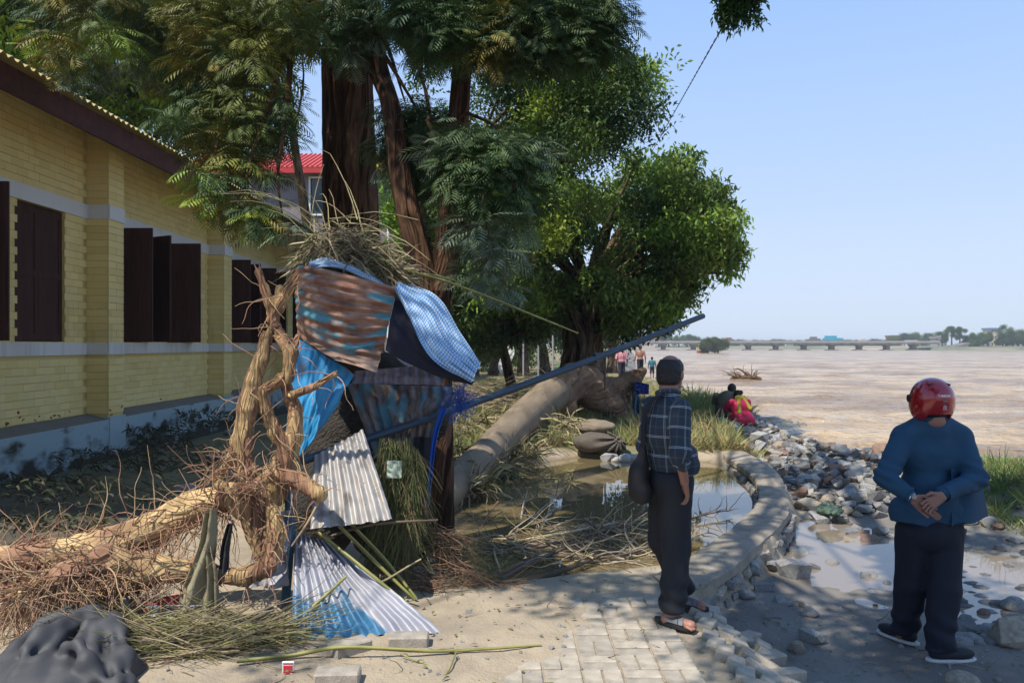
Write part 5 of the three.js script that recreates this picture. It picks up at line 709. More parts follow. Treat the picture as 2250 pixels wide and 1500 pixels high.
// cloth pattern coordinates: each face takes the frame of its nearest bone, so checks follow sleeves and body
function boneUV(g0, bones) {
  const g = g0.toNonIndexed(), n0 = g0.attributes.normal, ix = g0.index, p = g.attributes.position, uv = new Float32Array(p.count * 2), c = V(0, 0, 0), q = V(0, 0, 0);
  const fr = bones.map(b => { const ax = b.b.clone().sub(b.a), L = ax.length(); ax.normalize(); const e = (b.ref || V(0, 0, 1)).clone().addScaledVector(ax, -(b.ref || V(0, 0, 1)).dot(ax)).normalize(); return { ...b, ax, L, e, f: ax.clone().cross(e) }; });
  for (let i = 0; i < p.count; i += 3) {
    c.set((p.getX(i) + p.getX(i + 1) + p.getX(i + 2)) / 3, (p.getY(i) + p.getY(i + 1) + p.getY(i + 2)) / 3, (p.getZ(i) + p.getZ(i + 1) + p.getZ(i + 2)) / 3);
    let best = null, bd = 1e9; for (const b of fr) { q.copy(c).sub(b.a); const t = clamp(q.dot(b.ax) / b.L); const d = q.addScaledVector(b.ax, -t * b.L).length() - b.r; if (d < bd) { bd = d; best = b; } }
    let a0 = 0; for (let k = 0; k < 3; k++) { q.set(p.getX(i + k), p.getY(i + k), p.getZ(i + k)).sub(best.a); let a = Math.atan2(q.dot(best.f), q.dot(best.e)); if (k === 0) a0 = a; else { if (a - a0 > Math.PI) a -= 6.2832; if (a0 - a > Math.PI) a += 6.2832; } uv[(i + k) * 2] = a * best.r; uv[(i + k) * 2 + 1] = q.dot(best.ax) + (best.off || 0); }
  }
  const nn = new Float32Array(p.count * 3); for (let i = 0; i < p.count; i++) { const j = ix.getX(i); nn[i * 3] = n0.getX(j); nn[i * 3 + 1] = n0.getY(j); nn[i * 3 + 2] = n0.getZ(j); }
  g.setAttribute('normal', new THREE.BufferAttribute(nn, 3)); g.setAttribute('uv', new THREE.BufferAttribute(uv, 2)); return g;
}
{ // man in a dark checked shirt, seen from behind his right side
  const t = thing('person', 'person in dark checked shirt with black shoulder bag standing on the pavers', 'person', V(0, 0, 0));
  const f = V(.94, 0, -.34).normalize(), r = f.clone().cross(V(0, 1, 0)), O = V(1.03, 0, -5.25), L = (a, u, b) => O.clone().addScaledVector(r, a).add(V(0, u, 0)).addScaledVector(f, b), q = new THREE.Quaternion().setFromUnitVectors(V(0, 0, 1), f);
  const hf = V(.58, 0, -.81).normalize(), hc = L(-.02, 1.532, -.01);
  const wr = L(.215, .885, -.055), hd = L(.18, .78, -.02).sub(wr);
  const legR = [L(.085, .86, -.03), L(.10, .47, -.05), V(.985, .10, -5.06)], legL = [L(-.09, .86, -.03), L(-.09, .47, -.03), V(1.115, .10, -5.42)];
  const footR = [V(.955, .035, -5.07), V(1.075, .03, -4.965)], footL = [V(1.105, .035, -5.42), V(1.225, .03, -5.35)];
  const toes = (a, b) => { const d = b.clone().sub(a).normalize(), s = d.clone().cross(V(0, 1, 0)); return [-.034, -.018, 0, .018, .034].map((o, i) => bone(b.clone().addScaledVector(s, o).addScaledVector(d, -.01), b.clone().addScaledVector(s, o * 1.05).addScaledVector(d, .032 - .012 * Math.abs(i - 3) * .5).add(V(0, -.008, 0)), .0105, .009, .003)); };
  const body = isoGeo([ball(L(0, 1.18, -.05), .165, .2, .105, q), ball(L(0, .98, -.02), .145, .15, .12, q), ...chain(legR, [.075, .055, .042]), ...chain(legL, [.075, .055, .042]), bone(L(.19, 1.30, -.06), L(.245, 1.07, -.11), .045, .04), bone(L(.245, 1.07, -.11), wr, .04, .027), bone(L(-.19, 1.30, -.06), L(-.24, 1.06, -.06), .045, .04), bone(L(-.24, 1.06, -.06), L(-.2, .86, .03), .04, .028), bone(L(0, 1.32, -.05), L(-.01, 1.44, -.03), .06, .055), bone(legR[2], footR[0], .04, .034), bone(footR[0], footR[1], .036, .034), bone(legL[2], footL[0], .04, .034), bone(footL[0], footL[1], .036, .034)], { cell: .012, k: .03 });
  const fine = [isoGeo(headPrims(hc, hf, 1.02), { cell: .0052, k: .018 }), isoGeo(hand(wr, hd, V(-.9, 0, .2), 1, 1, .5), { cell: .0042, k: .008 }), isoGeo(hand(L(-.2, .86, .03), V(.1, -1, 0), V(1, 0, 0), -1), { cell: .0045, k: .008 }), isoGeo(toes(...footR), { cell: .0045, k: .004 }), isoGeo(toes(...footL), { cell: .0045, k: .004 })];
  mesh('body', mergeGeometries([body, ...fine]), skinRed, t);
  const hr = hf.clone().cross(V(0, 1, 0)); const hair = isoGeo([ball(hc.clone().add(V(0, .022, 0)).addScaledVector(hf, -.012), .0845, .102, .104, new THREE.Quaternion().setFromUnitVectors(V(0, 0, 1), hf)), ball(hc.clone().add(V(0, -.03, 0)).addScaledVector(hf, -.045), .072, .055, .066, new THREE.Quaternion().setFromUnitVectors(V(0, 0, 1), hf))], { cell: .0055, k: .02, warp: p => .007 * fb(p.x * 55, p.y * 40, p.z * 55, 3), cut: p => { const d = p.clone().sub(hc), fz = d.dot(hf), sx = Math.abs(d.dot(hr)); return Math.max(fz - (d.y > .04 ? .05 : .012) - .0 * sx, -(d.y + .085), .060 - Math.hypot(d.dot(hr) * .9, (fz + .012) * .8, (d.y - .128) * .9)); } });
  mesh('hair', hair, hairM, t);
  // checked shirt
  const cuff = wr.clone().lerp(L(.245, 1.07, -.11), .62), sh = [ball(L(0, 1.19, -.055), .188, .205, .132, q), ball(L(0, .985, .0), .178, .15, .152, q), ball(L(0, 1.335, -.06), .13, .06, .085, q), bone(L(.175, 1.315, -.06), L(.25, 1.07, -.11), .072, .062), bone(L(.25, 1.07, -.11), cuff, .062, .05), bone(L(-.175, 1.315, -.06), L(-.245, 1.06, -.06), .072, .062), bone(L(-.245, 1.06, -.06), L(-.21, .92, .0), .062, .052), bone(L(0, 1.37, -.05), L(0, 1.405, -.04), .075, .07)];
  const plaid = texture(512, 512, (u, v) => { const ln = (x, n, w) => { const k = ((x * n) % 1 + 1) % 1; return k < w || k > .045 + w && k < .045 + 2 * w ? 1 : 0; }, a = ln(u, 4, .022), b = ln(v, 4, .028), s = ln(u + .125, 4, .012) * .35 + ln(v + .125, 4, .012) * .35, tw = .9 + .1 * ((Math.floor(u * 256) + Math.floor(v * 256)) % 3) / 2; return mixc([.020 * tw, .034 * tw, .052 * tw], [.46, .50, .55], clamp(.62 * a + .62 * b + s * .35)); }, { srgb: true });
  const shirtG = isoGeo(sh, { cell: .0095, k: .035, warp: p => .018 * fb(p.x * 8, p.y * 7, p.z * 8, 4) + .009 * Math.sin(p.y * 40 + p.x * 16 + 5 * fb(p.x * 6, p.y * 6, 3, 2)) * ss(1.15, .92, p.y), cut: p => Math.max(.905 - p.y - .012 * Math.sin(p.x * 14), p.y - 1.425) });
  mesh('shirt', boneUV(shirtG, [{ a: L(0, .9, -.03), b: L(0, 1.42, -.05), r: .165, ref: f }, { a: L(.2, 1.34, -.06), b: L(.25, 1.07, -.11), r: .068, ref: r }, { a: L(.25, 1.07, -.11), b: cuff, r: .056, ref: r, off: -.27 }, { a: L(-.2, 1.34, -.06), b: L(-.245, 1.06, -.06), r: .068 }]), std({ map: re(plaid, 1 / .5, 1 / .5), roughness: .85 }), t);
  const cm = std({ map: re(plaid, 2, 2), roughness: .85 });
  mesh('cuff', tubeGeo([cuff.clone().lerp(L(.25, 1.07, -.11), .28), cuff], [.06, .059], { n: 3, seg: 16, rough: .08, cap: false }), cm, t);
  mesh('collar', new THREE.TorusGeometry(.068, .016, 8, 24).rotateX(Math.PI / 2 - .25).translate(...L(-.005, 1.415, -.04).toArray()), cm, t);
  const trs = std({ color: [.010, .0115, .016], roughness: .8, bumpMap: re(T.weave, 8, 8), bumpScale: .0006 });
  mesh('trousers', isoGeo([ball(L(0, .855, -.03), .162, .12, .135, q), ...chain([L(.07, .85, -.03), L(.09, .47, -.04), legR[2].clone().add(V(0, .02, 0))], [.108, .09, .078]), ...chain([L(-.075, .85, -.03), L(-.085, .47, -.03), legL[2].clone().add(V(0, .03, 0))], [.108, .09, .078])], { cell: .011, k: .03, warp: p => .017 * fb(p.x * 10, p.y * 5, p.z * 10, 4) + .010 * Math.sin(p.y * 48 + p.x * 20 + 4 * fb(p.x * 6, p.y * 6, 3, 2)) * ss(.4, .12, p.y), cut: p => Math.max(p.y - .925, .085 - p.y + .02 * (p.x - 1.03)) }), trs, t);
  const sole = (a, b) => { const d = b.clone().sub(a).normalize(), s = d.clone().cross(V(0, 1, 0)), sh_ = new THREE.Shape(), c = []; for (let i = 0; i < 28; i++) { const w = i / 28 * 6.283, l = Math.cos(w), k = Math.sin(w); c.push(new THREE.Vector2(l * .138 + .05, k * (.042 + .010 * l))); } sh_.setFromPoints(c); const g = new THREE.ExtrudeGeometry(sh_, { depth: .02, bevelEnabled: true, bevelSize: .004, bevelThickness: .004, bevelSegments: 1 }); g.rotateX(Math.PI / 2); const m = new THREE.Matrix4().makeBasis(d, V(0, 1, 0), s).setPosition(a.x, .03, a.z); return g.applyMatrix4(m); };
  const sm_ = std({ color: [.018, .017, .017], roughness: .7 }), st = std({ color: [.16, .16, .175], map: T.grain, roughness: .55 });
  for (const [a, b] of [footR, footL]) { const d = b.clone().sub(a).normalize(), s = d.clone().cross(V(0, 1, 0)), so = mesh('sandal', sole(a, b), sm_, t); for (const [k, w] of [[.015, .02], [.055, .02], [.095, .016]]) { const c = a.clone().addScaledVector(d, k), pts = [-1, -.6, 0, .6, 1].map(e => c.clone().addScaledVector(s, e * .048).addScaledVector(d, .02 * e).setY(.028 + .05 * Math.sqrt(1 - e * e * .96) * (1.0 - k * 2.2))); mesh('strap', new Acc().sheet(10, 2, (u, v) => new THREE.CatmullRomCurve3(pts).getPoint(u).addScaledVector(d, (v - .5) * w * 2), .005).geo(), st, so); } }
  // shoulder bag
  const bag = thing('shoulder_bag', 'black cloth shoulder bag hanging behind the hip of the checked-shirt person', 'bag', V(0, 0, 0)), bm = std({ color: [.016, .013, .014], roughness: .75 });
  mesh('pouch', isoGeo([ball(P(1402, 1055, 5.22), .062, .125, .10), ball(P(1410, 1082, 5.2), .062, .07, .10), ball(P(1412, 1010, 5.22), .03, .10, .05)], { cell: .011, k: .05, warp: foldW(.014, 8, 8) }), bm, bag);
  mesh('strap', new Acc().sheet(3, 40, (u, v) => new THREE.CatmullRomCurve3([P(1398, 1030, 5.2), P(1412, 985, 5.2), P(1414, 930, 5.19), P(1428, 885, 5.17), P(1452, 868, 5.15), P(1475, 868, 5.2)]).getPoint(v).add(V((u - .5) * .02, 0, (u - .5) * .035)), .005).geo(), bm, bag);
}
{ // man in a blue jacket and red helmet, hands clasped behind his back
  const t = thing('person', 'person in blue jacket with hands clasped behind the back facing the river', 'person', V(0, 0, 0));
  const J = (x, y, d) => P(x, y, d), hc = J(2049, 872, 5.25), fw = V(0, 0, -1);
  const hipL = J(2008, 1165, 5.3), hipR = J(2077, 1165, 5.28), knL = J(2003, 1280, 5.34), knR = J(2074, 1295, 5.2), anL = J(1985, 1392, 5.45), anR = J(2064, 1425, 5.12);
  const shL = J(1988, 962, 5.27), shR = J(2108, 962, 5.27), elL = J(1950, 1048, 5.14), elR = J(2142, 1052, 5.14), wL = J(2005, 1093, 5.0), wR = J(2066, 1088, 5.0);
  const body = isoGeo([ball(J(2046, 1010, 5.28), .17, .2, .11), ball(J(2044, 1110, 5.28), .15, .15, .12), bone(J(2048, 945, 5.27), J(2049, 905, 5.26), .062, .058), bone(hipL, knL, .078, .056), bone(knL, anL, .056, .043), bone(hipR, knR, .078, .056), bone(knR, anR, .056, .043), bone(shL, elL, .05, .042), bone(elL, wL, .042, .028), bone(shR, elR, .05, .042), bone(elR, wR, .042, .028), bone(anL, V(2.56, -.17, -5.48), .042, .038), bone(anR, V(2.70, -.17, -5.1), .042, .038)], { cell: .012, k: .03 });
  const hands = [isoGeo(hand(wL, V(.72, -.62, .0), V(.15, .1, 1), -1, .98, .30), { cell: .0042, k: .008 }), isoGeo(hand(wR.clone().add(V(0, 0, .026)), V(-.78, -.50, .0), V(-.1, .1, 1), 1, .98, .42), { cell: .0042, k: .008 })];
  mesh('body', mergeGeometries([body, isoGeo(headPrims(hc.clone().add(V(0, -.015, 0)), fw), { cell: .0055, k: .018 }), ...hands]), std({ color: [.30, .145, .10], roughness: .55 }), t);
  const jac = std({ color: [.0115, .058, .112], roughness: .8, bumpMap: re(T.weave, 8, 8), bumpScale: .0006 });
  const arms = [...chain([shL, elL.clone().add(V(-.012, 0, 0)), wL.clone().lerp(elL, .12)], [.080, .066, .048]), ...chain([shR, elR.clone().add(V(.012, 0, 0)), wR.clone().lerp(elR, .12)], [.080, .066, .048])];
  const torso = [ball(J(2047, 1000, 5.28), .205, .2, .13), ball(J(2044, 1080, 5.28), .195, .2, .14), bone(J(2030, 935, 5.27), J(1990, 958, 5.27), .075, .078), bone(J(2068, 935, 5.27), J(2106, 958, 5.27), .075, .078), bone(J(2049, 945, 5.26), J(2049, 912, 5.26), .10, .08), bone(J(1992, 1120, 5.27), J(2095, 1120, 5.27), .105, .105), bone(J(1992, 1150, 5.27), J(2096, 1152, 5.27), .098, .098)];
  const jg = isoGeo([...torso, ...arms], { cell: .0105, k: .028, warp: p => { const e = Math.exp(-(p.distanceToSquared(elL)) / .012) + Math.exp(-(p.distanceToSquared(elR)) / .012); return .014 * fb(p.x * 7, p.y * 9, p.z * 7, 4) + .010 * e * Math.sin((p.y * 85) + p.x * 50 + 4 * fb(p.x * 8, p.y * 8, 1, 2)) + .006 * (1 - Math.abs(Math.sin(p.y * 22 + 3 * fb(p.x * 6, p.y * 5, 2, 2) + Math.abs(p.x - 2.68) * 14))) * ss(1.1, .7, p.y) + .004 * Math.sin(p.y * 26 + p.x * 18) * ss(.95, .6, p.y); }, cut: p => Math.max(.585 + .02 * (p.x - 2.6) * -1 + .012 * Math.sin(p.x * 16) - p.y, p.y - 1.285) });
  mesh('jacket', jg, jac, t);
  mesh('collar', new THREE.TorusGeometry(.078, .018, 8, 28, 5.2).rotateZ(-1.03 + Math.PI).rotateX(-Math.PI / 2 - .2).translate(...J(2049, 922, 5.25).toArray()), jac, t);
  mesh('jacket_flap', new Acc().sheet(24, 30, (u, v) => J(lerp(2092, lerp(2150, 2172, v), u), lerp(1030, lerp(1156, 1138, u), v), 5.12 + .16 * u + .04 * Math.sin(u * 5 + v * 2)).add(V(0, .012 * Math.sin(u * 8) * v, 0)), .006).geo(), jac, t);
  for (const [w, e] of [[wL, elL], [wR, elR]]) mesh('cuff', tubeGeo([w.clone().lerp(e, .2), w.clone().lerp(e, .09)], [.052, .05], { n: 3, seg: 16, rough: .06, cap: false }), jac, t);
  mesh('trousers', isoGeo([ball(J(2043, 1170, 5.28), .175, .13, .145), ...chain([hipL, knL, anL.clone().add(V(0, -.02, 0))], [.11, .096, .084]), ...chain([hipR, knR, anR.clone().add(V(0, -.02, 0))], [.112, .10, .086])], { cell: .0115, k: .022, warp: p => .016 * fb(p.x * 9, p.y * 4, p.z * 9, 4) + .010 * Math.sin(p.y * 46 + p.x * 25 + 4 * fb(p.x * 6, p.y * 6, 3, 2)) * ss(.15, -.12, p.y), cut: p => Math.max(p.y - .66, -.175 - p.y) }), std({ color: [.0085, .010, .020], roughness: .85, bumpMap: re(T.weave, 8, 8), bumpScale: .0006 }), t);
  for (const [c, ang, gy] of [[V(2.565, 0, -5.47), 2.05, -.232], [V(2.70, 0, -5.1), .05, -.232]]) {
    const m4 = new THREE.Matrix4().makeRotationY(ang).setPosition(c.x, gy, c.z), up = isoGeo([ball(V(.055, .045, 0), .105, .04, .046), ball(V(-.06, .055, 0), .07, .052, .04)], { cell: .006, k: .03, cut: p => Math.max(.014 - p.y, p.y - .085) }), so = isoGeo([ball(V(.05, .012, 0), .122, .03, .052), ball(V(-.06, .012, 0), .09, .03, .045)], { cell: .006, k: .03, cut: p => Math.max(-p.y, p.y - .022) });
    const s = mesh('shoe', up.applyMatrix4(m4), std({ color: [.016, .017, .022], roughness: .75 }), t); mesh('sole', so.applyMatrix4(m4), std({ color: [.55, .54, .52], roughness: .7 }), s);
  }
  const w = mesh('wristwatch', tubeGeo([wL.clone().lerp(elL, .06), wL.clone().lerp(elL, -.04)], [.034, .034], { n: 2, seg: 16, cap: false }), std({ color: [.45, .46, .46], metalness: .9, roughness: .25 }), t); mesh('watch_case', new THREE.CylinderGeometry(.016, .016, .01, 18).rotateX(Math.PI / 2), std({ color: [.5, .5, .5], metalness: .9, roughness: .2 }), w, wL.x - .006, wL.y + .012, wL.z + .036);
  // helmet
  const H = thing('helmet', 'glossy red motorcycle helmet worn by the blue-jacket person', 'helmet', V(0, 0, 0)), C = J(2049, 874, 5.24);
  const shell = isoGeo([ball(C, .127, .131, .148), ball(C.clone().add(V(0, -.055, -.01)), .126, .125, .136)], { cell: .0055, k: .03, cut: p => { const d = p.clone().sub(C), lim = lerp(-.098, -.168, ss(.060, .092, Math.abs(d.x))); return Math.max(lim - d.y - (d.z < 0 ? .04 : 0), Math.max(-d.z - .075, d.y - .07) < 0 ? -1 : -1); } });
  mesh('shell', shell, phys({ color: [.33, .006, .012], roughness: .22, clearcoat: 1, clearcoatRoughness: .06, metalness: .15 }), H);
  const dk = std({ color: [.012, .012, .013], roughness: .5 });
  mesh('lining', isoGeo([ball(C.clone().add(V(0, -.055, 0)), .11, .09, .118)], { cell: .01, cut: p => (C.y - .13) - p.y }), dk, H);
  for (const k of [-1, 1]) { mesh('visor_hinge', new THREE.CylinderGeometry(.024, .026, .014, 20).rotateZ(Math.PI / 2), dk, H, C.x + k * .126, C.y - .005, C.z - .04); mesh('vent', chamfer(.044, .006, .012, .002).rotateZ(-k * .32).rotateX(-.7), dk, H, C.x + k * .05, C.y + .092, C.z + .083); }
  mesh('rear_vent', chamfer(.03, .008, .01, .003), std({ color: [.10, .22, .19], roughness: .3 }), H, C.x + .004, C.y - .012, C.z + .151);
  const font = await new FontLoader().loadAsync('fonts/droid/droid_sans_bold.typeface.json'), wm = std({ color: [.78, .78, .78], roughness: .5 });
  [...'YAMAHA'].forEach((ch, i) => { const g = new TextGeometry(ch, { font, size: .0136, depth: .0012, curveSegments: 3 }); g.center(); const dx = (i - 2.5) * .0128, dy = .022; const zz = .152 * Math.sqrt(Math.max(0, 1 - (dx / .131) ** 2 - (dy / .134) ** 2)) + .0018; g.rotateX(-.17); g.rotateY(dx * 5.5); mesh('letter', g, wm, H, C.x + dx, C.y + dy, C.z + zz); });
  const badge = mesh('badge', new Acc().tube([V(-.008, -.011, 0), V(-.008, .006, 0), V(0, .011, 0), V(.008, .006, 0), V(.008, -.011, 0)], .0011, { n: 16, seg: 5 }).tube([V(-.0135, -.0125, 0), V(.0135, -.0125, 0)], .0012, { n: 1, seg: 5 }).tube([V(-.006, 0, 0), V(.006, 0, 0)], .0011, { n: 1, seg: 5 }).tube([V(0, -.01, 0), V(0, .008, 0)], .0011, { n: 1, seg: 5 }).geo(), wm, H, C.x + .004, C.y - .05, C.z + .149);
}
// figures further off
function figure(label, O, yaw, h, parts) { const t = thing('person', label, 'person', O); t.rotation.y = yaw; t.scale.setScalar(h / 1.7); for (const [name, prims, m, o] of parts) mesh(name, isoGeo(prims, { cell: .02, k: .04, ...o }), m, t); return t; }
{
  const B = (a, b, ra, rb) => bone(V(...a), V(...b), ra, rb), walk = (st, ar) => [ball(V(0, 1.58, 0), .085, .115, .095), B([0, 1.38, 0], [0, 1.5, 0], .055, .055), ball(V(0, 1.22, 0), .18, .24, .11), ball(V(0, .95, 0), .16, .15, .12), B([.09, .9, 0], [.1, .48, -st * .4], .085, .06), B([.1, .48, -st * .4], [.1, .08, -st], .055, .04), B([-.09, .9, 0], [-.1, .48, st * .5], .085, .06), B([-.1, .48, st * .5], [-.1, .08, st], .055, .04), B([.1, .06, -st], [.1, .04, -st - .16], .04, .035), B([-.1, .06, st], [-.1, .04, st - .16], .04, .035), B([.2, 1.38, 0], [.27, 1.1, .03], .05, .042), B([.27, 1.1, .03], [.29, .84, -ar], .04, .03), B([-.2, 1.38, 0], [-.27, 1.1, .03], .05, .042), B([-.27, 1.1, .03], [-.29, .84, -ar], .04, .03), ...hand(V(.29, .84, -ar), V(0, -1, 0), V(-1, 0, 0), 1), ...hand(V(-.29, .84, -ar), V(0, -1, 0), V(1, 0, 0), 1)];
  const hairTop = [ball(V(0, 1.605, .012), .094, .115, .102)], hc = { cell: .015, cut: p => Math.max(1.545 - p.y, -p.z - .05) }, legs = st => [ball(V(0, .93, 0), .165, .13, .13), B([.09, .9, 0], [.1, .48, -st * .4], .1, .08), B([-.09, .9, 0], [-.1, .48, st * .5], .1, .08)], top = [ball(V(0, 1.22, 0), .2, .24, .13), ball(V(0, 1.0, 0), .18, .14, .13), B([.19, 1.38, 0], [.27, 1.12, .03], .07, .065), B([-.19, 1.38, 0], [-.27, 1.12, .03], .07, .065)];
  const on = (px, py, d) => { const p = P(px, py, d); p.y = landH(p.x, p.z); return p; };
  figure('bare-backed person walking away along the far bank', on(1407, 840, 43), .1, 1.66, [['body', walk(.18, .05), skinRed, { cell: .017 }], ['hair', hairTop, hairM, hc], ['shorts', legs(.18), std({ color: [.014, .015, .02] }), { cell: .02 }]]);
  figure('child in teal shirt walking beside the bare-backed person', on(1433, 838, 42), -.15, 1.12, [['body', walk(.12, .05), skin, { cell: .017 }], ['hair', hairTop, hairM, hc], ['shirt', top, std({ color: [.03, .13, .17] }), {}], ['shorts', legs(.12), std({ color: [.02, .03, .04] }), {}]]);
  const chk = std({ map: re(texture(128, 128, (u, v) => ((u * 4 % 1) < .3 || (v * 4 % 1) < .3) ? [.42, .05, .08] : [.62, .42, .44], { srgb: true }), 3, 3), roughness: .85 });
  figure('person in pink checked shirt half hidden behind the fallen roots', on(1366, 850, 38), .2, 1.66, [['body', walk(.1, .05), skin, { cell: .017 }], ['hair', hairTop, hairM, hc], ['shirt', top, chk, { cell: .017 }], ['trousers', [...legs(.1), B([.1, .48, -.04], [.1, .1, -.1], .08, .07), B([-.1, .48, .05], [-.1, .1, .1], .08, .07)], std({ color: [.02, .02, .03] }), {}]]);
  // two people squatting together on the rubble, backs to the camera
  const sq = (lean) => [ball(V(lean * 1.2, .72, -.12), .085, .11, .095), ball(V(lean * .5, .48, 0), .17, .2, .13), ball(V(0, .22, .05), .18, .15, .16), B([.12, .2, 0], [.2, .42, -.3], .08, .065), B([.2, .42, -.3], [.16, .06, -.2], .06, .045), B([-.12, .2, 0], [-.2, .42, -.3], .08, .065), B([-.2, .42, -.3], [-.16, .06, -.2], .06, .045), B([.16, .05, -.2], [.16, .03, -.36], .04, .035), B([-.16, .05, -.2], [-.16, .03, -.36], .04, .035), B([.2, .58, -.02], [.27, .4, -.2], .05, .042), B([.27, .4, -.2], [.1, .36, -.36], .04, .03), B([-.2, .58, -.02], [-.27, .4, -.2], .05, .042), B([-.27, .4, -.2], [-.1, .36, -.36], .04, .03), ...hand(V(.1, .36, -.36), V(-1, -.2, 0), V(0, 0, -1), 1), ...hand(V(-.1, .36, -.36), V(1, -.2, 0), V(0, 0, -1), -1)];
  const s1 = P(1592, 945, 18.9), s2 = P(1626, 944, 18.6); for (const s of [s1, s2]) s.y = Math.max(landH(s.x, s.z), RIVER) + .04;
  figure('squatting person in grey olive shirt at the water edge', s1, -.5, 1.75, [['body', sq(.12), skin, { cell: .014 }], ['hair', [ball(V(.14, .745, -.11), .096, .11, .105)], hairM, { cell: .014, cut: p => Math.max(.68 - p.y, -p.z - .17) }], ['shirt', [ball(V(.06, .48, .01), .195, .22, .155), B([.19, .6, 0], [.27, .42, -.16], .07, .06), B([-.18, .58, 0], [-.27, .42, -.16], .07, .06)], std({ color: [.12, .12, .085] }), {}], ['trousers', [ball(V(0, .22, .05), .2, .17, .17), B([.12, .2, 0], [.2, .42, -.3], .09, .075), B([-.12, .2, 0], [-.2, .42, -.3], .09, .075)], std({ color: [.04, .045, .05] }), {}]]);
  figure('squatting person in crimson dress and yellow scarf beside the water', s2, .15, 1.68, [['body', sq(0), skin, { cell: .014 }], ['hair', [ball(V(0, .74, -.11), .092, .11, .1), ball(V(.055, .80, -.04), .04, .045, .04)], hairM, { cell: .014, cut: p => Math.max(.66 - p.y, -p.z - .17) }], ['dress', [ball(V(0, .46, .02), .21, .23, .17), ball(V(.02, .2, .06), .28, .21, .24), B([.19, .58, 0], [.28, .4, -.18], .075, .065), B([-.19, .58, 0], [-.28, .4, -.18], .075, .065), ball(V(.22, .16, .02), .12, .14, .16)], std({ color: [.46, .012, .06], roughness: .7 }), { cut: p => .015 - p.y }], ['scarf', [bone(V(-.06, .68, .06), V(-.09, .36, .19), .055, .05), bone(V(.05, .68, .06), V(.17, .44, .17), .05, .045), bone(V(-.08, .68, .04), V(.08, .68, .04), .05, .05)], std({ color: [.36, .29, .035] }), { cell: .014 }]]);
  tag(mesh('green_bag', isoGeo([ball(P(1587, 925, 18.45), .12, .1, .09), ball(P(1592, 938, 18.4), .1, .07, .08)], { cell: .018, k: .04, warp: foldW(.03, 9, 9) }), std({ color: [.015, .22, .11], roughness: .5 })), 'green plastic bag between the two squatting people', 'bag');
}
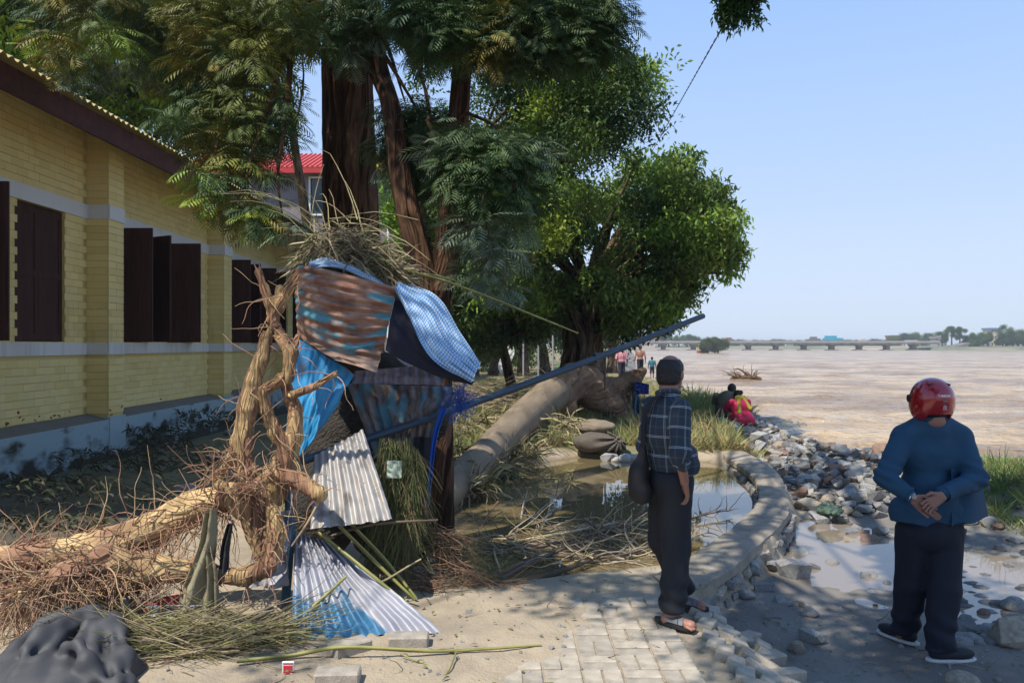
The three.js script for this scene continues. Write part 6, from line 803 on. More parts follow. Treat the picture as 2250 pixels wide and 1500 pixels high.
// ---------------------------------------------------------------- far bank, bridge
{
  const D = 350, X = px => (px - 1125) / F * D, Y = py => EYE - (py - HORIZON) / F * D, con = std({ color: [.20, .185, .17], map: re(T.stone, .1, .1) });
  const b = thing('road_bridge', 'long low concrete road bridge on piers across the river', 'bridge', V(0, 0, 0));
  mesh('deck', new Acc().box(X(1200), Y(755.5), -D - 8, X(2062), Y(751.5), -D).geo(), con, b);
  mesh('parapet', new Acc().box(X(1200), Y(751.5), -D - .3, X(2062), Y(749.6), -D + .12).geo(), std({ color: [.42, .40, .37] }), b);
  for (let i = 0; i < 160; i++) { const x = X(1380 + i * 4.28); mesh('rail_post', new Acc().box(x - .12, Y(749.6), -D - .15, x + .12, Y(747.4), -D + .05).geo(), con, b); }
  mesh('rail', new Acc().box(X(1200), Y(747.9), -D - .1, X(2062), Y(747.3), -D + .0).geo(), con, b);
  for (const px of [1331, 1396, 1461, 1528, 1590, 1650, 1711, 1773, 1835, 1896, 1957, 2016]) { const x = X(px), p = mesh('pier', new Acc().box(x - .75, RIVER - 1, -D - 5.5, x + .75, Y(759.5), -D - 2).geo(), con, b); mesh('pier_cap', new Acc().sheet(1, 1, (u, v) => V(x + (u - .5) * (v < .5 ? 3.6 : 1.7), v < .5 ? Y(755.6) : Y(760.5), -D - 3.6), 4.4).geo(false), con, p); mesh('footing', new Acc().box(x - 2.2, RIVER - 1, -D - 6, x + 2.2, RIVER + .25, -D - 1).geo(), con, p); }
  const f = mesh('fallen_span', boxGeo(11, .9, 7), con); f.position.set(X(2092), Y(761.5), -D + 1); f.rotation.z = .24; tag(f, 'broken bridge span slanting into the water at the far bank', 'bridge span');
  const car = (px, w, h, c, label) => { const t = thing('vehicle', label, 'vehicle', V(X(px), Y(751.5), -D - 3)), m = std({ color: c, roughness: .4 }); mesh('body', chamfer(w, h * .62, 1.8, .12), m, t, 0, .35 + h * .31, 0); mesh('cabin', chamfer(w * .6, h * .45, 1.7, .15), m, t, -w * .1, .35 + h * .8, 0); for (const s of [-.32, .32]) mesh('wheel', new THREE.CylinderGeometry(.36, .36, .25, 12).rotateX(Math.PI / 2), M.black, t, w * s, .36, .85); };
  car(1796, 4.6, 2, [.16, .15, .15], 'grey car crossing the bridge'); car(1836, 8, 2.4, [.04, .30, .42], 'blue truck crossing the bridge'); car(1608, 3.6, 1.6, [.2, .1, .1], 'small dark car at the bridge end beside the lone tree'); car(1905, 3.8, 1.5, [.5, .5, .5], 'pale car on the bridge right of the blue truck');
  // far trees, houses
  const tree = (px, top, bot, w, d, label, group, cols = mixl(DG, GR)) => { const a = P(px, bot, d), h = (bot - top) / F * d, hw = w / F * d / 2, t = thing('far_tree', label, 'tree', V(0, 0, 0), group), r = rng(px), cl = []; a.y = landH(a.x, a.z); mesh('trunk', tubeGeo([a.clone().add(V(0, -.3, 0)), a.clone().add(V(0, h * .6, 0))], [hw * .12, hw * .06], { n: 3, seg: 6 }), barkGrey, t); for (let i = 0; i < 9; i++) { const u = rr(-1, 1, r), v = Math.sqrt(1 - u * u * .8); cl.push([a.clone().add(V(u * hw * .7, h * (.22 + .6 * r() * v), rr(-1, 1, r) * hw * .6)), hw * rr(.28, .45, r), pick(cols, r)]); } crown(t, cl, 'big', 90 / (hw * hw) * 4, { seed: px, size: hw * .42, vary: .25 }); };
  const names = ['leftmost', 'second', 'third', 'fourth', 'fifth', 'sixth', 'seventh', 'eighth', 'ninth', 'tenth', 'eleventh', 'twelfth'];
  [[1345, 742], [1375, 741], [1400, 739], [1424, 738], [1448, 737], [1470, 736], [1492, 737], [1510, 741], [1526, 745]].forEach(([px, top], i) => tree(px, top, 768, 34, 430, i ? `hazy tree, ${names[i]} from the near side, in the row behind the bridge` : 'hazy tree nearest the near bank in the row behind the bridge', 'hazy trees behind the bridge'));
  [[1962, 738, 40], [1990, 735, 44], [2018, 736, 48], [2045, 733, 44], [2072, 722, 30], [2092, 714, 34], [2110, 716, 32], [2132, 735, 34], [2152, 728, 40], [2172, 734, 30], [2212, 714, 48], [2238, 720, 44], [2205, 738, 40], [2226, 738, 40], [2250, 730, 50], [2150, 745, 34], [2130, 748, 40]].forEach(([px, top, w], i) => tree(px, top, 766, w, i < 4 ? 440 : 352, `green far-bank tree` + ( i < 4 ? `, ${names[i]} of those behind the bridge deck` : i === 5 ? ', tallest of the pair beside the broken span' : ['', '', '', '', ', left of the tall pair', '', ', right one of the tall pair', ', low one right of the tall pair', ', middle one before the cream house', ', touching the cream house wall', ', crown rising over the cream house', ', behind the last riverside bush', ', bush below the cream house', ', bush right of the cream house', ', cut by the picture edge', ', waterside bush under the cream house', ', waterside bush by the broken span'][i]), 'trees on the far bank'));
  for (let i = 0; i < 14; i++) tree(1612 + i * 26, 756 + (i % 3), 767, 40, 470, i % 2 ? 'low hazy bush under the bridge on the far shore' : 'low hazy tree under the bridge on the far shore', 'low hazy growth under the bridge', mixl(DG, GR));
  const house = (px, top, w, d, c, rc, label) => { const a = P(px, 767, d), h = (767 - top) / F * d, ww = w / F * d, t = thing('far_house', label, 'house', V(a.x, .2, a.z)); const A = new Acc(); mesh('wall', new Acc().box(-ww / 2, 0, -6, ww / 2, h, 0).geo(), std({ color: c }), t); mesh('roof', new Acc().box(-ww / 2 - .4, h, -6.4, ww / 2 + .4, h + .9, .5).geo(), std({ color: rc }), t); const fl = Math.max(1, Math.round(h / 3.2)); for (let k = 0; k < fl; k++) for (let q = 0; q < 3; q++) mesh('window', new Acc().box(-ww / 2 + ww * (.14 + q * .29), k * 3.2 + 1.1, 0, -ww / 2 + ww * (.30 + q * .29), k * 3.2 + 2.4, .06).geo(), std({ color: [.08, .09, .1] }), t); };
  house(2188, 727, 22, 370, [.62, .47, .33], [.10, .18, .30], 'tall cream house with blue roof on the far bank'); house(2070, 746, 24, 400, [.28, .26, .25], [.24, .2, .18], 'grey low house behind the bridge end'); house(1966, 744, 16, 445, [.32, .10, .08], [.2, .09, .07], 'dark red house behind the bridge'); house(2160, 747, 40, 362, [.3, .3, .3], [.05, .3, .26], 'green-roofed shed in front of the cream house'); house(1635, 758, 14, 465, [.6, .42, .36], [.5, .16, .1], 'small orange-roofed house under the bridge'); house(1735, 757, 16, 465, [.6, .55, .5], [.5, .22, .16], 'small red-roofed house under the bridge by the blue shed'); house(2008, 754, 12, 425, [.6, .6, .58], [.5, .5, .5], 'white hut beside the last bridge pier'); house(1420, 748, 40, 425, [.5, .4, .38], [.42, .12, .10], 'long red-roofed building behind the bridge at its near end');
  struct('sandbar', new Acc().sheet(20, 4, (u, v) => V(lerp(X(1850), X(2075), u) * 1.2, RIVER + .5 * Math.sin(Math.PI * v) * Math.sin(Math.PI * u), lerp(-425, -395, v)), .4).geo(), std({ color: [.52, .43, .29] }));
}
{ // lone tree and shrine standing in the flood
  const t = thing('flooded_tree', 'round olive tree standing alone in the river before the bridge', 'tree', V(0, 0, 0)), r = rng(6), cl = [], a = P(1570, 775, 232);
  for (let i = 0; i < 22; i++) { const u = rr(-1, 1, r); cl.push([P(1568 + u * 24, lerp(766, 745, r()) + 6 * u * u, 232 + rr(-2, 2, r)), rr(.7, 1.3, r), pick([[.12, .15, .04], [.09, .12, .035], [.15, .17, .05]], r)]); }
  for (const px of [1556, 1572, 1578]) mesh('trunk', tubeGeo([P(px, 777, 232), P(px - 1, 766, 232), P(px + 2, 758, 232)], [.3, .22, .12], { n: 6, seg: 7 }), barkGrey, t); crown(t, cl, 'big', 55, { seed: 8, size: 1.5 });
  const s = thing('river_shrine', 'small golden statue on a red and white plinth in the river', 'shrine', P(1535, 776, 230)); mesh('plinth', new THREE.CylinderGeometry(.5, .55, 1.0, 8), std({ color: [.30, .07, .05] }), s, 0, .2, 0); mesh('cornice', new THREE.CylinderGeometry(.75, .6, .35, 8), std({ color: [.6, .56, .5] }), s, 0, .85, 0); mesh('statue', isoGeo([bone(V(0, 1, 0), V(.1, 2.1, 0), .26, .18), ball(V(.22, 2.4, 0), .16, .2, .16), bone(V(.1, 2, 0), V(.3, 2.75, 0), .09, .06), bone(V(-.1, 1.2, 0), V(.25, 1.5, 0), .12, .1)], { cell: .05, k: .1 }), std({ color: [.55, .40, .06], roughness: .4 }), s);
}
{ // driftwood in midstream
  const t = thing('driftwood', 'tangle of brown driftwood roots stranded in midstream', 'driftwood', V(0, 0, 0)), r = rng(15), A = new Acc(), c = P(1640, 830, 55);
  for (let i = 0; i < 26; i++) { const p = P(1612 + 55 * r(), 831 - 3 * r(), 55 + rr(-.3, .3, r)); A.tube(curl(p, V(rr(-1, .6, r), rr(.1, 1, r), rr(-.3, .3, r)), rr(.5, 1.2, r), .3, 6, r, .06), [.05, .03, .012], { n: 9, seg: 5, rough: .2 }); }
  A.tube([P(1605, 832, 55), P(1625, 829, 55), P(1660, 830, 55), P(1674, 832, 55)], [.08, .14, .16, .06], { n: 14, seg: 8, rough: .3 }); A.tube([P(1655, 831, 55), P(1640, 820, 55), P(1622, 810, 55), P(1612, 812, 55)], [.12, .08, .05, .02], { n: 10, seg: 7, rough: .2 });
  mesh('branches', A.geo(), std({ color: [.17, .105, .065] }), t);
}
// ---------------------------------------------------------------- fallen tree
{
  const t = thing('fallen_tree', 'smooth pale fallen tree trunk with torn root plate over the pond edge', 'fallen tree', V(0, 0, 0));
  mesh('trunk', tubeGeo([P(930, 1135, 8.7), P(1000, 1062, 9.8), P(1060, 1008, 11.2), P(1120, 948, 13.2), P(1175, 897, 15.4), P(1232, 852, 17.4)], [.185, .20, .225, .27, .32, .36], { n: 50, seg: 26, rough: .025, rs: 2 }), std({ color: [.26, .20, .135], map: re(T.stone, 1.2, .5), bumpMap: re(T.grainB, 1.5, 6), bumpScale: .012, roughness: .9 }), t);
  const q = l => l.map(([x, y, d]) => P(x, y, d)), pr = [...chain(q([[1205, 873, 16.5], [1230, 855, 17.3], [1262, 840, 17.8], [1290, 840, 18.2], [1320, 864, 18.4]]), [.33, .40, .38, .34, .28]), ...chain(q([[1310, 850, 18.2], [1350, 852, 18.4], [1385, 838, 18.6], [1408, 818, 18.6]]), [.26, .22, .2, .13]), ...chain(q([[1300, 865, 18], [1345, 895, 18.2], [1390, 935, 18.4]]), [.32, .24, .12]), ...chain(q([[1238, 862, 17.0], [1250, 895, 16.9], [1246, 922, 16.9]]), [.2, .15, .11]), ...chain(q([[1295, 835, 18.4], [1310, 812, 18.8], [1318, 790, 19]]), [.14, .12, .08]), ...chain(q([[1360, 860, 19], [1372, 890, 19], [1385, 925, 19]]), [.1, .08, .05]), ...chain(q([[1325, 870, 19], [1370, 865, 19.3], [1400, 850, 19.4]]), [.2, .14, .1])];
  mesh('root_plate', isoGeo(pr, { cell: .035, k: .12, warp: p => .10 * fb(p.x * 2.6, p.y * 2.6, p.z * 2.6, 4), uv: p => [p.y + p.z * .5, p.x] }), std({ color: [.27, .175, .11], map: re(T.wood, .9, .5), bumpMap: re(T.woodB, .9, .5), bumpScale: .04 }), t);
  const A = new Acc(), r = rng(43); for (let i = 0; i < 260; i++) { const b = pick(pr, r), o = rdir(r), p = b.a.clone().lerp(b.b, r()).addScaledVector(o, b.ra * .9); A.tube(curl(p, V(o.x * .6, -.8, o.z), rr(.2, .7, r), .35, 6, r, .14), [.012, .004], { n: 6, seg: 4, cap: false }); }
  mesh('rootlets', A.geo(), std({ color: [.18, .115, .075] }), t).userData.kind = 'stuff';
  for (const [x, y, d] of [[1056, 1032, 10.6], [1035, 1018, 10.3]]) { const p = P(x, y, d - .2); mesh('knot', new THREE.TorusGeometry(.05, .018, 8, 16).scale(1, .7, .6), std({ color: [.16, .11, .07] }), t, p.x, p.y, p.z); }
  tag(mesh('blue_rag', new Acc().sheet(16, 24, (u, v) => P(1388 + 14 * u + 4 * v, lerp(840, 925, v), 18.3 + .1 * Math.sin(u * 7 + v * 4)), .01).geo(), std({ color: [.03, .09, .14] })), 'dark blue rag hanging from the torn roots', 'rag');
  tag(mesh('blue_cloth', new Acc().sheet(16, 16, (u, v) => P(lerp(1396, 1426, u), lerp(838 + 6 * u, 866, v), 18.2 + .12 * fb(u * 4, v * 3)), .01).geo(), std({ color: [.01, .025, .17] })), 'royal blue cloth caught on the root end', 'cloth');
  tag(mesh('root_stake', tubeGeo([P(1330, 780, 17.2), P(1330, 858, 17.2)], .022, { n: 3, seg: 6 }), M.twigDark), 'thin stake standing in front of the torn roots', 'stake');
}
{ // sacks by the pond
  const sackM = std({ color: [.125, .105, .085], map: re(T.sand, 3, 3), bumpMap: re(T.weave, 4, 4), bumpScale: .004, roughness: .95 });
  const c = P(1315, 965, 13.8), fold = p => .03 * Math.sin((Math.atan2(p.y - c.y - .05, p.x - c.x - .3)) * 14) * ss(.6, .1, Math.abs(p.x - c.x - .2)) + .03 * fb(p.x * 6, p.y * 6, p.z * 6, 3);
  tag(mesh('mud_sack', isoGeo([ball(P(1312, 972, 13.6), .40, .17, .3), ball(P(1350, 978, 13.5), .2, .12, .2)], { cell: .018, k: .08, warp: fold }), sackM), 'mud-caked dark sack slumped at the far edge of the pond', 'sack');
  tag(mesh('mud_sack', isoGeo([ball(P(1308, 938, 14.6), .36, .13, .3)], { cell: .018, k: .08, warp: foldW(.04, 5, 5) }), std({ color: [.27, .215, .155], map: re(T.sand, 3, 3), bumpMap: re(T.weave, 4, 4), bumpScale: .004 })), 'pale muddy sack lying behind the dark one', 'sack');
  [[1352, 983, .09, 'white pebble-like stone right of the dark sack'], [1375, 982, .13, 'pale stone third from the dark sack'], [1395, 985, .12, 'angular pale stone nearest the checked-shirt person'], [1340, 996, .16, 'flat brown slab at the far pond edge'], [1390, 998, .15, 'dark reddish flat stone at the far pond edge']].forEach(([x, y, s, l], i) => { const m = mesh('pond_stone', i < 2 ? roundRock(400 + i) : hullRock(410 + i, 16, 1, .6, .8, .8), greyBlock[i < 3 ? 3 : 1]); m.position.copy(P(x, y, 13.2)); m.position.y = Math.max(landH(m.position.x, m.position.z), POND) + s * .2; m.scale.setScalar(s * 1.9); tag(m, l, 'stone', 'stones at the pond edge'); });
}
// ---------------------------------------------------------------- branches floating in the pond
{
  const r = rng(333), W = (x, y) => { const g = G(x, y, POND); return g; };
  const names = ['pale forked branch standing out of the pond', 'bare grey twig curving up left in the pond', 'pale two-pronged twig rising from the pond heap', 'long dark branch along the front of the pond heap', 'thin dark branch reaching toward the man on the pavers', 'brown stick leaning in the pond beside the root fibres', 'dark bough crossing the front of the pond', 'pale stick at the heart of the pond heap', 'yellow stalk standing at the left end of the pond heap', 'dark twig bundle reaching out right of the checked-shirt person', 'wet dark branch half sunk near the pond front', 'branch tip lying against the kerb wall'];
  const br = (label, pts, rad, m, side = 4) => { const A = new Acc(), v = pts.map(([x, y, h]) => { const g = W(x, y); g.y += h; return g; }); A.tube(v, rad, { n: 22, seg: 7, rough: .1 }); const c = new THREE.CatmullRomCurve3(v); for (let i = 0; i < side; i++) { const u = rr(.25, .95, r), p = c.getPoint(u); A.tube(curl(p, c.getTangent(u).add(rdir(r).multiplyScalar(.9)).add(V(0, .3, 0)), rr(.12, .3, r), .3, 5, r, 0), [.006, .002], { n: 7, seg: 4, cap: false }); } tag(mesh('pond_branch', A.geo(), m), label, 'branch', 'branches in the pond'); };
  br(names[0], [[1190, 1160, .0], [1205, 1140, .08], [1212, 1115, .12]], [.014, .01, .006], M.twig, 5); br(names[1], [[1145, 1140, .0], [1150, 1120, .06], [1160, 1095, .1]], [.012, .009, .004], M.twig, 3); br(names[2], [[1160, 1150, 0], [1190, 1130, .06], [1235, 1098, .1]], [.01, .007, .004], M.twig, 3); br(names[3], [[1100, 1272, .0], [1180, 1245, .06], [1300, 1210, .1], [1400, 1185, .05]], [.016, .016, .012, .008], M.twigDark, 8); br(names[4], [[1180, 1215, .05], [1290, 1200, .1], [1400, 1160, .12], [1430, 1110, .2]], [.014, .012, .008, .004], M.twigDark, 8); br(names[5], [[1050, 1165, -.03], [1075, 1140, .06], [1095, 1125, .12]], [.012, .012, .01], std({ color: [.2, .1, .06] }), 0); br(names[6], [[1095, 1262, .0], [1200, 1235, .05], [1330, 1240, .06], [1430, 1215, .05], [1520, 1195, .05]], [.015, .014, .012, .01, .006], M.twigDark, 10); br(names[7], [[1120, 1200, .03], [1240, 1190, .08], [1350, 1165, .07], [1430, 1150, .06]], [.018, .018, .014, .01], M.reedPale, 8); br(names[8], [[1085, 1205, .0], [1088, 1235, .04], [1100, 1272, .06]], [.012, .011, .009], M.reedPale, 2); br(names[9], [[1430, 1165, .03], [1510, 1150, .04], [1560, 1140, .06], [1610, 1130, .05]], [.014, .012, .008, .003], M.twigDark, 16); br(names[10], [[1180, 1280, .02], [1230, 1270, .05], [1300, 1245, .06]], [.025, .022, .012], std({ color: [.08, .06, .04] }), 3); br(names[11], [[1490, 1230, .06], [1530, 1205, .12], [1560, 1200, .13]], [.008, .008, .005], M.twig, 5);
  const t = thing('twig_raft', 'matted raft of pale twigs and reeds floating in the pond', 'twigs', V(0, 0, 0), null, 'stuff'), accs = [M.twig, M.twig, M.twigDark, M.reedPale, M.strawDry].map(m => [new Acc(), m]);
  for (let i = 0; i < 230; i++) { const x = 1290 + rr(-190, 190, r), y = 1190 + rr(-38, 62, r) * (1 - .4 * Math.abs(x - 1290) / 190), p = W(x, y); p.y += rr(0, .1, r) * (1 - Math.abs(x - 1290) / 230); const a = pick(accs, r)[0]; a.tube(curl(p, V(rr(-1, 1, r), rr(-.08, .25, r), rr(-.6, .6, r)), rr(.2, .6, r), .34, 7, r, .0), [rr(.004, .011, r), .0025], { n: 8, seg: 4, cap: false }); }
  accs.forEach(([a, m]) => mesh('twigs', a.geo(), m, t));
  hay('pond_straw', 'wad of reddish straw in the middle of the twig raft', [[1165, 1195, 7.75, 22, 8, .1], [1330, 1230, 7.3, 40, 8, .1], [1440, 1290, 6.3, 18, 7, .05]], 420, .16, [M.strawDry, M.rootlet, M.grass], { seed: 71, grav: .02, wig: .4, rad: .0025 });
}
// ---------------------------------------------------------------- grass on the bank
{
  const tuft = (seed, n, h, spread) => { const r = rng(seed), a = new Acc(); for (let i = 0; i < n; i++) { const p = V(rr(-spread, spread, r), 0, rr(-spread, spread, r)), d = V(rr(-.7, .7, r), 1, rr(-.7, .7, r)).normalize(); const c = [p]; let q = p.clone(); for (let k = 0; k < 3; k++) { d.add(V(0, -.16, 0)).normalize(); q = q.clone().addScaledVector(d, h * rr(.25, .45, r)); c.push(q); } a.blade(c, .012, rdir(r)); } return a.geo(false); };
  const gm = phys({ color: 0xffffff, roughness: .8, transmission: .2, thickness: 0 }), geos = [tuft(1, 26, .2, .1), tuft(2, 26, .14, .12), tuft(3, 22, .26, .09)], r = rng(55), pts = [];
  const add = (n, fx, cols, s) => { for (let i = 0; i < n; i++) { const p = fx(); if (!p) continue; pts.push([p[0], landH(p[0], p[1]), p[1], pick(cols, r), s * rr(.6, 1.4, r)]); } };
  const straw = [[.40, .34, .14], [.34, .31, .11], [.27, .29, .09], [.44, .37, .18]], green = [[.14, .20, .045], [.18, .24, .06], [.11, .16, .04]];
  add(2600, () => { const d = 8.6 + 12 * r() * r() + 2 * r(), x = rr(-3.2, -.35, r); return x < -2.6 + .0 * d ? null : inPoly(pond2, x, -d) || polyDist(pond2, x, -d) < .12 ? null : [x, -d]; }, straw.concat(green), .8);
  add(5200, () => { const d = 14 + 30 * r() * r(), x = rr(-3, piece(edgeX, d) + .1, r); return [x, -d]; }, straw.concat(green, straw), .8);
  add(700, () => { const d = rr(13.4, 16.5, r), x = rr(2.3, 4.0, r); return [x, -d]; }, straw, 1.1);
  add(900, () => { const a = rr(0, 6.28, r), q = Math.sqrt(r()), x = 6.2 + 1.55 * q * Math.cos(a), d = 9.6 + 2.4 * q * Math.sin(a); return landH(x, -d) < -.2 ? null : [x, -d]; }, green.concat([straw[2]]), .75);
  add(160, () => { const x = rr(5.6, 7.6, r), d = rr(24.5, 26.5, r); return landH(x, -d) < RIVER + .1 ? null : [x, -d]; }, green.concat(straw), 1.6);
  add(260, () => { const d = rr(20, 25, r), x = rr(4, 5.8, r); return [x, -d]; }, green, 1.1);
  const g = thing('bank_grass', 'rough sun-bleached grass covering the bank around the pond', 'grass', V(0, 0, 0), null, 'stuff');
  geos.forEach((ge, k) => { const mine = pts.filter((_, i) => i % 3 === k), im = shade(new THREE.InstancedMesh(ge, gm, mine.length)); im.name = 'tufts'; im.userData.kind = 'stuff'; mine.forEach(([x, y, z, c, s], i) => { _q.setFromEuler(_e.set(rr(-.15, .15, r), rr(0, 6.28, r), rr(-.15, .15, r))); _m.compose(V(x, y - .01, z), _q, V(s, s * rr(.6, 1.2, r), s)); im.setMatrixAt(i, _m); im.setColorAt(i, _c.setRGB(...c.map(v => v * rr(.8, 1.15, r)))); }); im.instanceMatrix.needsUpdate = true; im.instanceColor.needsUpdate = true; g.add(im); });
  hay('dry_grass_bank', 'matted dry grass overhanging the pond beside the fallen trunk', [[1010, 950, 14.5, 40, 20, .6], [1080, 930, 15.5, 40, 16, .6], [1190, 970, 14.2, 50, 18, .5], [1240, 940, 14.8, 30, 24, .4], [1000, 1000, 11.5, 26, 16, .4], [1120, 990, 13, 40, 14, .4], [1090, 1030, 11.4, 40, 14, .4], [1040, 1075, 10, 34, 14, .3], [1150, 1000, 12.4, 36, 12, .3], [1450, 960, 14.6, 50, 12, .3], [1540, 960, 14.6, 40, 18, .3]], 2600, .38, [M.straw, M.strawDry, M.grass, M.brownGrass], { seed: 91, blade: true, dirs: [V(.4, .3, .6), V(-.6, .4, .5), V(0, .8, .4), V(1, .1, .3)], grav: .16, rad: .0045 });
  hay('bank_litter', 'strewn sticks and reed litter on the lawn behind the debris', [[1030, 860, 20, 60, 10, 1], [1120, 855, 22, 80, 10, 2], [1090, 880, 19, 70, 10, 1], [1180, 840, 28, 60, 8, 2]], 420, .9, [M.strawDry, M.twigDark, M.reedPale], { seed: 92, dirs: [V(1, .05, .2), V(-1, .1, .1)], grav: .02, wig: .15, rad: .008 });
  hay('bank_weeds', 'sprig of bare weed stalks on the right-hand grass bank', [[2200, 1065, 9.6, 14, 10, .1], [2225, 1060, 9.5, 22, 8, .1]], 26, .34, [M.twigDark], { seed: 93, dirs: [V(.1, 1, 0), V(-.3, 1, .1)], grav: -.02, wig: .2, rad: .003 });
}
// ---------------------------------------------------------------- rubble, stones
{
  const r = rng(808), geos = [...Array(6)].map((_, i) => hullRock(500 + i, 13, 1, .62, .8, .7)).concat([...Array(3)].map((_, i) => hullRock(520 + i, 18, 1, .5, .9, .95)), [chamfer(1, .38, .5, .03)], [roundRock(61), roundRock(62)]);
  const mats = greyBlock.concat([std({ color: [.34, .22, .165], map: re(T.stone, 3, 3), bumpMap: re(T.grainB, 6, 6), bumpScale: .006 }), std({ color: [.44, .375, .285], map: re(T.stone, 3, 3), bumpMap: re(T.grainB, 6, 6), bumpScale: .006 }), std({ color: [.20, .20, .205], map: re(T.stone, 3, 3), bumpMap: re(T.grainB, 6, 6), bumpScale: .006 })]);
  const L = []; let g = 0;
  while (L.length < 2100 && g++ < 40000) {
    const d = 8.3 + 33 * Math.pow(r(), 1.5), xe = piece(edgeX, d), xs = piece(shoreX, d); let x = rr(xe + .12, xs + .35, r); if (d > 15 && x < xe + (xs - xe) * .25) continue; if (d < 9.6 && (x > 4.6 || r() < .55)) continue; if (d < 12.5 && x > 5.2) continue; if (d < 9.6 && x < xe + .55) continue;
    const k = clamp((x - xe) / (xs - xe)), heap = d > 9 ? .17 * Math.sin(Math.PI * k) * ss(8.6, 10.5, d) : 0; const s = (d < 12 ? rr(.07, .22, r) : rr(.08, .22, r)) * (r() < .12 ? 1.5 : 1); L.push([x, Math.max(landH(x, -d), RIVER - .1) + heap * rr(.3, 1, r) + s * .12, -d, s]);
  }
  L.sort((a, b) => b[3] / -b[2] - a[3] / -a[2]);
  const merged = mats.map(() => []);
  L.forEach(([x, y, z, s], i) => {
    const ge = pick(geos, r), k = Math.floor(r() * mats.length), e = new THREE.Euler(rr(-.5, .5, r), rr(0, 6.28, r), rr(-.5, .5, r));
    if (i < 300) { const m = mesh('rubble_stone', ge, mats[k]); m.position.set(x, y, z); m.rotation.copy(e); m.scale.setScalar(s); const gi = geos.indexOf(ge), d = -z, f = clamp((x - piece(edgeX, d)) / (piece(shoreX, d) - piece(edgeX, d))); tag(m, `${s > .24 ? 'large' : s > .17 ? 'medium' : 'small'} ${['grey', 'light grey', 'dark grey', 'whitish', 'reddish', 'cream', 'charcoal'][k]} ${gi < 6 ? 'angular stone' : gi < 9 ? 'squared stone' : gi === 9 ? 'brick' : 'rounded stone'} in rubble ${d < 11 ? 'beside the kerb bend' : d < 14 ? 'beyond the kerb bend' : d < 20 ? 'before the squatting pair' : 'past the squatting pair'}, ${f < .33 ? 'inland side' : f < .66 ? 'mid slope' : 'at the waterline'}`, 'stone', 'rubble along the river edge'); }
    else { const c = ge.index ? ge.toNonIndexed() : ge.clone(); c.applyMatrix4(_m.compose(V(x, y, z), _q.setFromEuler(e), V(s, s, s))); merged[k].push(c); }
  });
  const t = thing('rubble_bank', 'smaller broken stones and brick filling the rubble slope', 'rubble', V(0, 0, 0), null, 'stuff'); merged.forEach((l, k) => { if (l.length) mesh('rubble', mergeGeometries(l), mats[k], t).userData.kind = 'stuff'; });
  // stones in the puddle and on the sand
  const S = [[1900, 1188, .12, 1, 'brown stone in the puddle below the jacket hem'], [1905, 1175, .06, 0, 'small stone behind the brown puddle stone'], [1958, 1190, .1, 1, 'pair stone against the trouser leg in the puddle'], [1912, 1208, .09, 1, 'pale pointed stone in the middle of the puddle'], [1906, 1224, .1, 0, 'dark wedge stone at the puddle edge'], [1830, 1228, .16, 1, 'tan rounded stone at the near puddle edge'], [1790, 1240, .12, 0, 'dark stone where puddle meets sand'], [1755, 1205, .24, 1, 'flat olive rock at the wall side of the puddle'], [1915, 1255, .14, 0, 'flat stone pointing out of wet sand'], [1900, 1258, .12, 0, 'low slab beside the pointed flat stone'], [1950, 1272, .08, 0, 'stone touching the left trouser leg'], [1745, 1258, .34, 0, 'large grey boulder below the kerb wall'], [1700, 1245, .25, 2, 'long grey block below the kerb wall'], [1655, 1270, .24, 2, 'squared block lying under the kerb wall'], [1680, 1290, .18, 2, 'reddish chipped block on the sand'], [1640, 1308, .16, 1, 'whitish lump of mortar on the sand'], [1715, 1318, .12, 0, 'buried pointed stone on the sand'], [1768, 1330, .14, 2, 'broken slab leaning on the sand'], [1782, 1350, .15, 0, 'triangular grey stone on the sand'], [1785, 1402, .2, 2, 'two-tone brick lying alone on the sand'], [1750, 1425, .14, 1, 'crumbled white mortar on the sand'], [2105, 1315, .16, 1, 'smooth dark stone in the stream right of the trousers'], [2162, 1338, .11, 1, 'small orange-brown stone in the stream'], [2120, 1378, .24, 0, 'dark angular rock beside the right leg'], [2095, 1385, .2, 1, 'flat grey stone at the foot of the dark angular rock'], [2232, 1400, .42, 0, 'big pale boulder cut by the right edge'], [2120, 1520, .28, 1, 'pale boulder cut by the bottom edge'], [2230, 1330, .22, 1, 'grey stone in the stream by the right edge'], [2130, 1165, .2, 1, 'smooth blue-grey boulder under the jacket flap'], [2175, 1172, .2, 1, 'rounded grey boulder next to the grass bank'], [2195, 1178, .14, 0, 'orange-tinted stone next to the grass bank'], [2110, 1180, .12, 1, 'buff stone against the trousers under the flap'], [2200, 1205, .14, 0, 'grey stone low on the grass bank'], [2230, 1195, .16, 0, 'grey block at the lip of the grass bank'], [1845, 1140, .2, 2, 'upright pale block standing in the puddle'], [1885, 1132, .14, 1, 'white rounded stone beside the upright pale block'], [1800, 1140, .3, 0, 'broad muddy rock with green sacking on top']];
  S.forEach(([x, y, s, k, l], i) => { const m = mesh('stone', k === 1 ? roundRock(600 + i) : hullRock(600 + i, k ? 20 : 14, 1, k ? .5 : .7, k ? .55 : .9, k ? .97 : .6), l.includes('orange') ? mats[4] : l.includes('pale') || l.includes('white') || l.includes('buff') ? mats[5] : l.includes('dark') ? mats[6] : greyBlock[i % 3]); const p = G(x, y, -.22); m.position.set(p.x, landH(p.x, p.z) + s * .13, p.z); m.scale.setScalar(s * .88); m.rotation.set(rr(-.15, .15, r), rr(0, 6.28, r), rr(-.15, .15, r)); tag(m, l, 'stone', 'stones on the river sand'); });
  const st = new THREE.Group(); // cobbles awash in the stream
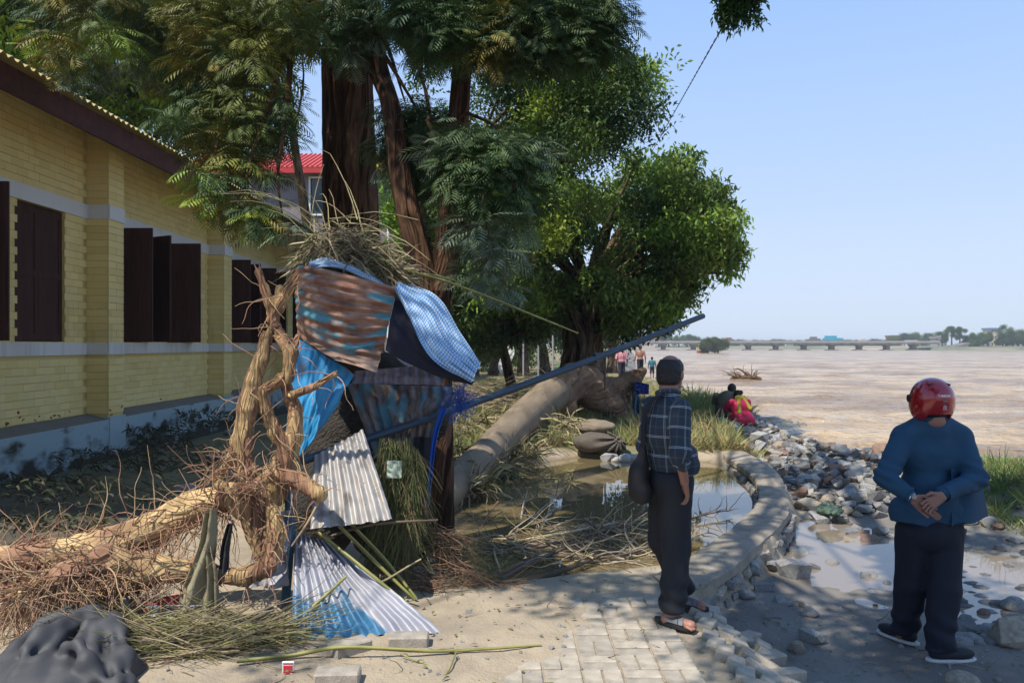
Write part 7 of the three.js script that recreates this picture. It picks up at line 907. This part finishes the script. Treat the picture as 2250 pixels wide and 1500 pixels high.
  for (let i = 0; i < 70; i++) { const p = G(rr(2085, 2260, r), rr(1195, 1420, r), -.25), s = rr(.06, .17, r), m = mesh('cobble', geos[10 + i % 2], mats[i % 2 ? 6 : 2]); m.position.set(p.x, Math.max(landH(p.x, p.z), PUDDLE - s * .12), p.z); m.scale.set(s, s * .7, s); m.rotation.y = rr(0, 6, r); tag(m, `${s > .13 ? 'large' : s > .09 ? 'medium' : 'small'} ${i % 2 ? 'charcoal' : 'dark grey'} wet cobble in the stream ${p.z < -7 ? 'near the grass bank' : p.z < -6 ? 'level with the trousers' : 'close to the bottom edge'}`, 'cobble', 'cobbles in the stream'); }
  tag(mesh('green_sacking', isoGeo([ball(G(1818, 1118, -.1), .12, .05, .1), ball(G(1835, 1124, -.12), .09, .04, .08)], { cell: .009, k: .03, warp: foldW(.075, 15, 15) }), std({ color: [.10, .16, .115], map: T.grain })), 'faded green sacking caught on the puddle rocks', 'sacking');
  [[1330, 900, .25], [240, 1035, .16], [410, 1065, .2], [375, 985, .22], [470, 1000, .2], [505, 950, .22]].slice(1).forEach(([x, y, s], i) => { const m = mesh('shade_stone', roundRock(700 + i), greyBlock[i % 2]); const p = G(x, y, .08); m.position.set(p.x, landH(p.x, p.z) + s * .2, p.z); m.scale.setScalar(s); tag(m, ['small stone in the shade under the first pilaster', 'round boulder in the shade left of the upright root', 'shaded stone below the second shutter pair', 'shaded stone beside the root top', 'shaded stone farthest along the plinth'][i], 'stone', 'stones in the building shade'); });
}
// ---------------------------------------------------------------- posts, cable
{
  const c = P(1107, 0, 41), base = V(c.x, .25, -41), t = thing('lamp_post', 'white post with torn plastic sheeting round its foot', 'post', base), wm = std({ color: [.62, .62, .60], roughness: .5 });
  mesh('pole', new THREE.CylinderGeometry(.085, .10, 4, 14), wm, t, 0, 2, 0); mesh('band', new THREE.CylinderGeometry(.13, .13, .12, 14), std({ color: [.02, .2, .12] }), t, 0, 1.45, 0);
  tag(mesh('torn_plastic', new Acc().sheet(14, 30, (u, v) => base.clone().add(V((u - .5) * .7 * (1 - .3 * v) + .1 * Math.sin(v * 6) + .1, 1.45 - 1.4 * v, .2 + .16 * fb(u * 5, v * 7))), .01).geo(), std({ color: [.6, .59, .56], roughness: .5 })), 'torn white plastic sheeting wrapped round the white post', 'plastic sheet');
  [[1183, 43, 'thin grey post left of the green pump among the trees'], [1215, 42, 'thin grey post just left of the large round-crowned tree'], [1150, 43, 'thin grey post nearest the white post']].forEach(([px, d, l]) => { const p = P(px, 0, d); tag(mesh('thin_post', new THREE.CylinderGeometry(.045, .045, 2.2, 10), std({ color: [.3, .3, .3] }), null, p.x, 1.1, -d), l, 'post', 'thin posts among the trees'); });
  const pump = thing('hand_pump', 'green hand pump pipe in front of the large round-crowned tree', 'pump', (() => { const p = P(1247, 0, 33); p.y = 0; return p; })()); mesh('pipe', tubeGeo([V(0, 0, 0), V(0, .8, 0), V(-.05, 1.15, 0), V(.1, 1.2, 0)], .06, { n: 10, seg: 8 }), std({ color: [.01, .28, .10] }), pump); mesh('handle', tubeGeo([V(0, 1.1, 0), V(-.4, .8, 0)], .03, { n: 3, seg: 6 }), std({ color: [.01, .28, .10] }), pump);
  const A = new Acc(), a = P(1430, 338, 30), b = P(1592, 52, 8), e = P(1680, -110, 5.2), n = 150; for (const ph of [0, Math.PI]) { const pts = []; for (let i = 0; i <= n; i++) { const u = i / n, p = u < .8 ? a.clone().lerp(b, u / .8) : b.clone().lerp(e, (u - .8) / .2); p.add(V(Math.cos(u * 240 + ph) * .006, Math.sin(u * 240 + ph) * .006, 0)); pts.push(p); } A.tube(pts, .0045, { n: n * 2, seg: 5, cap: false }); }
  tag(mesh('overhead_cable', A.geo(), std({ color: [.02, .022, .03] })), 'twisted dark overhead cable slanting across the sky', 'cable');
  tag(mesh('roof_cable', tubeGeo([P(-60, 80, 8), P(0, 28, 8), P(60, -30, 8)], .008, { n: 4, seg: 5 }), std({ color: [.02, .02, .02] })), 'dark cable crossing the upper left corner', 'cable');
}

{ // twigs, leaf scraps and pebbles strewn over the sand
  const t = thing('sand_litter', 'scattered twigs, leaf scraps and pebbles on the sand before the debris', 'litter', V(0, 0, 0), null, 'stuff'), r = rng(1212), A = new Acc(), B = new Acc(), C = new Acc(), peb = [];
  const spot = () => { for (;;) { const d = rr(3.9, 6.3, r), x = rr(-2.6, 3.6, r); if (inPoly(pond2, x, -d) || x < -1.2 && d > 4.9) continue; return V(x, landH(x, -d) + .004, -d); } };
  for (let i = 0; i < 130; i++) { const p = spot(); (r() < .5 ? A : B).tube(curl(p, V(rr(-1, 1, r), .05, rr(-1, 1, r)), rr(.05, .22, r), .3, 5, r, .02), [rr(.0015, .004, r), .001], { n: 5, seg: 4, cap: false }); }
  for (let i = 0; i < 170; i++) { const p = spot(); leafAt(C, p.add(V(0, .006, 0)), V(rr(-1, 1, r), rr(0, .2, r), rr(-1, 1, r)).normalize(), V(0, 1, 0), rr(.03, .07, r), rr(.012, .025, r)); }
  const pg = [0, 1, 2].map(i => hullRock(950 + i, 10, 1, .6, .9, .4)); for (let i = 0; i < 420; i++) { const p = spot(), s = rr(.008, .03, r) * (r() < .08 ? 2 : 1); peb.push(pg[i % 3].clone().applyMatrix4(_m.compose(p, _q.setFromEuler(_e.set(r() * 6, r() * 6, 0)), V(s, s, s)))); }
  mesh('twigs', A.geo(), M.twigDark, t); mesh('twigs', B.geo(), M.strawDry, t); mesh('leaf_scraps', C.geo(false), std({ color: [.13, .13, .045] }), t); mesh('pebbles', mergeGeometries(peb), greyBlock[1], t);
}
renderer.render(scene, camera);
